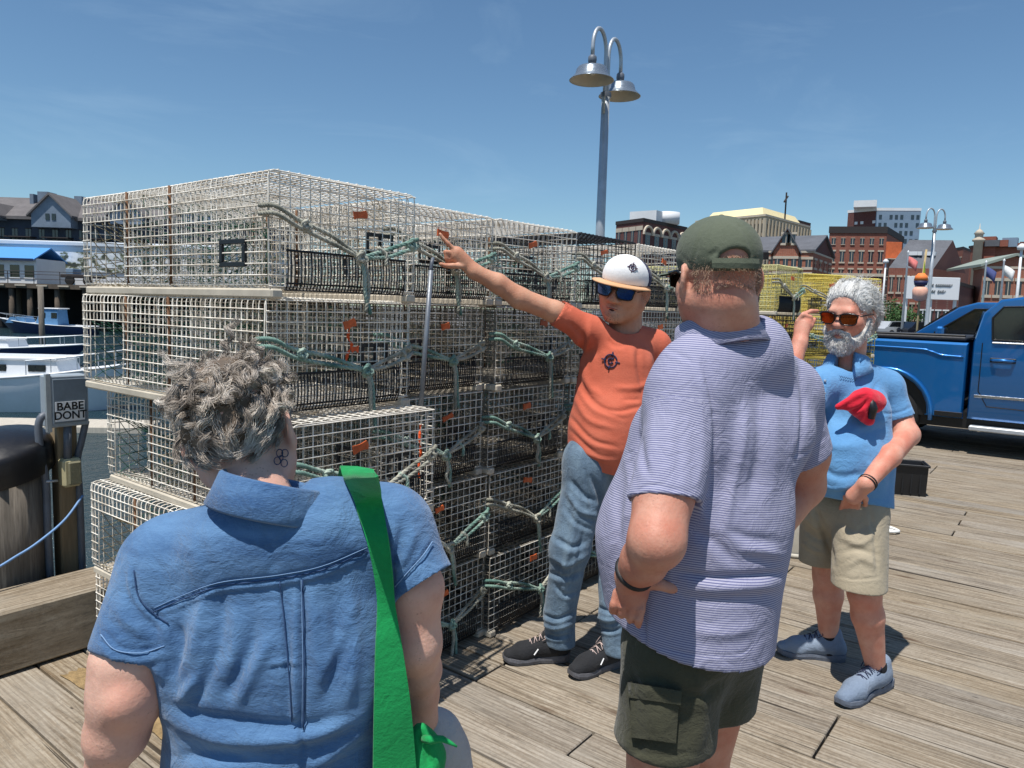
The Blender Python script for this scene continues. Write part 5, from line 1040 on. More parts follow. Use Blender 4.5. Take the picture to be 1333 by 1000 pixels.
# cap: white front, navy back, tan brim
cap2 = empty('cap', ob); tag(cap2, 'white and navy cap with a tan brim on the man in orange', 'cap')
WHT = cloth_mat('white_cap_twill', srgb(226, 226, 226), srgb(240, 240, 240), 900, 0.9, crumple=0.1); NVC = cloth_mat('navy_cap_mesh', srgb(34, 38, 66), srgb(48, 52, 84), 300, 0.9); TAN = cloth_mat('tan_brim', srgb(198, 150, 108), srgb(212, 168, 128), 800, 0.9)
for nm, pl, mt in (('front_panel', -1, WHT), ('back_panel', 1, NVC)):
    S = Sdf(0.0045); S.ell(Lo(0, -0.008, 0.046), (0.105, 0.121, 0.094), HO, 0.02); S.ell(Lo(0, 0.035, 0.066), (0.088, 0.082, 0.080), HO, 0.03); S.half(Lo(0, 0, 0.030), -(HO[2] - HO[1] * 0.05)); S.half(Lo(0, 0.002 * -pl, 0.05), HO[1] * pl); v, f = S.mesh(); o = obj_from(nm, v, f, mt, cap2, ob)
    if pl == -1: curve_on(v, 'cap_emblem', compass(823.5, 348.5, 4.6, 0.25), 0.0026, M('maroon_print', srgb(70, 44, 70), 0.8), o, ob, 0.0)
m = MB(); g = []
for i, t in enumerate(np.linspace(-1, 1, 15)):
    a = t * 1.25; r0_, r1_ = 0.106, 0.106 + 0.050 * math.cos(a * 0.85) ** 0.7
    for r_ in (r0_, (r0_ + r1_) / 2, r1_): g.append(Lo(math.sin(a) * r_ * 0.86, math.cos(a) * r_ - 0.002, 0.036 - 0.006 * t * t - 0.10 * (r_ - 0.106)) - ob)
V = np.array(g); V2 = V - HO[2] * 0.005; n_ = 15
m.add(np.vstack([V, V2]), [(i * 3 + j, (i + 1) * 3 + j, (i + 1) * 3 + j + 1, i * 3 + j + 1) for i in range(14) for j in range(2)] + [(45 + i * 3 + j, 45 + i * 3 + j + 1, 45 + (i + 1) * 3 + j + 1, 45 + (i + 1) * 3 + j) for i in range(14) for j in range(2)] + [(i * 3 + 2, (i + 1) * 3 + 2, 45 + (i + 1) * 3 + 2, 45 + i * 3 + 2) for i in range(14)])
m.build('brim', TAN, cap2, smooth=True)
BLU = M('blue_mirror_lens', srgb(64, 104, 164), 0.06, var=0.05, spec=1.0, metal=0.85)
L2 = lambda x_, y_, z_: Lo(x_ * 1.02, y_ + 0.003, z_ + 0.002)
shades(L2, ob, 'black sunglasses with blue mirrored lenses worn by the man in orange', DKG, BLU)

# ---------------------------------------------------------------- bearded man in the blue polo
BF = heading(-148); BR_ = nrm(np.cross(BF, UP)); bb = (gnd(1055, 856) + gnd(1125, 905)) / 2; bb[2] = 0
bman = empty('person', bb); tag(bman, 'bearded grey-haired man in a blue polo and khaki shorts touching his sunglasses', 'person')
SKB = skin_mat('pink_skin', srgb(216, 164, 142), srgb(202, 130, 108), 0.3)
BPO = cloth_mat('sky_blue_pique', srgb(86, 138, 186), srgb(104, 156, 202), 800, 0.9, (1, 1, 1), 0.25, 0.2, 0.3)
S = Sdf(0.0055)
S.cone(J(1104, 540, 3.27), J(1100, 600, 3.27), 0.172, 0.190, 0.05, ax=BF, sc=0.80); S.cone(J(1100, 600, 3.27), J(1104, 680, 3.27), 0.190, 0.185, 0.05, ax=BF, sc=0.86); S.cone(J(1092, 590, 3.18), J(1092, 615, 3.18), 0.12, 0.12, 0.08)
S.cone(J(1060, 504, 3.20), J(1152, 506, 3.33), 0.070, 0.070, 0.05); S.cone(J(1100, 490, 3.27), J(1064, 502, 3.21), 0.072, 0.066, 0.05); S.cone(J(1112, 486, 3.28), J(1150, 502, 3.33), 0.072, 0.066, 0.05)
sl1 = (J(1060, 506, 3.20), J(1030, 560, 3.06), 0.072, 0.066, (J(1033, 553, 3.08), nrm(J(1030, 560, 3.06) - J(1060, 506, 3.20)))); sl2 = (J(1154, 508, 3.33), J(1172, 556, 3.31), 0.074, 0.076, (J(1168, 545, 3.315), nrm(J(1178, 570, 3.31) - J(1158, 510, 3.33))))
for pa, pb, ra, rb, ct in (sl1, sl2):
    S.cone(pa, pb, ra, rb, 0.03, cut=ct); dd = nrm(pb - pa); S.cone(ct[0] - dd * 0.025, pb + dd * 0.06, ra - 0.014, rb - 0.012, 0.003, 's')
S.cone(J(1102, 490, 3.27), J(1096, 445, 3.22), 0.062, 0.088, 0.006, 's')
h0, h1, h2 = J(1050, 642, 3.24), J(1105, 652, 3.10), J(1158, 662, 3.30); hn = nrm(np.cross(h1 - h0, h2 - h0)); hn = hn if hn[2] < 0 else -hn; S.half(h0, hn)
v, f = S.mesh(); v = ripple(v, f, 1, ((14, 0.004), (30, 0.0015)), 13)
st = [([(1060, 600), (1090, 620), (1130, 615)], 5, -0.008), ([(1052, 615), (1080, 636), (1115, 632)], 4, 0.007), ([(1140, 500), (1138, 520), (1150, 540)], 3.5, -0.008), ([(1110, 545), (1135, 535), (1150, 520)], 4, -0.007), ([(1105, 560), (1130, 555), (1152, 545)], 5, 0.006), ([(1070, 500), (1075, 530), (1085, 560)], 5, 0.004), ([(1150, 570), (1160, 610), (1158, 645)], 5, -0.006), ([(1130, 600), (1140, 630)], 4, 0.005), ([(1120, 490), (1128, 500)], 3, 0.004),
      ([(1072, 490), (1071, 505), (1073, 520)], 1.8, -0.004), ([(1142, 538), (1168, 538), (1192, 527)], 1.8, -0.003), ([(1052, 632), (1100, 642), (1156, 652)], 1.8, -0.002), ([(1060, 560), (1085, 580), (1120, 580)], 6, 0.005)]
v = folds(v, f, st); vbp = v; bp = obj_from('polo_shirt', v, f, BPO, bman, bb)
# open collar: two leaves and the neckband
m = MB(); n = 30; Cc = J(1103, 474, 3.268); tl = nrm(UP - BF * 0.12); ex = nrm(BR_ - tl * (BR_ @ tl)); ey = np.cross(tl, ex); V = []; prof = [(0.0, 0.036), (0.006, 0.042), (0.012, 0.038), (0.024, 0.006), (0.034, -0.016), (0.028, -0.020), (0.014, -0.012), (0.0, 0.0)]
for i in range(n):
    a = PI / 2 + 0.42 + (2 * PI - 0.84) * i / (n - 1); op = abs(i / (n - 1) - 0.5) * 2
    for r_, z_ in prof: V.append(Cc - bb + ex * (0.070 + r_ * (1 + 0.8 * op ** 3)) * math.cos(a) + ey * (0.072 + r_ * (1 + 0.5 * op ** 3)) * math.sin(a) + tl * (z_ * (1 + 0.9 * op ** 4) - 0.030 * op ** 3))
k_ = len(prof); m.add(V, [(i * k_ + j, (i + 1) * k_ + j, (i + 1) * k_ + (j + 1) % k_, i * k_ + (j + 1) % k_) for i in range(n - 1) for j in range(k_)] + [tuple(range(k_)), tuple((n - 1) * k_ + j for j in range(k_))[::-1]]); m.build('collar', BPO, bp, smooth=True)
for px, py in ((1074, 496), (1073, 512)):
    P = on_cloth(vbp, [(px, py)], 0.001)[0] - bb; m = MB(); m.lathe([(0.006, -0.002), (0.0062, 0.002), (0.003, 0.003)], P, 10, np.stack([CR, CU, -CF], 1)); m.build('button', M('pale_button', srgb(150, 170, 190), 0.4), bp, smooth=True)
curve_on(vbp, 'chest_lettering', [[(1093 + i * 3.1, 489 + i * 0.75), (1094.4 + i * 3.1, 491.5 + i * 0.75), (1095.6 + i * 3.1, 489.2 + i * 0.75)] for i in range(7)], 0.0014, M('dark_thread', srgb(44, 74, 112), 0.8), bp, bb, 0.0)
# body
S = Sdf(0.0055); HB = hframe(heading(-132) - 0.14 * UP, roll=0.06); hc = J(1106, 410, 3.22)
Lb = head(S, hc, HB, 1.04, neck=J(1104, 478, 3.28), wide=1.06, nose=1.2, jaw=1.05, neck_r=(0.062, 0.066))
S.cone(J(1104, 550, 3.28), J(1100, 640, 3.28), 0.12, 0.13, 0.03, ax=BF, sc=0.75)
eR, wR = J(1012, 548, 3.03), J(1041, 447, 3.08); S.chain([J(1060, 508, 3.20), J(1032, 548, 3.08), eR], [0.056, 0.052, 0.047], 0.02); S.chain([eR, J(1026, 495, 3.05), wR], [0.047, 0.043, 0.029], 0.02)
S.cone(wR, J(1045, 424, 3.10), 0.029, 0.036, 0.02, ax=nrm(CFH + CRH), sc=0.75)
finger(S, [J(1041, 417, 3.10), J(1046, 409, 3.10), J(1056, 405, 3.11), J(1064, 405, 3.125)], 0.0105, 0.0085, 0.004)
for q in range(3): finger(S, [J(1038 + q * 2, 419 + 5 * q, 3.10 + 0.01 * q), J(1045 + q, 410 + 5 * q, 3.085 + 0.005 * q), J(1055 - q * 1, 413 + 5 * q, 3.09), J(1057 - q * 2, 420 + 4 * q, 3.10)], 0.0102, 0.0085, 0.004)
finger(S, [J(1048, 433, 3.09), J(1055, 425, 3.09), J(1060, 416, 3.105)], 0.0125, 0.010, 0.004)
eL, wL = J(1181, 566, 3.26), J(1128, 630, 3.01); S.chain([J(1156, 510, 3.33), J(1170, 545, 3.315), eL], [0.056, 0.055, 0.050], 0.02); S.chain([eL, J(1158, 594, 3.10), wL], [0.050, 0.045, 0.031], 0.02)
S.cone(wL, J(1112, 646, 3.05), 0.031, 0.036, 0.02, ax=CFH, sc=0.75)
for q in range(4): finger(S, [J(1118 - 6 * q, 655 - 3 * q, 3.09), J(1114 - 6 * q, 668 - 3 * q, 3.15), J(1110 - 6 * q, 680 - 3 * q, 3.19)], 0.010, 0.0085)
finger(S, [J(1122, 640, 3.04), J(1127, 650, 3.07), J(1126, 660, 3.13)], 0.012, 0.010)
bsh = [(gnd(1100, 860), gnd(1010, 850)), (gnd(1156, 890), gnd(1091, 922))]; aR, aL = bsh[0][0] * 0.74 + bsh[0][1] * 0.26 + UP * 0.105, bsh[1][0] * 0.70 + bsh[1][1] * 0.30 + UP * 0.105
hR, kR = J(1076, 665, 3.38), J(1078, 750, 3.42); hL, kL = J(1118, 668, 3.20), J(1125, 772, 3.11)
legs(S, [hR, hL], [kR, kL], [aR, aL], (0.09, 0.066, 0.064, 0.040))
v, f = S.mesh(); v = relax(v, f, 1, 0.3); bbody = obj_from('body', v, f, SKB, bman, bb)
# hair and beard
HMG = hair_mat('silver_hair', [(0.1, srgb(150, 150, 150)), (0.35, srgb(206, 206, 204)), (0.7, srgb(232, 231, 228)), (0.95, srgb(246, 245, 242))], 0.4)
S = Sdf(0.006); S.ell(Lb(0, -0.022, 0.052), (0.096, 0.112, 0.098), HB, 0.02); S.ell(Lb(0, -0.075, 0.0), (0.082, 0.060, 0.085), HB, 0.03); S.ell(Lb(0, 0.118, 0.0), (0.100, 0.085, 0.100), HB, 0.02, 's'); S.half(Lb(0, 0, -0.075), -HB[2])
for sx in (-1, 1): S.ell(Lb(sx * 0.08, 0.05, -0.03), (0.05, 0.05, 0.06), HB, 0.01, 's')
v, f = S.mesh(); rr = np.random.RandomState(15); hair2 = obj_from('hair', v, f, M('grey_hair_underlayer', srgb(196, 196, 194), 0.6, var=0.25, scale=60), bman, bb)
P, N = surf_pts(v, f, 420, rr); qh = (P - hc) @ HB.T; fr_ = np.clip((qh[:, 1] - 0.0) / 0.06, 0, 1)[:, None]; D = -HB[1] * 0.95 + HB[2] * (0.75 * fr_ - 0.45 * (1 - fr_)) + N * 0.16 + HB[0] * 0.15 + rr.normal(0, 0.10, P.shape); tag(locks('locks', P - N * 0.004, D, N, 0.075, 0.004, 0.085, 30, 0.0010, HMG, hair2, bb, 7, 0.0048, 0.35, 0.7, 10), kind='stuff')
P2, N2 = surf_pts(v, f, 1500, rr); tag(strands('locks', P2, -HB[1] + N2 * 0.3 + rr.normal(0, 0.25, P2.shape), 0.045, 2.0, 6, 0.0008, HMG, hair2, bb, 9, 0.4), kind='stuff')
S = Sdf(0.006); S.ell(Lb(0, 0.052, -0.108), (0.056, 0.046, 0.048), HB, 0.02); S.ell(Lb(0, 0.078, -0.118), (0.036, 0.030, 0.034), HB, 0.03)
for sx in (-1, 1): S.chain([Lb(sx * 0.076, 0.0, -0.015), Lb(sx * 0.070, 0.025, -0.065), Lb(sx * 0.045, 0.058, -0.100)], [0.012, 0.018, 0.026], 0.02); S.cone(Lb(sx * 0.006, 0.103, -0.052), Lb(sx * 0.034, 0.088, -0.070), 0.008, 0.009, 0.01); S.cone(Lb(sx * 0.034, 0.088, -0.070), Lb(sx * 0.038, 0.076, -0.100), 0.010, 0.014, 0.01)
v, f = S.mesh(); beard = obj_from('beard', v, f, M('beard_underlayer', srgb(206, 202, 196), 0.7, var=0.25, scale=60), bman, bb)
P, N = surf_pts(v, f, 4200, rr); D = N * 0.5 - HB[2] * 0.9 + HB[1] * 0.1 + rr.normal(0, 0.2, P.shape); tag(strands('whiskers', P, D, 0.014, 1.2, 4, 0.0008, HMG, beard, bb, 8, 0.2, jit=0.3, lock=60), kind='stuff')
m = MB(); m.tube([Lb(-0.022, 0.090, -0.0725) - bb, Lb(0, 0.1005, -0.0735) - bb, Lb(0.022, 0.090, -0.0725) - bb], [0.002, 0.005, 0.002], 6); m.build('lips', M('pink_lips', srgb(176, 104, 98), 0.5), bbody, smooth=True)
AMB = M('amber_mirror_lens', srgb(150, 72, 22), 0.07, var=0.1, spec=1.0, metal=0.7); TOR = M('tortoise_frame', srgb(30, 18, 14), 0.25, var=0.4, scale=40)
L3 = lambda x_, y_, z_: Lb(x_ * 1.02, y_ + 0.006, z_ - 0.002)
shades(L3, bb, 'tortoise sunglasses with amber lenses worn by the bearded man', TOR, AMB)
# khaki shorts
KHA = cloth_mat('khaki_ripstop', srgb(148, 137, 116), srgb(168, 157, 136), 900, 0.85, (1, 1, 1), 0.25, 0.15, 0.3)
S = Sdf(0.006); S.cone(J(1078, 658, 3.33), J(1116, 662, 3.23), 0.122, 0.122, 0.05); S.cone(J(1072, 668, 3.37), J(1063, 745, 3.42), 0.098, 0.084, 0.04); S.cone(J(1120, 675, 3.20), J(1118, 770, 3.12), 0.112, 0.112, 0.03)
c1, c2 = J(1063, 736, 3.42), J(1117, 757, 3.13); S.half((c1 * 0.5 + c2 * 0.5), nrm(np.array([0, 0, -1.0]))); S.cone(c1, c1 - UP * 0.05, 0.070, 0.075, 0.004, 's'); S.cone(c2 + UP * 0.02, c2 - UP * 0.05, 0.092, 0.10, 0.004, 's')
v, f = S.mesh(); v = ripple(v, f, 1, ((18, 0.004), (40, 0.0015)), 19)
st = [([(1058, 655), (1075, 700), (1085, 735)], 4, -0.014), ([(1090, 680), (1115, 690), (1135, 680)], 5, -0.006), ([(1095, 700), (1120, 708), (1140, 695)], 4, 0.006), ([(1095, 720), (1115, 715), (1140, 722)], 4, -0.007), ([(1100, 740), (1120, 728), (1142, 738)], 4, 0.005), ([(1048, 690), (1060, 700), (1075, 705)], 3, -0.007), ([(1044, 705), (1058, 716), (1072, 720)], 3, 0.006), ([(1046, 672), (1060, 685), (1070, 690)], 3, 0.005), ([(1133, 665), (1140, 710), (1142, 750)], 3, -0.006), ([(1088, 750), (1115, 754), (1146, 752)], 1.8, -0.003), ([(1086, 646), (1110, 652), (1132, 648)], 2.2, -0.005)]
v = folds(v, f, st); obj_from('shorts', v, f, KHA, bman, bb)
for a_ in (aR, aL):
    S = Sdf(0.006); d_ = UP; S.cone(a_ + UP * 0.01, a_ - UP * 0.06, 0.0445, 0.043, 0.01); S.half(a_ + UP * 0.03, UP); v, f = S.mesh(); obj_from('sock', v, f, M('black_sock', srgb(24, 24, 30), 0.95), bman, bb)
GRU = cloth_mat('blue_grey_knit', srgb(108, 122, 142), srgb(134, 148, 166), 400, 0.85, (1, 1, 1), 0.3, 0.1, 0.4)
shoe_pair(bman, bb, bsh, GRU, M('slate_sole', srgb(98, 106, 120), 0.7, var=0.25, scale=30), M('navy_laces', srgb(40, 44, 74), 0.8))
m = MB(); bd = nrm(wL - J(1158, 594, 3.10)); e1 = nrm(np.cross(bd, UP)); e2 = np.cross(bd, e1)
for o_ in (0, 0.012): m.tube([wL - bd * (0.004 + o_) - bb + (e1 * math.cos(a) + e2 * math.sin(a)) * 0.035 for a in np.linspace(0, 2 * PI, 21)], 0.0035, 5, caps=False)
m.build('wrist_band', M('black_band', srgb(28, 26, 26), 0.6), bman, smooth=True)
# red cap tucked under the arm
RED = cloth_mat('red_cloth', srgb(196, 22, 44), srgb(220, 40, 62), 900, 0.85, (1, 1, 1), 0.25, 0.25, 0.3)
rc = empty('folded_cap', bb); tag(rc, 'crumpled red cloth cap tucked against the blue polo of the bearded man', 'cap')
S = Sdf(0.0055); S.cone(J(1092, 529, 3.06), J(1124, 522, 3.07), 0.018, 0.048, 0.02, ax=CFH, sc=0.8); S.cone(J(1122, 520, 3.07), J(1136, 524, 3.10), 0.045, 0.05, 0.02); S.cone(J(1118, 530, 3.08), J(1130, 546, 3.08), 0.040, 0.028, 0.02)
v, f = S.mesh(); v = folds(ripple(v, f, 1, ((40, 0.006), (80, 0.003)), 4), f, [([(1090, 530), (1110, 518), (1128, 510)], 3, 0.008), ([(1105, 538), (1122, 530), (1130, 520)], 2.5, -0.010), ([(1120, 550), (1128, 535)], 2.5, 0.006)]); obj_from('crown', v, f, RED, rc, bb)
m = MB(); m.tube([J(1133, 520, 3.04) - bb, J(1136, 532, 3.04) - bb, J(1134, 545, 3.05) - bb], [0.016, 0.02, 0.014], 8); m.build('clip', BLKM if 'BLKM' in globals() else M('black_plastic', srgb(22, 23, 28), 0.45), rc, smooth=True)
# ================================================================== THINGS ON THE PIER
def onx(px, py, X):
    r_ = ray(px, py); return CAM + r_ * ((X - CAM[0]) / r_[0])
def text_mesh(s, size, mat, name, parent=None, loc=(0, 0, 0), rot=None, depth=0.0015, xs=1.0, align='CENTER', shear=0.0, bold=0.04):
    cu = bpy.data.curves.new('lettering', 'FONT'); cu.body = s; cu.size = size; cu.extrude = depth; cu.align_x = align; cu.align_y = 'CENTER'; cu.shear = shear; cu.offset = size * bold
    o = bpy.data.objects.new('lettering', cu); COL.objects.link(o); dg = bpy.context.evaluated_depsgraph_get(); dg.update(); me = bpy.data.meshes.new_from_object(o.evaluated_get(dg)); bpy.data.objects.remove(o); bpy.data.curves.remove(cu)
    me.name = name; me.materials.clear(); me.materials.append(mat); v = np.empty(len(me.vertices) * 3); me.vertices.foreach_get('co', v); v = v.reshape(-1, 3); v[:, 0] *= xs; me.vertices.foreach_set('co', v.ravel())
    ob_ = link(name, me, None, parent); 
    ob_.matrix_local = Matrix.Translation(Vector(loc)) @ (rot.to_4x4() if rot is not None else Matrix.Identity(4)); return ob_
GALV = M('galvanised_steel', srgb(176, 182, 188), 0.42, 0.35, var=0.12, scale=10)
GREYP = M('grey_conduit', srgb(96, 102, 112), 0.5, var=0.15, scale=20)
# grey pole hung in front of the traps
m = MB(); a, b = ony(561, 352, -0.055), ony(547, 540, -0.055); hk = [a, a + np.array([0.004, 0.0, 0.03]), a + np.array([0.02, 0.01, 0.045]), a + np.array([0.035, 0.03, 0.03])]
bh = empty('hooked_pole', b); MB().tube([(0, 0, 0), tuple((a - b) * 0.5), tuple(a - b)], 0.0095, 10).build('shaft', M('dull_grey_pipe', srgb(128, 134, 142), 0.45, 0.4, var=0.2, scale=14, bump=0.1), bh, smooth=True); MB().tube(spline([h_ - b for h_ in hk], 12), 0.007, 8).build('hook', GREYP, bh, smooth=True)
tag(bh, 'thin grey metal pole hooked upright on the corner column of traps', 'pole')
# orange ribbons on two traps
ORR = M('orange_ribbon', srgb(236, 92, 30), 0.6, var=0.2, scale=40)
for pts, lb in (([(456, 425), (453, 440), (458, 450), (452, 462), (449, 482)], 'frayed orange ribbon tied to the second trap of the corner column'), ([(548, 553), (546, 572), (548, 590), (545, 606), (546, 622)], 'long orange ribbon tied inside the middle trap of the corner column')):
    yy = 0.02 if pts[0][1] < 500 else -0.085; P = np.array([ony(x_, y_, yy) for x_, y_ in pts]); c_ = P[-1].copy(); m = MB(); Q = spline(P, 14) - c_; wv = np.array([[0.006 * math.cos(i * 0.9), 0.006 * math.sin(i * 0.9), 0] for i in range(14)]); ribbon(m, Q - wv, Q + wv, 0.0015); o = m.build('ribbon', ORR, None, c_); tag(o, lb, 'ribbon')
    if pts[0][1] < 500:
        m = MB(); q = ony(461, 452, yy) - c_; ribbon(m, [q + (-0.02, 0, 0), q, q + (0.022, 0, 0.006)], [q + (-0.012, -0.004, -0.02), q + (0, -0.006, -0.012), q + (0.016, -0.004, -0.022)], 0.001); m.build('loose_end', ORR, o)
# green coil of rope hanging at the bottom trap
g1 = [ony(720, 762, 0.0), ony(712, 775, -0.03), ony(690, 800, -0.06), ony(676, 812, -0.08)]
# mooring pile with a black cap
pp = ony(-12, 660, 2.02); pile = empty('mooring_pile', (pp[0], pp[1], WATER_Z - 0.6)); zt = ony(30, 585, 2.02)[2]; h_ = zt - (WATER_Z - 0.6)
WPILE = M('weathered_pile', srgb(116, 108, 98), 0.9, var=0.5, scale=2.2, stretch=(9, 9, 0.7), bump=0.9, bscale=5)
prof = [(0.24 * (1 + 0.02 * math.sin(i * 1.7)), h_ * i / 9) for i in range(10)]; MB().lathe(prof, (0, 0, 0), 28).build('shaft', WPILE, pile, smooth=True)
cap_m = MB(); cap_m.lathe([(0.262, -0.10), (0.268, 0.02), (0.25, 0.05), (0.10, 0.085), (0.0, 0.09)], (0, 0, 0), 28, None, False); cp = cap_m.build('cap', M('black_rubber_cap', srgb(20, 20, 24), 0.4, var=0.2, scale=10), pile, (0, 0, h_), smooth=True); cp.rotation_euler = (0.10, -0.20, 0)
tag(pile, 'thick weathered mooring pile with a black cap beyond the edge timber', 'pile')
# electric service post
SW = M('service_post_wood', srgb(150, 132, 104), 0.9, var=0.3, scale=2.2, stretch=(9, 9, 0.7), bump=0.6, bscale=6)
ep = empty('service_post', (0.075, 1.90, -0.4)); MB().box((-0.045, -0.03, -0.6), (0.045, 0.06, 1.38), 0.006).build('post', SW, ep)
BOXM = M('grey_panel_paint', srgb(150, 160, 168), 0.5, 0.0, var=0.1, scale=8)
c0, c1 = ony(62, 490, 1.80), ony(113, 553, 1.80); bx = MB(); bx.box((c0[0], 1.80, c1[2]), (c1[0] + 0.012, 1.90, c0[2]), 0.006); eb = bx.build('electric_box', BOXM, ep, (-0.075, -1.90, 0.4))
MB().box((c0[0] + 0.018, 1.794, c1[2] + 0.02), (c1[0], 1.80, c0[2] - 0.016), 0.002).build('box_door', M('grey_door_paint', srgb(112, 124, 134), 0.5, 0.0, var=0.12, scale=9), eb)
MB().box((c0[0] - 0.012, 1.797, c1[2] - 0.02), (c0[0] + 0.012, 1.815, c0[2] + 0.012), 0.002).build('mounting_channel', M('zinc_channel', srgb(184, 190, 194), 0.4, 0.6), eb)
s0, s1 = ony(72, 524, 1.79), ony(111, 546, 1.79); MB().box((s0[0], 1.7915, s1[2]), (s1[0], 1.7938, s0[2])).build('sticker', M('white_vinyl', srgb(232, 232, 232), 0.5, var=0.03), eb)
RX = Matrix.Rotation(PI / 2, 3, 'X'); BLKT = M('black_ink', srgb(14, 14, 16), 0.6, var=0.05)
hh = (s0[2] - s1[2]); cx = (s0[0] + s1[0]) / 2
text_mesh('BABE', hh * 0.56, BLKT, 'lettering', eb, (cx, 1.7905, s1[2] + hh * 0.74), RX, 0.0006, 1.0, bold=0.02)
text_mesh('DONT', hh * 0.56, BLKT, 'lettering', eb, (cx, 1.7905, s1[2] + hh * 0.28), RX, 0.0006, 0.94, bold=0.02)
o_ = np.array([0.075, 1.90, -0.4])
MB().tube(spline([ony(66, 540, 1.84), ony(55, 542, 1.83), ony(50, 556, 1.83), ony(53, 590, 1.83), ony(60, 630, 1.83), ony(62, 690, 1.83), ony(66, 760, 1.83)], 30) - o_, 0.017, 10).build('conduit', GREYP, ep, smooth=True)
MB().tube(np.array([ony(88, 552, 1.83), ony(88, 600, 1.83)]) - o_, 0.018, 10).build('conduit', GREYP, ep, smooth=True)
MB().tube(spline([ony(112, 548, 1.84), ony(106, 575, 1.84), ony(101, 600, 1.85), ony(104, 650, 1.85), ony(108, 760, 1.85)], 24) - o_, 0.016, 10).build('conduit', GREYP, ep, smooth=True)
MB().tube(np.array([ony(60, 627, 1.815), ony(75, 626, 1.815)]) - o_, 0.006, 8).build('pipe_clamp', GALV, ep, smooth=True)
t0, t1 = ony(82, 599, 1.80), ony(108, 632, 1.80); bx = MB(); bx.box((t0[0], 1.80, t1[2]), (t1[0], 1.87, t0[2]), 0.012); ob2 = bx.build('outlet_box', M('tan_weather_cover', srgb(188, 178, 140), 0.5, var=0.08), ep, tuple(-o_)); MB().box((t0[0] + 0.018, 1.785, t1[2] + 0.012), (t1[0] - 0.008, 1.80, t0[2] - 0.012), 0.008).build('outlet_cover', M('smoked_cover', srgb(128, 124, 100), 0.25, var=0.1), ob2)
tag(ep, 'wooden service post with a grey electric box lettered BABE DONT', 'utility post')
P = spline([ony(108, 645, 1.80), ony(85, 676, 1.75), ony(55, 702, 1.70), ony(25, 722, 1.68), ony(-30, 750, 1.66), ony(-160, 780, 1.66)], 60); cd_ = P[-1].copy(); o = MB().tube(P - cd_, 0.006, 8).build('shore_cord', M('blue_cord', srgb(112, 150, 196), 0.6, var=0.1), None, cd_, smooth=True); tag(o, 'slack pale blue cord running to the electric service post', 'cord')
# barrel and crate behind the bearded man
c_ = gnd(1032, 716); br_ = empty('barrel', (c_[0], c_[1], 0.0)); PAL = M('pale_plastic', srgb(196, 190, 176), 0.6, var=0.12, scale=5)
MB().lathe([(0.185, 0.0), (0.19, 0.03), (0.205, 0.25), (0.212, 0.5), (0.216, 0.54)], (0, 0, 0), 32).build('body', PAL, br_, smooth=True)
for z_ in (0.02, 0.36, 0.53): MB().lathe([(0.20 + 0.02 * z_, z_ - 0.014), (0.214 + 0.012 * z_, z_), (0.20 + 0.02 * z_, z_ + 0.014)], (0, 0, 0), 32, None, False).build('hoop', PAL, br_, smooth=True)
tag(br_, 'pale grey plastic barrel standing on the deck behind the men', 'barrel')
c_ = gnd(1176, 642); cr_ = empty('crate', (c_[0], c_[1], 0.0), 0.35); bw = M('black_bin_plastic', srgb(24, 25, 28), 0.5, var=0.2, scale=14)
m = MB(); m.prism([(-0.13, 0.0), (0.13, 0.0), (0.17, 0.34), (0.145, 0.34), (0.112, 0.02), (-0.112, 0.02), (-0.145, 0.34), (-0.17, 0.34)], -0.22, 0.22, 1); cr_.scale = (0.72, 0.72, 0.85); m.build('sides', bw, cr_)
for s_ in (-1, 1): MB().prism([(-0.13, 0.0), (0.13, 0.0), (0.165, 0.335), (-0.165, 0.335)], s_ * 0.22 - 0.01, s_ * 0.22 + 0.01, 1).build('end_wall', bw, cr_); MB().box((-0.19, s_ * 0.235 - 0.012, 0.325), (0.19, s_ * 0.235 + 0.012, 0.35), 0.004).build('rim', bw, cr_); MB().box((s_ * 0.18 - 0.014, -0.235, 0.326), (s_ * 0.18 + 0.014, 0.235, 0.349), 0.004).build('rim', bw, cr_)
for i in range(4): MB().box((-0.16 + 0.0, -0.16 + i * 0.1, 0.03), (-0.138, -0.14 + i * 0.1, 0.33), 0.003).build('rib', bw, cr_)
tag(cr_, 'black plastic crate standing on the deck near the pickup truck', 'crate')
c_ = gnd(1156, 692); m = MB(); m.tube([(0.07 * math.cos(t), 0.07 * math.sin(t), 0.014 + 0.004 * math.sin(2 * t)) for t in np.linspace(0, 2 * PI, 28)], 0.012, 8, False); o = m.build('rope_ring', M('white_ring', srgb(226, 226, 222), 0.6, var=0.08), None, (c_[0], c_[1], 0.002), smooth=True); m = MB(); m.lathe([(0.045, 0.0), (0.045, 0.012), (0.03, 0.016)], (0, 0, 0), 20); m.build('hub', M('white_ring', (0.7, 0.7, 0.68)), o, smooth=True); tag(o, 'small white plastic ring lying on the planks behind the bearded man', 'ring')
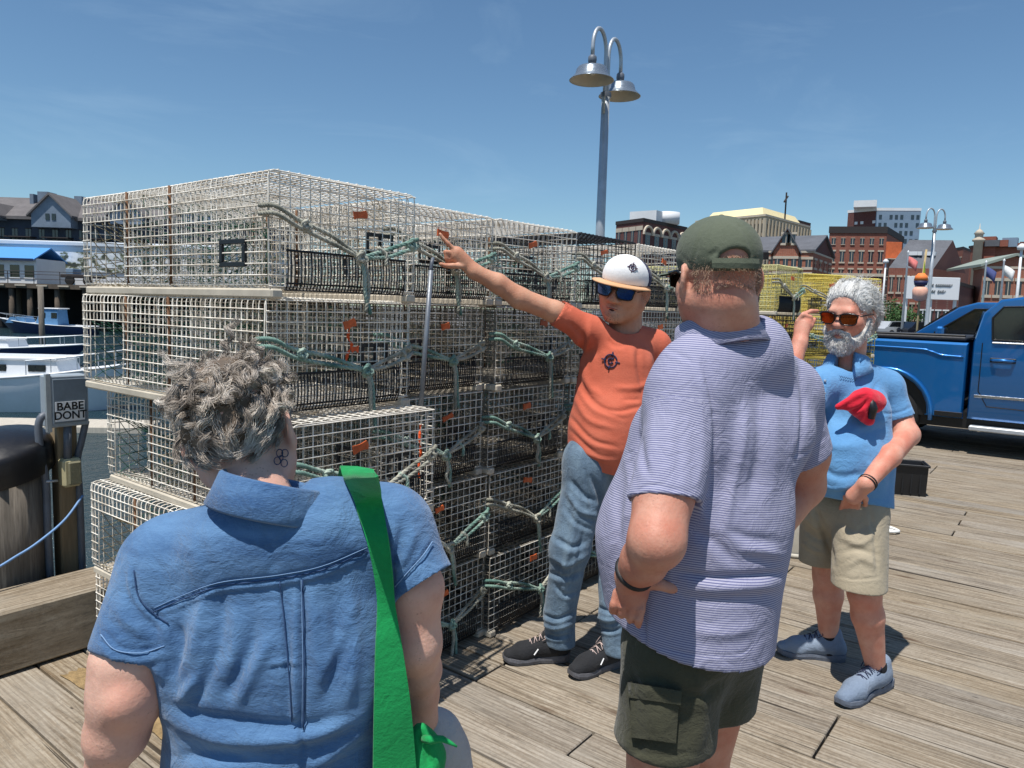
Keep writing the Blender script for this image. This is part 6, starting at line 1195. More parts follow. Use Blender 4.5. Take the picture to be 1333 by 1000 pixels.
# ---------------------------------------------------------------- further stacks of traps
def stack(px, py, d, rz, wires_, lab, seed0, n=5):
    P = at(px, py, d); x0, y0 = P[0], P[1]
    for ri in range(n):
        z = (n - 1 - ri) * TP + 0.04; wn, wm_ = wires_[min(ri, len(wires_) - 1)]
        trap((x0 + rt.uniform(-0.015, 0.015), y0 + rt.uniform(-0.015, 0.015), z), rz + rt.uniform(-0.01, 0.01), wm_, '%s wire trap, %s of the %s' % (wn, ('top', 'second', 'third', 'fourth', 'lowest')[ri], lab), 'traps stacked further along the pier', seed=seed0 + ri, rope=(ri < 2))
stack(1012, 337, 5.9, -0.03, (('cream', W_CREAM), ('black', W_BLACK), ('black', W_BLACK), ('white', W_GREY)), 'stack topped by cream traps', 30)
stack(1046, 352, 7.0, -0.55, (('yellow', W_YELLOW),), 'all-yellow stack', 40)
stack(1084, 353, 7.35, -0.55, (('golden yellow', W_YELLOW),), 'yellow stack nearer the blue pickup', 47)
# coil of yellow rope on the yellow traps
c_ = at(1108, 358, 7.1); m = MB()
for i in range(5): m.tube([(0.12 * math.cos(t) * (1 + 0.04 * i), 0.09 * math.sin(t), 0.012 + 0.022 * i + 0.006 * math.sin(3 * t + i)) for t in np.linspace(0, 2 * PI, 24)], 0.012, 6, False)
# ---------------------------------------------------------------- twin lamp posts
SHADEM = M('lamp_enamel', srgb(140, 150, 160), 0.25, 0.6, var=0.06); SHIN = M('lamp_shade_inside', srgb(206, 196, 178), 0.6, var=0.05)
def arc_pts(c, r, a0, a1, n=14): return [(c[0] + r * math.cos(t), 0, c[1] + r * math.sin(t) * 1.15) for t in np.linspace(a0, a1, n)]
def lamp_post(base, H, ang, label, s=1.0):
    o = empty('street_lamp', base, ang); MB().lathe([(0.16, 0), (0.16, 0.03), (0.09, 0.05), (0.072, 0.08), (0.058, H * 0.5), (0.05, H - 0.75)], (0, 0, 0), 18).build('pole', GALV, o, smooth=True)
    for sx in (-1, 1):
        r_ = 0.17; x0 = sx * 0.035; zc = H - 0.30
        P = [(x0, 0, H - 1.0), (x0, 0, zc - 0.2)] + [(x0 + sx * (r_ - r_ * math.cos(t)), 0, zc + r_ * 1.5 * math.sin(t)) for t in np.linspace(0, PI, 16)] + [(x0 + sx * 2 * r_, 0, zc - 0.10)]
        MB().tube(P, 0.024, 10).build('gooseneck', GALV, o, smooth=True); hx = x0 + sx * 2 * r_; hz = zc - 0.10
        f_ = empty('lamp_head', (hx, 0, hz)); f_.parent = o
        MB().lathe([(0.045, -0.10), (0.052, -0.06), (0.05, -0.02), (0.03, 0.0)], (0, 0, 0), 16).build('socket', GREYP, f_, smooth=True)
        sh = MB().lathe([(0.05, -0.10), (0.11, -0.125), (0.165, -0.14), (0.185, -0.165), (0.20, -0.225), (0.262, -0.285), (0.268, -0.292), (0.258, -0.290), (0.195, -0.232), (0.178, -0.17), (0.10, -0.14), (0.02, -0.135)], (0, 0, 0), 28, None, False).build('shade', [SHADEM, SHIN], f_, smooth=True)
        mi = [1 if (p.center.z < -0.128 and p.index >= 28 * 6) else 0 for p in sh.data.polygons]; sh.data.polygons.foreach_set('material_index', mi)
        MB().lathe([(0.0, -0.235), (0.04, -0.22), (0.05, -0.18), (0.03, -0.14)], (0, 0, 0), 14, None, False).build('bulb', M('frosted_bulb', srgb(226, 222, 206), 0.4), f_, smooth=True)
    MB().lathe([(0.066, H - 0.80), (0.07, H - 0.77), (0.066, H - 0.74)], (0, 0, 0), 16, None, False).build('collar', GREYP, o, smooth=True); return tag(o, label, 'street lamp', 'twin lamps on the pier')
lp = at(781.4, 300, 9.3); lamp_post((lp[0], lp[1], 0), at(783, 47, 9.3)[2] - 0.02, math.atan2(CR[1], CR[0]) + 0.97, 'tall twin-armed steel street lamp rising behind the big trap stack')
lp = at(1208, 400, 24.5); lamp_post((lp[0], lp[1], 0), at(1217, 272, 24.5)[2], math.atan2(CR[1], CR[0]) + 0.25, 'twin-armed steel street lamp beyond the blue pickup truck')
# ---------------------------------------------------------------- buoys on a pole with a flag
bp_ = at(1196, 400, 13.0); by = empty('buoy_pole', (bp_[0], bp_[1], 0)); zf = lambda py: at(1196, py, 13.0)[2]
MB().tube([(0, 0, 0), (0.01, 0, zf(390)), tuple(at(1206, 325, 13.0) - np.array([bp_[0], bp_[1], 0]))], 0.018, 8).build('pole', M('pole_wood', srgb(170, 150, 110), 0.8), by, smooth=True)
for pts, mt, nm in (([(0.05, 392), (0.115, 389), (0.125, 378), (0.095, 374), (0.04, 373)], M('pink_buoy_foam', srgb(236, 176, 150), 0.7, var=0.2, scale=12), 'pale_buoy'), ([(0.06, 372.5), (0.10, 371), (0.115, 366)], M('navy_buoy', srgb(34, 38, 76), 0.6), 'buoy_band'), ([(0.115, 365.5), (0.10, 360), (0.05, 356)], M('orange_buoy', srgb(240, 130, 60), 0.7), 'orange_buoy')):
    MB().lathe([(r_, zf(y_)) for r_, y_ in pts], (0, 0, 0), 20).build(nm, mt, by, smooth=True)
m = MB(); fz = [zf(372), zf(338)]; ribbon(m, [np.array([0.03, 0, zf(340)]), np.array([0.08, 0.05, zf(350)]), np.array([0.10, 0.06, zf(366)])], [np.array([0.02, 0, zf(366)]), np.array([0.05, 0.03, zf(369)]), np.array([0.10, 0.07, zf(369)])], 0.004); fl = m.build('flag', M('lime_flag', srgb(190, 214, 60), 0.8), by); fl.rotation_euler[2] = math.atan2(CR[1], CR[0])
tag(by, 'pole with orange and pale buoys and a lime green flag', 'buoys')

# ---------------------------------------------------------------- blue pickup truck
kp = NT('metallic_blue_paint'); kp.b.inputs['Base Color'].default_value = (*srgb(16, 104, 174), 1); kp.b.inputs['Metallic'].default_value = 0.45; kp.b.inputs['Roughness'].default_value = 0.3; kp.b.inputs['Coat Weight'].default_value = 1.0; kp.b.inputs['Coat Roughness'].default_value = 0.03; fl_ = kp.noise(kp.tc(), 900, 2, 0.5); kp.l(kp.mix(kp.rng(fl_, 0.4, 0.7, 0, 0.25), srgb(16, 100, 170), srgb(40, 132, 196)), kp.b.inputs['Base Color']); PAINT = kp.m
GLS = M('tinted_glass', srgb(22, 26, 30), 0.06, var=0.04, spec=0.8); TYR = M('tyre_rubber', srgb(24, 24, 25), 0.85, var=0.2, scale=30, bump=0.4); CHR = M('chrome_trim', srgb(200, 204, 208), 0.18, 1.0, var=0.03); BLK2 = M('black_trim', srgb(16, 17, 19), 0.5, var=0.1)
def wheel(parent, x, y, r=0.41, w_=0.27, side=-1):
    R = np.array([[0, 0, 1], [0, 1, 0], [-1, 0, 0]], float); wh = empty('wheel', (x, y, r)); wh.parent = parent
    MB().lathe([(r * 0.62, -w_ / 2), (r * 0.90, -w_ / 2), (r, -w_ / 2 + 0.05), (r, w_ / 2 - 0.05), (r * 0.90, w_ / 2), (r * 0.62, w_ / 2)], (0, 0, 0), 36, R, False).build('tyre', TYR, wh, smooth=True)
    m = MB(); m.lathe([(0.03, side * -0.02), (0.07, side * 0.0), (r * 0.28, side * 0.01), (r * 0.60, side * -0.06 + 0), (r * 0.63, side * (w_ / 2 - 0.02))], (0, 0, 0), 30, R, False); m.build('rim', GALV, wh, smooth=True)
    for k in range(6):
        a = k * PI / 3; m = MB(); m.box((-0.02, r * 0.1, -0.03), (0.02, r * 0.6, 0.03), 0.008); v_ = m.v[0]; c_, s_ = math.cos(a), math.sin(a); m.v[0] = v_ @ np.array([[1, 0, 0], [0, c_, s_], [0, -s_, c_]]); m.build('spoke', GALV, wh, (side * 0.06, 0, 0))
    return wh
def panel(prof, x0, x1, name, mat, parent, crown=0.0, seg=7):
    """body side: outline (y, z) skinned across the width with rounded shoulders"""
    P = np.array(prof, float); n = len(P); c = P.mean(0); V = []; xs = [x0, x0 + 0.03, x0 + 0.10, x1 - 0.10, x1 - 0.03, x1]; sc = [0.94, 0.985, 1.0, 1.0, 0.985, 0.94]
    for x_, s_ in zip(xs, sc):
        for y_, z_ in P: V.append((x_, c[0] + (y_ - c[0]) * (1 - (1 - s_) * 0.35), c[1] + (z_ - c[1]) * s_))
    m = MB(); m.add(V, [(i * n + j, i * n + (j + 1) % n, (i + 1) * n + (j + 1) % n, (i + 1) * n + j) for i in range(5) for j in range(n)] + [tuple(range(n)), tuple(5 * n + j for j in range(n))[::-1]]); o = m.build(name, mat, parent); return smooth_angle(o, 35)
def archy(yc, r, z0, n=10): return [(yc + r * math.cos(t), 0.40 + r * math.sin(t)) for t in np.linspace(0, PI, n)]
def pickup(loc, rz, label, detail=True):
    """length along y: tail at y=0, nose at y=-5.7; near flank at x=0"""
    t = empty('pickup_truck', loc, rz)
    bed = [(0.0, 0.55), (0.0, 1.38), (-2.02, 1.36), (-2.02, 0.42)] + [(-1.62, 0.42)] + [(-1.15 - 0.50 * math.cos(a), 0.43 + 0.52 * math.sin(a)) for a in np.linspace(0.0, PI, 12)] + [(-0.55, 0.50)]
    panel(bed, 0.0, 0.16, 'bed_side', PAINT, t); panel(bed, 1.84, 2.0, 'bed_side', PAINT, t); MB().box((0.16, -0.08, 0.55), (1.84, 0.0, 1.36), 0.02).build('tailgate', PAINT, t); MB().box((0.16, -2.0, 0.55), (1.84, -0.08, 0.62)).build('bed_floor', BLK2, t)
    m = MB(); m.box((0.02, -1.99, 1.372), (1.98, -0.02, 1.425), 0.018); m.build('tonneau_cover', M('black_vinyl_cover', srgb(38, 40, 46), 0.6, var=0.15, scale=6, bump=0.2), t)
    MB().box((0.03, -1.98, 1.425), (0.09, -0.05, 1.445), 0.008).build('cover_rail', BLK2, t)
    for X in (-0.012, 2.012):
        MB().tube([(X, -1.15 - 0.53 * math.cos(a), 0.43 + 0.55 * math.sin(a)) for a in np.linspace(-0.1, PI + 0.1, 20)], 0.028, 8).build('arch_flare', PAINT, t, smooth=True)
        MB().tube(spline([(X + 0.004, -1.98, 1.18), (X + 0.004, -1.75, 1.19), (X + 0.004, -1.62, 1.23), (X + 0.004, -1.4, 1.255), (X + 0.004, -0.1, 1.27)], 24), 0.013, 6).build('body_crease', PAINT, t, smooth=True)
        MB().box((X - 0.004, -2.02, 0.44), (X + 0.004, -1.72, 0.50), 0.002).build('lower_trim', BLK2, t)
    cab = [(-2.06, 0.42), (-2.06, 1.36), (-2.14, 1.72), (-2.30, 1.88), (-2.6, 1.93), (-3.5, 1.92), (-3.75, 1.84), (-4.45, 1.32), (-4.45, 0.42)]; panel(cab, 0.0, 2.0, 'cab', PAINT, t)
    hood = [(-4.46, 0.50), (-4.46, 1.30), (-5.5, 1.18), (-5.68, 1.05), (-5.7, 0.55), (-5.5, 0.45)] + [(-4.95 - 0.46 * math.cos(a + PI), 0.43 + 0.50 * math.sin(a)) for a in np.linspace(PI, 0, 10)][::-1] ; panel(hood, 0.0, 2.0, 'hood', PAINT, t)
    def glass(poly, name='window'):
        for X, d_ in ((-0.004, 1), (2.004, -1)):
            f_ = MB(); f_.prism(poly, X - 0.006 * 0, X + 0.03 * d_, 0); o = f_.build(name, GLS, t)
            c = np.mean(poly, 0); ring = [(X - 0.003 * d_, *p_) for p_ in poly]; ring.append(ring[0]); MB().tube(ring, 0.012, 6, False).build('window_trim', BLK2, o); 
            lo = [p_ for p_ in ring if p_[2] < c[1]]; MB().tube([(X - 0.008 * d_, min(p_[1] for p_ in lo), min(p_[2] for p_ in lo) - 0.012), (X - 0.008 * d_, max(p_[1] for p_ in lo), min(p_[2] for p_ in lo) - 0.012)], 0.010, 6).build('chrome_strip', CHR, o)
    glass([(-2.26, 1.40), (-2.24, 1.66), (-2.34, 1.79), (-3.08, 1.82), (-3.12, 1.38)]); glass([(-3.22, 1.38), (-3.20, 1.82), (-3.52, 1.81), (-4.06, 1.42), (-4.06, 1.36)])
    for X in (-0.003, 2.003):
        for ya, yb in ((-2.16, -3.14), (-3.17, -4.2)):
            ring = [(X, ya, 1.36), (X, ya - 0.0, 0.78), (X, ya - 0.10, 0.60), (X, yb + 0.02, 0.58), (X, yb, 1.36)]; MB().tube(ring, 0.006, 5).build('door_seam', BLK2, t)
            hn = empty('door_handle', (X, ya - 0.22, 1.16)); hn.parent = t; sg = -1 if X < 1 else 1; MB().box((-0.006, -0.13, -0.028), (0.006, 0.13, 0.028), 0.005).build('recess', BLK2, hn); MB().tube([(0, -0.12, 0), (sg * 0.045, -0.09, 0), (sg * 0.05, 0, 0.004), (sg * 0.045, 0.09, 0), (0, 0.12, 0)], [0.012, 0.017, 0.018, 0.017, 0.012], 8).build('grip', PAINT, hn, smooth=True)
        MB().box((X - 0.008, -4.2, 0.70), (X + 0.008, -2.12, 0.735), 0.004).build('side_moulding', CHR, t)
        MB().box((X - 0.005, -3.98, 0.80), (X + 0.005, -3.74, 0.86), 0.002).build('door_badge', GALV, t)
        MB().box((X - 0.06, -4.15, 0.30), (X + 0.10, -2.10, 0.36), 0.012).build('running_board', GALV, t)
    MB().box((0.10, -5.4, 0.30), (1.9, -0.1, 0.50)).build('chassis', BLK2, t)
    MB().box((0.06, -1.72, 0.42), (0.20, -0.58, 0.98)).build('wheel_well', BLK2, t)
    for y_ in (-1.15, -4.95): wheel(t, 0.18, y_, side=-1); wheel(t, 1.82, y_, side=1)
    for X in (-0.12, 2.12): m = MB(); m.box((X - 0.10, -4.02, 1.32), (X + 0.10, -3.90, 1.52), 0.03); m.build('mirror', PAINT, t)
    m = MB(); m.quad((0.14, -3.80, 1.83), (1.86, -3.80, 1.83), (1.80, -4.42, 1.36), (0.20, -4.42, 1.36)); m.build('windscreen', GLS, t, (0, -0.01, 0.012))
    m = MB(); m.quad((0.22, -2.055, 1.42), (1.78, -2.055, 1.42), (1.72, -2.13, 1.74), (0.28, -2.13, 1.74)); m.build('rear_window', GLS, t, (0, 0.02, 0))
    for X in (0.02, 1.86): MB().box((X, -5.72, 0.85), (X + 0.12, -5.45, 1.08), 0.02).build('headlight', CHR, t); MB().box((X, -0.06, 0.85), (X + 0.12, 0.012, 1.25), 0.02).build('tail_light', M('red_lens', srgb(150, 16, 20), 0.2), t)
    MB().box((0.05, -5.80, 0.42), (1.95, -5.66, 0.66), 0.03).build('bumper', CHR, t); MB().box((0.05, 0.0, 0.42), (1.95, 0.14, 0.62), 0.03).build('bumper', CHR, t)
    return tag(t, label, 'pickup truck')
pickup((9.0, 1.04, 0.0), 0.0, 'blue pickup truck with a black bed cover parked on the pier')
tr2 = pickup((14.35, -4.2, 0.0), PI, 'second blue vehicle parked beyond the pickup, facing the harbour', False)
# ================================================================== THE TOWN AND THE HARBOUR
def brick_mat(name, c1, c2, mort, sc=1.0):
    k = NT(name); v = k.tc('Object'); br = k.n('TexBrick'); br.inputs['Scale'].default_value = 2.6 * sc; br.inputs['Color1'].default_value = (*c1, 1); br.inputs['Color2'].default_value = (*c2, 1); br.inputs['Mortar'].default_value = (*mort, 1); br.inputs['Mortar Size'].default_value = 0.02
    k.l(k.map(v, (1, 1, 1), (PI / 2, 0, 0)), br.inputs['Vector']); f = k.noise(v, 0.25, 5, 0.6); c = k.mix(k.rng(f, 0.35, 0.7, 0, 0.45), br.outputs[0], tuple(x * 0.6 for x in c1)); k.l(c, k.b.inputs['Base Color']); k.b.inputs['Roughness'].default_value = 0.9; return k.m
BRK = brick_mat('red_brick', srgb(150, 84, 66), srgb(128, 66, 52), srgb(150, 130, 116)); BRD = brick_mat('dark_brick', srgb(104, 56, 52), srgb(84, 46, 46), srgb(110, 96, 90)); BRO = brick_mat('orange_brick', srgb(166, 98, 74), srgb(146, 82, 62), srgb(160, 140, 124))
CONC = M('tan_concrete', srgb(176, 164, 144), 0.9, var=0.1, scale=0.3); CRM = M('cream_cladding', srgb(226, 210, 164), 0.8, var=0.05, scale=0.2); SLATE = M('slate_roof', srgb(92, 94, 100), 0.8, var=0.2, scale=0.6); TRIM = M('pale_stone', srgb(190, 178, 160), 0.85, var=0.1, scale=0.6); DTRIM = M('dark_cornice', srgb(52, 46, 46), 0.8); PANE = M('far_glass', srgb(44, 54, 64), 0.12, var=0.2, scale=0.5, spec=0.7); WHITEB = M('white_cladding', srgb(216, 218, 220), 0.7, var=0.06, scale=0.3); BLUEG = M('blue_grey_cladding', srgb(120, 140, 160), 0.6, var=0.1, scale=0.3)
asp = M('quay_asphalt', srgb(96, 94, 92), 0.95, var=0.15, scale=0.2); m = MB(); m.box((46, -260, -4), (900, 420, 0)); qy = m.build('quay', asp); tag(qy, kind='structure')
WMESH = {}
def win_mesh(w_, h_, fr, gm, fm):
    key = (round(w_, 2), round(h_, 2), fm.name, gm.name)
    if key not in WMESH:
        m = MB(); m.box((-w_ / 2, -0.02, -h_ / 2), (w_ / 2, 0.06, h_ / 2)); m.cm = 1
        if fr > 0:
            m.box((-w_ / 2 - fr, -0.10, -h_ / 2 - fr * 1.6), (w_ / 2 + fr, 0.04, -h_ / 2)); m.box((-w_ / 2 - fr, -0.08, h_ / 2), (w_ / 2 + fr, 0.04, h_ / 2 + fr * 1.6)); m.box((-0.04, -0.05, -h_ / 2), (0.04, 0.02, h_ / 2))
        WMESH[key] = m.mesh('window', [gm, fm])
    return WMESH[key]
def facade(parent, P, Q, z0, z1, cols, rows, wf=0.5, hf=0.6, frame=TRIM, fr=0.12, glass=PANE, base=(0, 0, 0), skip=None):
    """windows set in a wall that runs from P to Q; outside is to the right of P->Q"""
    P = np.array([P[0], P[1], 0.0]); Q = np.array([Q[0], Q[1], 0.0]); d = Q - P; L = np.linalg.norm(d); d /= L; nz = np.array([d[1], -d[0], 0]); cw, rh = L / cols, (z1 - z0) / rows; me = win_mesh(cw * wf, rh * hf, fr, glass, frame); ang = math.atan2(d[1], d[0])
    for r_ in range(rows):
        for c_ in range(cols):
            if skip and skip(c_, r_): continue
            p = P + d * (cw * (c_ + 0.5)) + nz * 0.03; link('window', me, None, parent, (p[0] - base[0], p[1] - base[1], z0 + rh * (r_ + 0.5)), (0, 0, ang))
def plan(pl, pc, pr, dl, dc, dr, yref=412):
    A, B, C = (at(pl, yref, dl), at(pc, yref, dc), at(pr, yref, dr)); D = A + C - B; return [p[:2] for p in (A, B, C, D)]
def ztop(px, py, d): return at(px, py, d)[2]
def block(name, label, pl, pc, pr, ytop, dl, dc, dr, mat, parapet=None, pz=0.8, matr=None):
    A, B, C, D = plan(pl, pc, pr, dl, dc, dr); H = ztop(pc, ytop, dc); o = empty(name, (B[0], B[1], 0)); q = [tuple(p - B) for p in (A, B, C, D)]
    MB().prism(q, 0.0, H, 2).build('walls', mat, o)
    if parapet is not None:
        c_ = np.mean(q, 0); big = [tuple(c_ + (np.array(p) - c_) * 1.02) for p in q]; MB().prism(big, H + 0.01, H + pz, 2).build('cornice', parapet, o)
    tag(o, label, 'building', 'town buildings across the harbour'); return o, A, B, C, D, H
# brick hall with arches and a tank on its roof
o, A, B, C, D, H = block('brick_hall', 'brick hall with arched windows and white tank on its roof', 797, 832, 888, 290, 152, 145, 158, BRD, DTRIM, 0.7)
facade(o, A, B, H - 6.5, H - 1.0, 4, 1, 0.42, 0.8, TRIM, 0.5, PANE, (B[0], B[1])); facade(o, B, C, H - 6.0, H - 2.2, 5, 1, 0.5, 0.9, TRIM, 0.3, PANE, (B[0], B[1])); facade(o, A, B, 3, H - 8, 4, 2, 0.4, 0.6, TRIM, 0.2, PANE, (B[0], B[1])); facade(o, B, C, 3, H - 8, 5, 2, 0.4, 0.6, TRIM, 0.2, PANE, (B[0], B[1]))
dBC = (C - B) / np.linalg.norm(C - B); nBC = np.array([dBC[1], -dBC[0]])
for i in range(5):
    c_ = (C - B) * (i + 0.5) / 5 + nBC * 0.15; r_ = np.linalg.norm(C - B) / 10.5; MB().tube([(c_[0] + dBC[0] * r_ * math.cos(t), c_[1] + dBC[1] * r_ * math.cos(t), H - 2.4 + r_ * math.sin(t)) for t in np.linspace(0, PI, 11)], 0.28, 5).build('window_arch', TRIM, o)
q = (at(868, 300, 152)[:2] - B); MB().lathe([(2.5, H + 0.7), (2.5, H + 3.0)], (q[0], q[1], 0), 20).build('water_tank', WHITEB, o, smooth=True); q = at(845, 300, 152)[:2] - B; MB().box((q[0] - 3, q[1] - 3, H + 0.7), (q[0] + 4, q[1] + 3, H + 2.9)).build('roof_plant', WHITEB, o)
# office block with the cream penthouse
o, A, B, C, D, H = block('office_block', 'tan concrete office block with a sloping cream penthouse', 900, 988, 1046, 283, 235, 215, 240, CONC, TRIM, 0.6)
for wa, wb_, n in ((A, B, 20), (B, C, 14)):
    d_ = (wb_ - wa) / np.linalg.norm(wb_ - wa); nn = np.array([d_[1], -d_[0]]); facade(o, wa, wb_, 4, H - 1.5, n, 7, 0.55, 0.72, TRIM, 0.0, PANE, (B[0], B[1]))
    for i in range(n + 1):
        p = wa - B + (wb_ - wa) * i / n; MB().box((-0.35, -0.5, 3.5), (0.35, 0.1, H - 0.6), 0, rotz(math.atan2(d_[1], d_[0])), (p[0], p[1], 0)).build('rib', CONC, o)
cq = np.mean([A, B, C, D], 0) - B; qq = [np.array(p - B) for p in (A, B, C, D)]; lo_ = [cq + (p - cq) * 0.86 for p in qq]; hi_ = [cq + (p - cq) * 0.72 for p in qq]; z1_ = ztop(988, 268, 215)
m = MB(); m.add([(*p, H + 0.6) for p in lo_] + [(*p, z1_) for p in hi_], [(0, 1, 5, 4), (1, 2, 6, 5), (2, 3, 7, 6), (3, 0, 4, 7), (4, 5, 6, 7)]); m.build('penthouse', CRM, o)
q = at(1022, 280, 225)[:2] - B; m = MB(); m.tube([(q[0], q[1], H), (q[0], q[1], H + 9)], 0.25, 5); m.tube([(q[0] - 1.5, q[1], H + 6), (q[0] + 1.5, q[1], H + 8)], 0.3, 5); m.build('mast', DTRIM, o)
# brick wing behind it
o, A, B, C, D, H = block('brick_wing', 'low dark brick wing beside the tan office block', 1025, 1032, 1047, 290, 250, 248, 255, BRD, DTRIM, 0.5); facade(o, B, C, 8, H - 1, 4, 4, 0.5, 0.5, TRIM, 0.1, PANE, (B[0], B[1]))
# gabled brick building
def gable(o, B, P, Q, depth, z0, zr, mat, roofm, name='gable'):
    P = np.array(P[:2]) - B; Q = np.array(Q[:2]) - B; d = (Q - P) / np.linalg.norm(Q - P); n = np.array([-d[1], d[0]]); M_ = (P + Q) / 2
    m = MB(); m.add([(*P, z0), (*Q, z0), (*M_, zr), (*(P + n * 0.4), z0), (*(Q + n * 0.4), z0), (*(M_ + n * 0.4), zr)], [(0, 1, 2), (3, 5, 4), (0, 3, 4, 1), (1, 4, 5, 2), (2, 5, 3, 0)]); g_ = m.build(name, mat, o)
    ov = 0.4; P2, Q2 = P - d * ov, Q + d * ov; m = MB(); zz = z0 - ov * (zr - z0) / np.linalg.norm(Q - M_)
    for a, b in ((P2, M_), (M_, Q2)):
        za, zb = (zz, zr) if a is P2 else (zr, zz); m.add([(*(a - n * ov), za + 0.05), (*(b - n * ov), zb + 0.05), (*(b + n * (depth + ov)), zb + 0.05), (*(a + n * (depth + ov)), za + 0.05), (*(a - n * ov), za + 0.35), (*(b - n * ov), zb + 0.35), (*(b + n * (depth + ov)), zb + 0.35), (*(a + n * (depth + ov)), za + 0.35)], [(0, 1, 2, 3), (4, 7, 6, 5), (0, 4, 5, 1), (1, 5, 6, 2), (2, 6, 7, 3), (3, 7, 4, 0)])
    m.build('roof', roofm, o); return g_
o, A, B, C, D, H = block('gabled_building', 'red brick building with steep gables and a slate roof', 996, 1053, 1078, 330, 114, 112, 124, BRO, TRIM, 0.3)
facade(o, A, B, 4, H - 0.4, 5, 3, 0.62, 0.5, TRIM, 0.25, PANE, (B[0], B[1])); facade(o, B, C, 4, H - 0.4, 4, 3, 0.45, 0.5, TRIM, 0.2, PANE, (B[0], B[1]))
dd = (B - A) / np.linalg.norm(B - A); nn = np.array([dd[1], -dd[0]]); a_, b_ = A + (B - A) * 0.10 + nn * 1.2, A + (B - A) * 0.66 + nn * 1.2; gable(o, B, a_, b_, 9, H + 0.3, ztop(1020, 304, 116), BRO, SLATE); MB().prism([tuple(a_ - B), tuple(b_ - B), tuple(b_ - B - nn * 1.2), tuple(a_ - B - nn * 1.2)], 0, H + 0.32, 2).build('gable_bay', BRO, o); gable(o, B, B, C, 12, H + 0.3, ztop(1062, 308, 116), BRD, SLATE); facade(o, a_, b_, 4, H - 0.4, 3, 3, 0.62, 0.5, TRIM, 0.25, PANE, (B[0], B[1]))
me_ = win_mesh(1.1, 1.3, 0.2, PANE, TRIM); dd = (B - A) / np.linalg.norm(B - A); nn = np.array([dd[1], -dd[0]])
for t_ in (0.36, 0.48): p = A + (B - A) * t_ - B + nn * 1.28; link('window', me_, None, o, (p[0], p[1], H + 2.0), (0, 0, math.atan2(dd[1], dd[0])))
# five-storey brick warehouse
o, A, B, C, D, H = block('brick_warehouse', 'five-storey red brick warehouse with rows of dark windows', 1072, 1146, 1168, 305, 126, 124, 138, BRK, DTRIM, 1.1)
facade(o, A, B, 1.5, H - 2.4, 6, 4, 0.42, 0.58, TRIM, 0.16, PANE, (B[0], B[1])); facade(o, A, B, H - 2.2, H - 0.5, 6, 1, 0.4, 0.6, TRIM, 0.05, PANE, (B[0], B[1])); facade(o, B, C, 2, H - 2.2, 3, 4, 0.42, 0.55, TRIM, 0.16, PANE, (B[0], B[1]))
dd = (B - A) / np.linalg.norm(B - A); MB().box((0, -0.35, H * 0.55), (np.linalg.norm(B - A), 0.0, H * 0.55 + 0.5), 0, rotz(math.atan2(dd[1], dd[0])), (*(A - B), 0)).build('string_course', TRIM, o)
# tower block far behind
o, A, B, C, D, H = block('tower_block', 'distant tower block half brick, half pale blue cladding', 1094, 1132, 1187, 276, 335, 325, 322, BRD, WHITEB, 1.2)
MB().prism([tuple(p) for p in (np.array([0, 0.0]) - nBC * 0, (C - B) * 1.0, (C - B) * 1.0 + (A - B) * 0.06, (A - B) * 0.06)], H * 0.48, H - 0.3, 2, (*(np.array([(C - B)[1], -(C - B)[0]]) / np.linalg.norm(C - B) * 0.5), 0)).build('pale_cladding', BLUEG, o)
facade(o, A, B, H * 0.3, H - 3, 5, 9, 0.5, 0.35, WHITEB, 0.0, WHITEB, (B[0], B[1]), lambda c, r: (c * 7 + r * 3) % 3 == 0); off_ = np.array([(C - B)[1], -(C - B)[0]]) / np.linalg.norm(C - B) * 0.6; facade(o, B + off_, C + off_, H * 0.49, H - 1, 8, 7, 0.55, 0.5, WHITEB, 0.0, PANE, (B[0], B[1]), lambda c, r: (c + r) % 4 == 3); facade(o, B, C, H * 0.2, H * 0.47, 8, 4, 0.5, 0.4, WHITEB, 0.0, WHITEB, (B[0], B[1]), lambda c, r: (c + 2 * r) % 3 == 0)
MB().box((-6, -3, H + 1.2), (10, 6, H + 4), 0, rotz(0.2), (*((A - B) * 0.3), 0)).build('roof_plant', WHITEB, o)
# scaffold with orange netting
P, Q = at(1146, 412, 118), at(1166, 412, 118); sc_ = empty('scaffold', (P[0], P[1], 0)); d_ = (Q - P)[:2]; L_ = np.linalg.norm(d_); R_ = rotz(math.atan2(d_[1], d_[0])); zt_, zb_ = ztop(1156, 316, 118), ztop(1156, 338, 118)
MB().box((0, -0.15, zb_), (L_, 0, zt_), 0.02, R_).build('netting', M('orange_netting', srgb(214, 110, 66), 0.9, var=0.25, scale=0.8), sc_)
for i in range(4): MB().box((L_ * i / 3 - 0.1, -1.6, 0), (L_ * i / 3 + 0.1, -1.4, zb_), 0, R_).build('upright', DTRIM, sc_)
for i in range(4): MB().box((-0.2, -1.7, zb_ * (i + 1) / 4 - 0.12), (L_ + 0.2, -0.3, zb_ * (i + 1) / 4), 0, R_).build('deck', TRIM, sc_)
tag(sc_, 'scaffold hung with orange netting against the brick warehouse', 'scaffold')
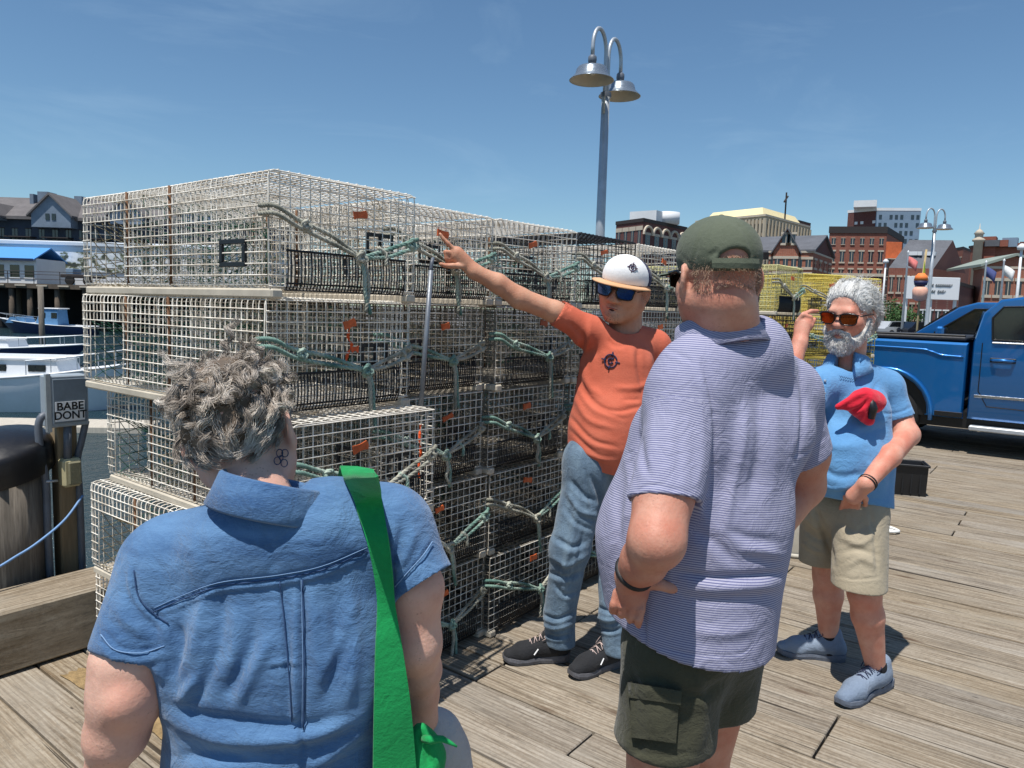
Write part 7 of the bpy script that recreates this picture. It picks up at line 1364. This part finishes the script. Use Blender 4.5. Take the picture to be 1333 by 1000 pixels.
# long slate-roofed brick building
o, A, B, C, D, H = block('slate_roofed_building', 'long brick building under a tall dark slate roof', 1152, 1210, 1252, 350, 97, 96, 104, BRK, None)
facade(o, A, B, 1.0, H - 0.4, 6, 2, 0.4, 0.55, TRIM, 0.16, PANE, (B[0], B[1])); cA, cB, cC, cD = [p - B for p in (A, B, C, D)]; zr = ztop(1208, 313, 100); m1, m2 = (cB + cC) / 2, (cA + cD) / 2
m = MB(); m.add([(*cA, H), (*cB, H), (*cC, H), (*cD, H), (*m1, zr), (*m2, zr)], [(0, 1, 4, 5), (2, 3, 5, 4)]); m.build('roof', SLATE, o); [MB().add([(*p_, H), (*q_, H), (*r_, zr)], [(0, 1, 2)]).build('gable', BRD, o) for p_, q_, r_ in ((cB, cC, m1), (cA, cD, m2))]
for t_ in (0.35, 0.45, 0.7, 0.75): p = cA + (cB - cA) * t_ + (m1 - cB) * 0.45; MB().box((-0.5, -0.5, -0.3), (0.5, 0.5, 0.2), 0, None, (p[0], p[1], H + (zr - H) * 0.45 + 0.25)).build('skylight', WHITEB, o)
# billboard
P, Q = at(1178, 412, 78), at(1246, 412, 78); d_ = (Q - P)[:2]; L_ = np.linalg.norm(d_); an = math.atan2(d_[1], d_[0]); bb_ = empty('billboard', (P[0], P[1], 0), an); z0_, z1_ = ztop(1212, 390, 78), ztop(1212, 361, 78)
MB().box((0, 0, z0_), (L_, 0.25, z1_), 0.03).build('panel', M('billboard_white', srgb(226, 228, 230), 0.6, var=0.02), bb_)
for t_ in (0.03, 0.5, 0.97): MB().box((L_ * t_ - 0.12, 0.25, 0), (L_ * t_ + 0.12, 0.5, z0_ + 0.6)).build('post', WHITEB, bb_)
for k_, (xa, xb, zz) in enumerate(((0.14, 0.34, 0.64), (0.38, 0.50, 0.64), (0.53, 0.84, 0.64), (0.38, 0.54, 0.36), (0.58, 0.72, 0.36))):
    hh_ = (z1_ - z0_) * 0.075; tt = np.linspace(0, 1, int((xb - xa) * 260)); ph = tt * (xb - xa) * 150; rq = np.random.RandomState(20 + k_); am = np.interp(tt, np.linspace(0, 1, 9), rq.uniform(0.45, 1.0, 9)) + (rq.uniform(size=len(tt)) > 2)
    MB().tube(np.stack([L_ * (xa + (xb - xa) * tt) + hh_ * 0.55 * np.sin(ph * 1.0 + 0.9) + 0.3 * hh_ * am * np.sin(ph), np.full(len(tt), -0.03), z0_ + (z1_ - z0_) * zz + hh_ * am * np.sin(ph)], 1), 0.028, 4).build('script_stroke', BLKT, bb_)
tag(bb_, 'white billboard with two lines of black script before the slate roof', 'billboard')
o, A, B, C, D, H = block('dark_shed', 'dark low shed under the white billboard', 1196, 1246, 1268, 372, 84, 82, 92, BRD, DTRIM, 0.4); facade(o, A, B, 0.3, 3.2, 5, 1, 0.6, 0.7, WHITEB, 0.1, PANE, (B[0], B[1]))
# small brick block, turreted brick row and the near brick building
o, A, B, C, D, H = block('brick_block', 'small square brick block behind the slate roof', 1234, 1246, 1256, 325, 150, 146, 152, BRK, DTRIM, 0.5)
facade(o, A, B, 10, H - 1, 3, 2, 0.4, 0.5, TRIM, 0.1, PANE, (B[0], B[1]))
o, A, B, C, D, H = block('turreted_row', 'long red brick row with a turret and a spire', 1254, 1268, 1390, 322, 190, 185, 182, BRK, DTRIM, 0.6); facade(o, B, C, 6, H - 1.5, 16, 3, 0.4, 0.5, TRIM, 0.12, PANE, (B[0], B[1]))
q = at(1266, 400, 184)[:2] - B; zz = ztop(1266, 308, 184); MB().lathe([(1.0, 0), (1.0, zz - 1.5), (1.4, zz - 1.3), (1.4, zz - 0.9), (0.9, zz - 0.5), (0.9, zz + 0.3), (1.2, zz + 0.5), (0.6, zz + 1.3), (0.12, zz + 1.7), (0.05, zz + 3)], (q[0], q[1], 0), 18).build('turret', TRIM, o, smooth=True); q = at(1276, 400, 186)[:2] - B; MB().box((-2.2, -2.2, 0), (2.2, 2.2, ztop(1276, 310, 186)), 0, None, (q[0], q[1], 0)).build('stair_tower', BRK, o)
for px_, h_, mt in ((1284, 314, SLATE), (1295, 314, BRK), (1307, 311, BLUEG), (1318, 318, BRK), (1330, 316, BRD)): q = at(px_, 400, 184)[:2] - B; MB().box((-1.6, -1.6, H), (1.6, 1.6, ztop(px_, h_, 184)), 0, None, (q[0], q[1], 0)).build('chimney', mt, o)
o, A, B, C, D, H = block('gable_roofed_brick', 'orange brick building with white window heads near the flags', 1262, 1274, 1400, 350, 92, 88, 86, BRO, TRIM, 0.3); facade(o, B, C, 0.8, H - 0.6, 9, 2, 0.50, 0.5, TRIM, 0.22, PANE, (B[0], B[1]))
P1, P2 = B, B + (C - B) * 0.66; gable(o, B, P1, P2, 10, H + 0.3, ztop(1318, 334, 87), BRO, M('pale_green_roof', srgb(140, 150, 140), 0.7, var=0.1))
# flags and poles
FPM = M('flagpole_white', srgb(222, 224, 226), 0.4); 
for px_, ty, d_, fm, lb in ((1176, 330, 70, M('red_white_flag', srgb(214, 120, 116), 0.8, var=0.3, scale=2), 'white flagpole with a red and white flag beside the billboard'), (1278, 343, 66, M('navy_flag', srgb(70, 80, 130), 0.8), 'white flagpole with a dark blue flag'), (1301, 341, 64, M('white_flag', srgb(222, 222, 220), 0.8), 'white flagpole with a white flag')):
    P = at(px_, 405, d_); o = empty('flagpole', (P[0], P[1], 0)); zt_ = ztop(px_, ty, d_); MB().lathe([(0.13, 0), (0.07, zt_), (0.11, zt_ + 0.1), (0.02, zt_ + 0.25)], (0, 0, 0), 10).build('pole', FPM, o, smooth=True); m = MB(); U_ = CRH; ribbon(m, [U_ * t * 0.95 + np.array([0, 0, zt_ - 0.3 - 0.5 * t * t]) + CFH * 0.1 * math.sin(4 * t) for t in np.linspace(0.03, 1, 8)], [U_ * t * 0.8 + np.array([0, 0, zt_ - 1.15 - 0.6 * t * t]) + CFH * 0.1 * math.sin(4 * t + 0.6) for t in np.linspace(0.03, 1, 8)], 0.02); m.build('flag', fm, o, smooth=True); tag(o, lb, 'flagpole')
for px_, ty, d_, lb in ((1148, 343, 90, 'plain pale pole beside the scaffold'), (1322, 326, 60, 'slim lamp pole in front of the orange brick building')):
    P = at(px_, 405, d_); zt_ = ztop(px_, ty, d_); o = empty('slim_pole', (P[0], P[1], 0)); MB().lathe([(0.14, 0), (0.09, zt_)], (0, 0, 0), 10).build('pole', FPM, o, smooth=True); MB().lathe([(0.3, zt_), (0.35, zt_ + 0.25), (0.1, zt_ + 0.5)], (0, 0, 0), 10).build('lamp_head', FPM, o, smooth=True); tag(o, lb, 'pole')
# small trees
LEAF = M('leaf_green', srgb(62, 96, 44), 0.7, var=0.4, scale=1.5, rvar=0.2); BARK = M('bark', srgb(80, 66, 52), 0.9)
def tree(px_, d_, h_, r_, lb, seed):
    P = at(px_, 410, d_); o = empty('tree', (P[0], P[1], 0)); rr = np.random.RandomState(seed); m = MB(); m.tube([(0, 0, 0), (0.05, 0, h_ * 0.5), (0.1, 0.1, h_ * 0.75)], [0.16, 0.1, 0.04], 7)
    for k in range(5): a = rr.uniform(0, 6.28); m.tube([(0.05, 0, h_ * 0.45), (r_ * 0.6 * math.cos(a), r_ * 0.6 * math.sin(a), h_ * rr.uniform(0.6, 0.85))], [0.06, 0.02], 5)
    m.build('trunk', BARK, o); N = 1100; c = rr.normal(size=(14, 3)) * np.array([r_ * 0.5, r_ * 0.5, h_ * 0.16]) + np.array([0, 0, h_ * 0.68]); ci = rr.randint(0, 14, N); p = c[ci] + rr.normal(size=(N, 3)) * r_ * 0.24; a = rr.normal(size=(N, 3)); a /= np.linalg.norm(a, axis=1)[:, None]; b = np.cross(a, rr.normal(size=(N, 3))); b /= np.linalg.norm(b, axis=1)[:, None]; s_ = rr.uniform(0.10, 0.2, (N, 1))
    V = np.stack([p - a * s_, p + b * s_ * 0.5, p + a * s_, p - b * s_ * 0.5], 1).reshape(-1, 3); m = MB(); m.add(V, [(4 * i, 4 * i + 1, 4 * i + 2, 4 * i + 3) for i in range(N)]); tag(link('crown', m.mesh('crown', LEAF, fixn=False), None, o), kind='stuff'); tag(o, lb, 'tree')
tree(1163, 88, 3.4, 1.9, 'round green tree beside the plain pale pole', 1); tree(1183, 84, 3.2, 1.8, 'round green tree under the billboard edge', 2); tree(1286, 80, 3.0, 1.3, 'thin young tree in front of the orange brick building', 3)
# parked cars
def car(px_, d_, col, lb, rz=0.0, van=False):
    P = at(px_, 412, d_); o = empty('parked_car', (P[0], P[1], 0), math.atan2(CR[1], CR[0]) + rz); pm_ = M('car_paint_%d' % int(sum(col) * 1000), col, 0.3, 0.2, var=0.03, coat=0.8); h_ = 2.1 if van else 1.5
    low = [(-2.2, 0.3), (-2.25, 0.75), (-2.05, 0.92), (2.0, 0.92), (2.2, 0.7), (2.2, 0.3)]; top = [(-1.9, 0.9), (-1.45, h_ - 0.03), (0.5, h_), (1.35, 0.9)] if not van else [(-2.1, 0.9), (-2.0, h_), (1.2, h_), (1.9, 0.9)]
    m = MB(); m.prism(low, -0.88, 0.88, 1); smooth_angle(m.build('body', pm_, o), 30); m = MB(); m.prism(top, -0.78, 0.78, 1); m.build('cabin', pm_, o)
    c_ = np.mean(top, 0); gl_ = [tuple(c_ + (np.array(p) - c_) * 0.84) for p in top]
    for s_ in (-1, 1): MB().prism(gl_, s_ * 0.775, s_ * 0.79, 1).build('window', GLS, o)
    for sx in (-1.4, 1.35):
        for s_ in (-1, 1): MB().lathe([(0.2, -0.1), (0.32, -0.1), (0.32, 0.1), (0.2, 0.1)], (0, 0, 0), 16, np.array([[1, 0, 0], [0, 0, 1], [0, -1, 0]], float)).build('wheel', TYR, o, (sx, s_ * 0.84, 0.32))
    tag(o, lb, 'car', 'cars parked along the quay')
for a_ in ((1138, 76, srgb(28, 30, 34), 'black car parked beside the scaffold'), (1168, 72, srgb(196, 198, 200), 'silver car parked in front of the round trees', 0.3), (1205, 70, srgb(24, 28, 40), 'dark navy car parked under the billboard', 0.1), (1238, 68, srgb(40, 44, 48), 'charcoal car parked at the billboard post', -0.2), (1262, 66, srgb(150, 204, 196), 'pale teal van parked near the orange brick building', 0.1, True), (1110, 80, srgb(150, 30, 30), 'red car parked in front of the brick warehouse', 0.2)): car(*a_)
# ---------------------------------------------------------------- boats
def hull_mesh(L, B, fb, fs, draft=0.5, n=18):
    """bow at +x; returns hull sides/bottom and deck"""
    t = np.linspace(0, 1, n); hw = B / 2 * np.clip(1.0 - np.maximum(0, (t - 0.45) / 0.55) ** 2.2, 0.0, 1) * (0.86 + 0.14 * np.clip(t / 0.3, 0, 1)); sh = fs + (fb - fs) * t ** 2.0; V = []
    for i in range(n):
        x_ = L * t[i] - L * 0.0; fl = 1 - 0.2 * t[i] ** 2
        for yy, zz in ((-hw[i], sh[i]), (-hw[i] * 0.93 * fl, 0.05), (-hw[i] * 0.6 * fl, -draft * 0.7), (0, -draft), (hw[i] * 0.6 * fl, -draft * 0.7), (hw[i] * 0.93 * fl, 0.05), (hw[i], sh[i])): V.append((x_ - (0.14 * L * (sh[i] - zz) / fb * t[i] ** 4 if zz < sh[i] else 0), yy, zz))
    f = [(i * 7 + j, (i + 1) * 7 + j, (i + 1) * 7 + j + 1, i * 7 + j + 1) for i in range(n - 1) for j in range(6)] + [tuple(range(7))]
    dk = [(L * t[i], s_ * hw[i] * 0.985, sh[i] - 0.04) for i in range(n) for s_ in (-1, 1)]; fd = [(2 * i, 2 * i + 1, 2 * i + 3, 2 * i + 2) for i in range(n - 1)]
    rail = [[(L * t[i], s_ * hw[i], sh[i]) for i in range(n)] for s_ in (-1, 1)]; return V, f, dk, fd, rail, t, hw, sh
GEL = M('white_gelcoat', srgb(222, 224, 226), 0.3, var=0.04, scale=2); GELG = M('grey_gelcoat', srgb(222, 226, 230), 0.35, var=0.05, scale=2); NAV = M('navy_hull', srgb(26, 44, 84), 0.3, var=0.08, scale=2); CANV = M('blue_canvas', srgb(92, 140, 184), 0.8, var=0.12, scale=4); ANTI = M('dark_bootstripe', srgb(24, 32, 42), 0.5)
def boat(name, base, ang, L, B, fb, fs, hm, label, cabin=None, rails=True, canvas=None, ports=0):
    o = empty(name, base, ang); V, f, dk, fd, rl, t, hw, sh = hull_mesh(L, B, fb, fs); h_ = MB().add(V, f).build('hull', hm, o, smooth=True); MB().add(dk, fd).build('deck', GEL, o)
    for r_ in rl: MB().tube(r_, 0.05, 6).build('rub_rail', GEL, h_, smooth=True)
    if cabin:
        for (x0, x1, z0, z1, w_, cm, wn) in cabin:
            m = MB(); m.add([(x0, -w_ / 2, z0), (x1, -w_ / 2, z0), (x1 - 0.35 * (z1 - z0), -w_ / 2 * 0.9, z1), (x0 + 0.1, -w_ / 2 * 0.9, z1), (x0, w_ / 2, z0), (x1, w_ / 2, z0), (x1 - 0.35 * (z1 - z0), w_ / 2 * 0.9, z1), (x0 + 0.1, w_ / 2 * 0.9, z1)], [(0, 1, 2, 3), (5, 4, 7, 6), (1, 5, 6, 2), (4, 0, 3, 7), (3, 2, 6, 7)]); cb = m.build('cabin', cm, o); MB().box((x0 - 0.15, -w_ / 2, z1), (x1 - 0.2 * (z1 - z0), w_ / 2, z1 + 0.12), 0.04).build('cabin_roof', GEL, cb)
            for k in range(wn):
                xx = x0 + (x1 - x0) * (k + 0.5) / wn - 0.2
                for s_ in (-1, 1): MB().box((xx - 0.30, s_ * w_ * 0.478 - 0.03, z0 + (z1 - z0) * 0.42), (xx + 0.30, s_ * w_ * 0.478 + 0.03, z0 + (z1 - z0) * 0.78), 0.02).build('window', GLS, cb)
    if canvas: x0, x1, z0, z1, w_ = canvas; smooth_angle(MB().prism([(x0, z0), (x1, z0), (x1 - 0.5, z1), (x0 + 0.3, z1 + 0.05)], -w_ / 2, w_ / 2, 1).build('canvas_cover', CANV, o), 30)
    if rails:
        for s_ in (-1, 1):
            i0 = len(t) // 2; P = [(L * t[i], s_ * hw[i] * 0.95, sh[i] + 0.55) for i in range(i0, len(t))]; MB().tube(P, 0.022, 5).build('bow_rail', GALV, o)
            for i in range(i0, len(t), 2): MB().tube([(L * t[i], s_ * hw[i] * 0.95, sh[i]), (L * t[i] , s_ * hw[i] * 0.95, sh[i] + 0.55)], 0.018, 5).build('stanchion', GALV, o)
    return tag(o, label, 'boat')
IA = math.atan2(CR[1], CR[0])
def wpt(px_, py_): return gnd(px_, py_, WATER_Z)
c_ = wpt(-75, 530); boat('motor_boat', (c_[0], c_[1], WATER_Z), IA + 0.10, 6.7, 2.5, 1.75, 1.15, GELG, 'large white motor boat with two small cabin windows', [(0.6, 4.6, 1.15, 1.85, 1.7, GEL, 3)], True)
c_ = wpt(-95, 472); boat('motor_boat', (c_[0], c_[1], WATER_Z), IA + 0.05, 9.4, 3.0, 1.35, 0.95, NAV, 'dark-hulled motor boat with white deck and tall bow rails', [(1.0, 5.4, 0.9, 1.5, 2.0, GEL, 3)], True)
c_ = wpt(122, 436); boat('lobster_boat', (c_[0], c_[1], WATER_Z), IA + PI + 0.05, 10.0, 3.0, 1.6, 0.9, NAV, 'navy lobster boat with a blue canvas wheelhouse by the far wharf', [(3.2, 5.6, 1.0, 2.7, 2.2, CANV, 2)], True, (6.6, 8.8, 1.1, 1.75, 1.8))
c_ = at(1150, 418, 30); boat('work_boat', (c_[0] - 2, c_[1] + 4, WATER_Z), IA, 8.0, 3.0, 1.6, 1.2, GEL, 'white work boat with a flat cabin roof beyond the truck', [(1.0, 3.6, 1.2, 4.15, 2.4, GEL, 2)], False)
m = MB(); c_ = wpt(-60, 556); m.box((0, -0.7, -0.25), (6.0, 0.7, 0.22), 0.05); o = m.build('floating_dock', M('dock_boards', srgb(186, 178, 164), 0.8, var=0.15, scale=3, stretch=(6, 1, 1)), None, (c_[0], c_[1], WATER_Z)); o.rotation_euler[2] = IA + 0.08; tag(o, 'pale floating dock alongside the large white motor boat', 'dock')
c_ = wpt(56, 470); o = empty('mooring_pole', (c_[0], c_[1], WATER_Z - 1)); MB().lathe([(0.19, 0), (0.17, 3), (0.16, at(54, 373, 47.3)[2] - WATER_Z + 1)], (0, 0, 0), 14).build('pole', WPILE, o, smooth=True); tag(o, 'tall grey mooring pole standing among the boats', 'pole')
# ---------------------------------------------------------------- far wharf
DW = 88.0; W0 = at(-70, 367, DW); Wz = at(0, 368, DW)[2]; wf = empty('far_wharf', (W0[0], W0[1], 0), IA); k1 = DW / FPX; X_ = lambda px_: (px_ + 70) * k1; Zw = lambda px_, py_: Wz + (368 + (px_) * 0.0295 - py_) * k1 * 1.0
R0_ = (-70 - 666.5) / FPX * DW; Xd = lambda px_, yo: (px_ - 666.5) / FPX * (DW + yo) - R0_; Zd = lambda px_, py_, yo: at(px_, py_, DW + yo)[2]
TIMB = M('wharf_timber', srgb(96, 84, 72), 0.9, var=0.3, scale=0.8); MB().box((0, 0, Wz - 0.55), (X_(420), 30, Wz)).build('deck', TIMB, wf)
for i in range(15):
    px_ = -62 + i * 32 + (i % 3) * 4; MB().lathe([(0.34, WATER_Z - 1), (0.30, Wz - 0.55)], (X_(px_), 0.6, 0), 12).build('piling', TIMB, wf, smooth=True)
    if i % 2: MB().lathe([(0.34, WATER_Z - 1), (0.30, Wz - 0.55)], (X_(px_ + 14), 5.0, 0), 12).build('piling', TIMB, wf, smooth=True)
for i in range(16): MB().box((X_(-64 + i * 28), -0.18, Wz - 0.30), (X_(-64 + i * 28 + 14), -0.02, Wz - 0.12)).build('edge_board', TRIM, wf)
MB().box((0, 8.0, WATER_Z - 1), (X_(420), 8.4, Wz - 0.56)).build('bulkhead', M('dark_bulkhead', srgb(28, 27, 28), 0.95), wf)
tag(wf, 'timber wharf on tall piles across the water', 'wharf')
rl = empty('wharf_railing', (W0[0], W0[1], 0), IA)
for zz in (0.55, 1.1, 1.45): MB().tube([(0, 0.3, Wz + zz), (X_(420), 0.3, Wz + zz)], 0.035, 5).build('rail', DTRIM, rl)
for i in range(14): MB().tube([(X_(-60 + i * 34), 0.3, Wz), (X_(-60 + i * 34), 0.3, Wz + 1.45)], 0.045, 5).build('post', DTRIM, rl)
tag(rl, 'thin dark railing along the far wharf edge', 'railing')
sh = empty('blue_roofed_shed', (W0[0], W0[1], 0), IA); MB().box((0, 3, Wz), (Xd(48, 3), 9, Zd(20, 336, 3))).build('walls', WHITEB, sh)
m = MB(); m.prism([(2.4, Zd(20, 337, 2)), (6.0, Zd(20, 322, 6)), (9.4, Zd(20, 337, 2)), (9.4, Zd(20, 337, 2) - 0.15), (6, Zd(20, 322, 6) - 0.2), (2.4, Zd(20, 337, 2) - 0.15)], -0.4, Xd(48.5, 3), 0); m.build('blue_roof', M('bright_blue_roof', srgb(74, 142, 206), 0.6, var=0.08), sh); MB().box((-0.4, 2.3, Zd(20, 339, 2)), (Xd(48.5, 3), 2.4, Zd(20, 336, 2))).build('fascia', NAV, sh)
for px_ in (-45, -26, -6, 14, 33):
    w_ = MB(); w_.box((Xd(px_, 3), 2.95, Zd(20, 361, 3)), (Xd(px_ + 12, 3), 3.02, Zd(20, 345, 3))); wo_ = w_.build('window', GLS, sh); MB().box((Xd(px_, 3) - 0.1, 2.9, Zd(20, 362.2, 3)), (Xd(px_ + 12, 3) + 0.1, 2.98, Zd(20, 361, 3))).build('sill', WHITEB, wo_)
tag(sh, 'low white shed with a bright blue roof on the far wharf', 'shed')
wh = empty('white_warehouse', (W0[0], W0[1], 0), IA); MB().box((Xd(-68, 10), 10, Wz), (Xd(340, 10), 24, Zd(60, 320, 10))).build('walls', WHITEB, wh); MB().box((Xd(-70, 10), 9.6, Zd(60, 320, 10)), (Xd(342, 10), 24.4, Zd(60, 314, 10)), 0.1).build('roof_edge', M('pale_roof_edge', srgb(206, 214, 222), 0.6), wh)
MB().box((Xd(51, 10), 9.8, Zd(55, 362, 10)), (Xd(59, 10), 9.98, Zd(55, 328, 10))).build('green_door', M('green_door', srgb(70, 140, 60), 0.6, var=0.3, scale=0.7), wh); 
mu = NT('mural_paint'); v = mu.tc(); f_ = mu.noise(mu.map(v, (0.55, 1, 0.8)), 1.6, 4, 0.6); mu.l(mu.ramp(f_, [(0.40, srgb(60, 66, 60)), (0.46, srgb(120, 126, 96)), (0.50, srgb(196, 204, 210)), (0.62, srgb(226, 230, 232))]), mu.b.inputs['Base Color']); mu.b.inputs['Roughness'].default_value = 0.7
MB().box((Xd(62, 10), 9.85, Zd(80, 353, 10)), (Xd(170, 10), 9.98, Zd(80, 328, 10))).build('mural', mu.m, wh)
for i in range(7): MB().box((Xd(185 + i * 20, 10), 9.85, Zd(220, 352, 10)), (Xd(195 + i * 20, 10), 9.98, Zd(220, 336, 10))).build('window', GLS, wh)
tag(wh, 'long white warehouse with a painted mural on the far wharf', 'warehouse')
tl_ = empty('flat_trailer', (W0[0], W0[1], 0), IA); MB().box((X_(64), 2.2, Wz + 0.9), (X_(112), 4.4, Wz + 1.3), 0.04).build('bed', DTRIM, tl_); MB().box((X_(70), 2.4, Wz + 1.3), (X_(80), 4.2, Wz + 2.0), 0.05).build('load', BLUEG, tl_)
for px_ in (76, 100): MB().lathe([(0.2, -0.15), (0.55, -0.15), (0.55, 0.15), (0.2, 0.15)], (0, 0, 0), 18, np.array([[1, 0, 0], [0, 0, 1], [0, -1, 0]], float)).build('wheel', TYR, tl_, (X_(px_), 2.3, Wz + 0.55))
tag(tl_, 'dark flat trailer parked in front of the mural', 'trailer')
# dark slate-roofed condominium
DC = 122.0; C0 = at(-90, 380, DC); kc = DC / FPX; cz = lambda px_, py_: 1.6 + (383.4 + px_ * 0.0295 - py_) * kc; cx_ = lambda px_: (px_ + 90) * kc
cn = empty('slate_condominium', (C0[0], C0[1], 0), IA); DKS = M('dark_shingle', srgb(58, 66, 80), 0.9, var=0.2, scale=0.5); SLB = M('brown_slate', srgb(104, 100, 100), 0.9, var=0.2, scale=0.5)
MB().box((0, 0, 0), (cx_(360), 18, cz(40, 284))).build('walls', DKS, cn); m = MB(); m.prism([(-1.0, cz(40, 285)), (8, cz(40, 253)), (19, cz(40, 285)), (19, cz(40, 285) - 0.5), (-1.0, cz(40, 285) - 0.5)], -1, cx_(362), 0); m.build('roof', SLB, cn)
for pl, pr, pt, pb in ((-8, 17, 268, 290), (50, 108, 257, 300), (150, 200, 262, 296), (240, 290, 262, 296)):
    m = MB(); zb_, zt_ = cz((pl + pr) / 2, pb), cz((pl + pr) / 2, pt); ze = cz((pl + pr) / 2, 282); m.prism([(cx_(pl + 4), zb_), (cx_(pr - 4), zb_), (cx_(pr - 4), ze), (cx_((pl + pr) / 2), zt_ - 0.3), (cx_(pl + 4), ze)], -2.0, 6.0, 1); dm = m.build('dormer', M('blue_grey_shingle', srgb(112, 126, 142), 0.9, var=0.15, scale=0.6), cn)
    m = MB(); c2 = (pl + pr) / 2; m.prism([(cx_(pl), ze - 0.4), (cx_(c2), zt_), (cx_(pr), ze - 0.4), (cx_(pr), ze - 0.7), (cx_(c2), zt_ - 0.35), (cx_(pl), ze - 0.7)], -2.5, 6.2, 1); m.build('dormer_roof', SLB, dm)
    for q in (-4, 4): MB().box((cx_(c2 + q - 2.5), -2.08, cz(c2, 291)), (cx_(c2 + q + 2.5), -1.98, cz(c2, 283))).build('window', GLS, dm)
for px_, w_, yt in ((35, 14, 247), (20, 5, 250), (82, 10, 253), (140, 12, 250), (215, 10, 252)): MB().box((cx_(px_ - w_ / 2), 5, cz(px_, 272)), (cx_(px_ + w_ / 2), 7.5, cz(px_, yt))).build('chimney', M('blue_grey_shingle', (0.2, 0.22, 0.26)), cn)
facade(cn, (0, 0), (cx_(360), 0), cz(40, 318), cz(40, 296), 26, 1, 0.4, 0.6, DTRIM, 0.1, PANE)
for i in range(9): MB().box((cx_(-80 + i * 48), -1.6, cz(40, 312)), (cx_(-80 + i * 48 + 34), -0.02, cz(40, 310.5))).build('balcony', DTRIM, cn)
tag(cn, 'dark shingled building with slate roof, dormers and chimneys behind the wharf', 'building')
# low fence of pale boards and posts at the end of the pier
fe = empty('pier_fence', (33.0, -6.0, 0)); 
for i in range(16): MB().box((0.0, i * 0.5, 0.5), (0.06, i * 0.5 + 0.42, 1.72)).build('board', TRIM, fe)
for i in range(6): MB().lathe([(0.13, 0), (0.12, 2.0)], (0.2, i * 1.6, 0), 10).build('post', TIMB, fe, smooth=True)
tag(fe, 'pale board fence with wooden posts at the end of the pier', 'fence')
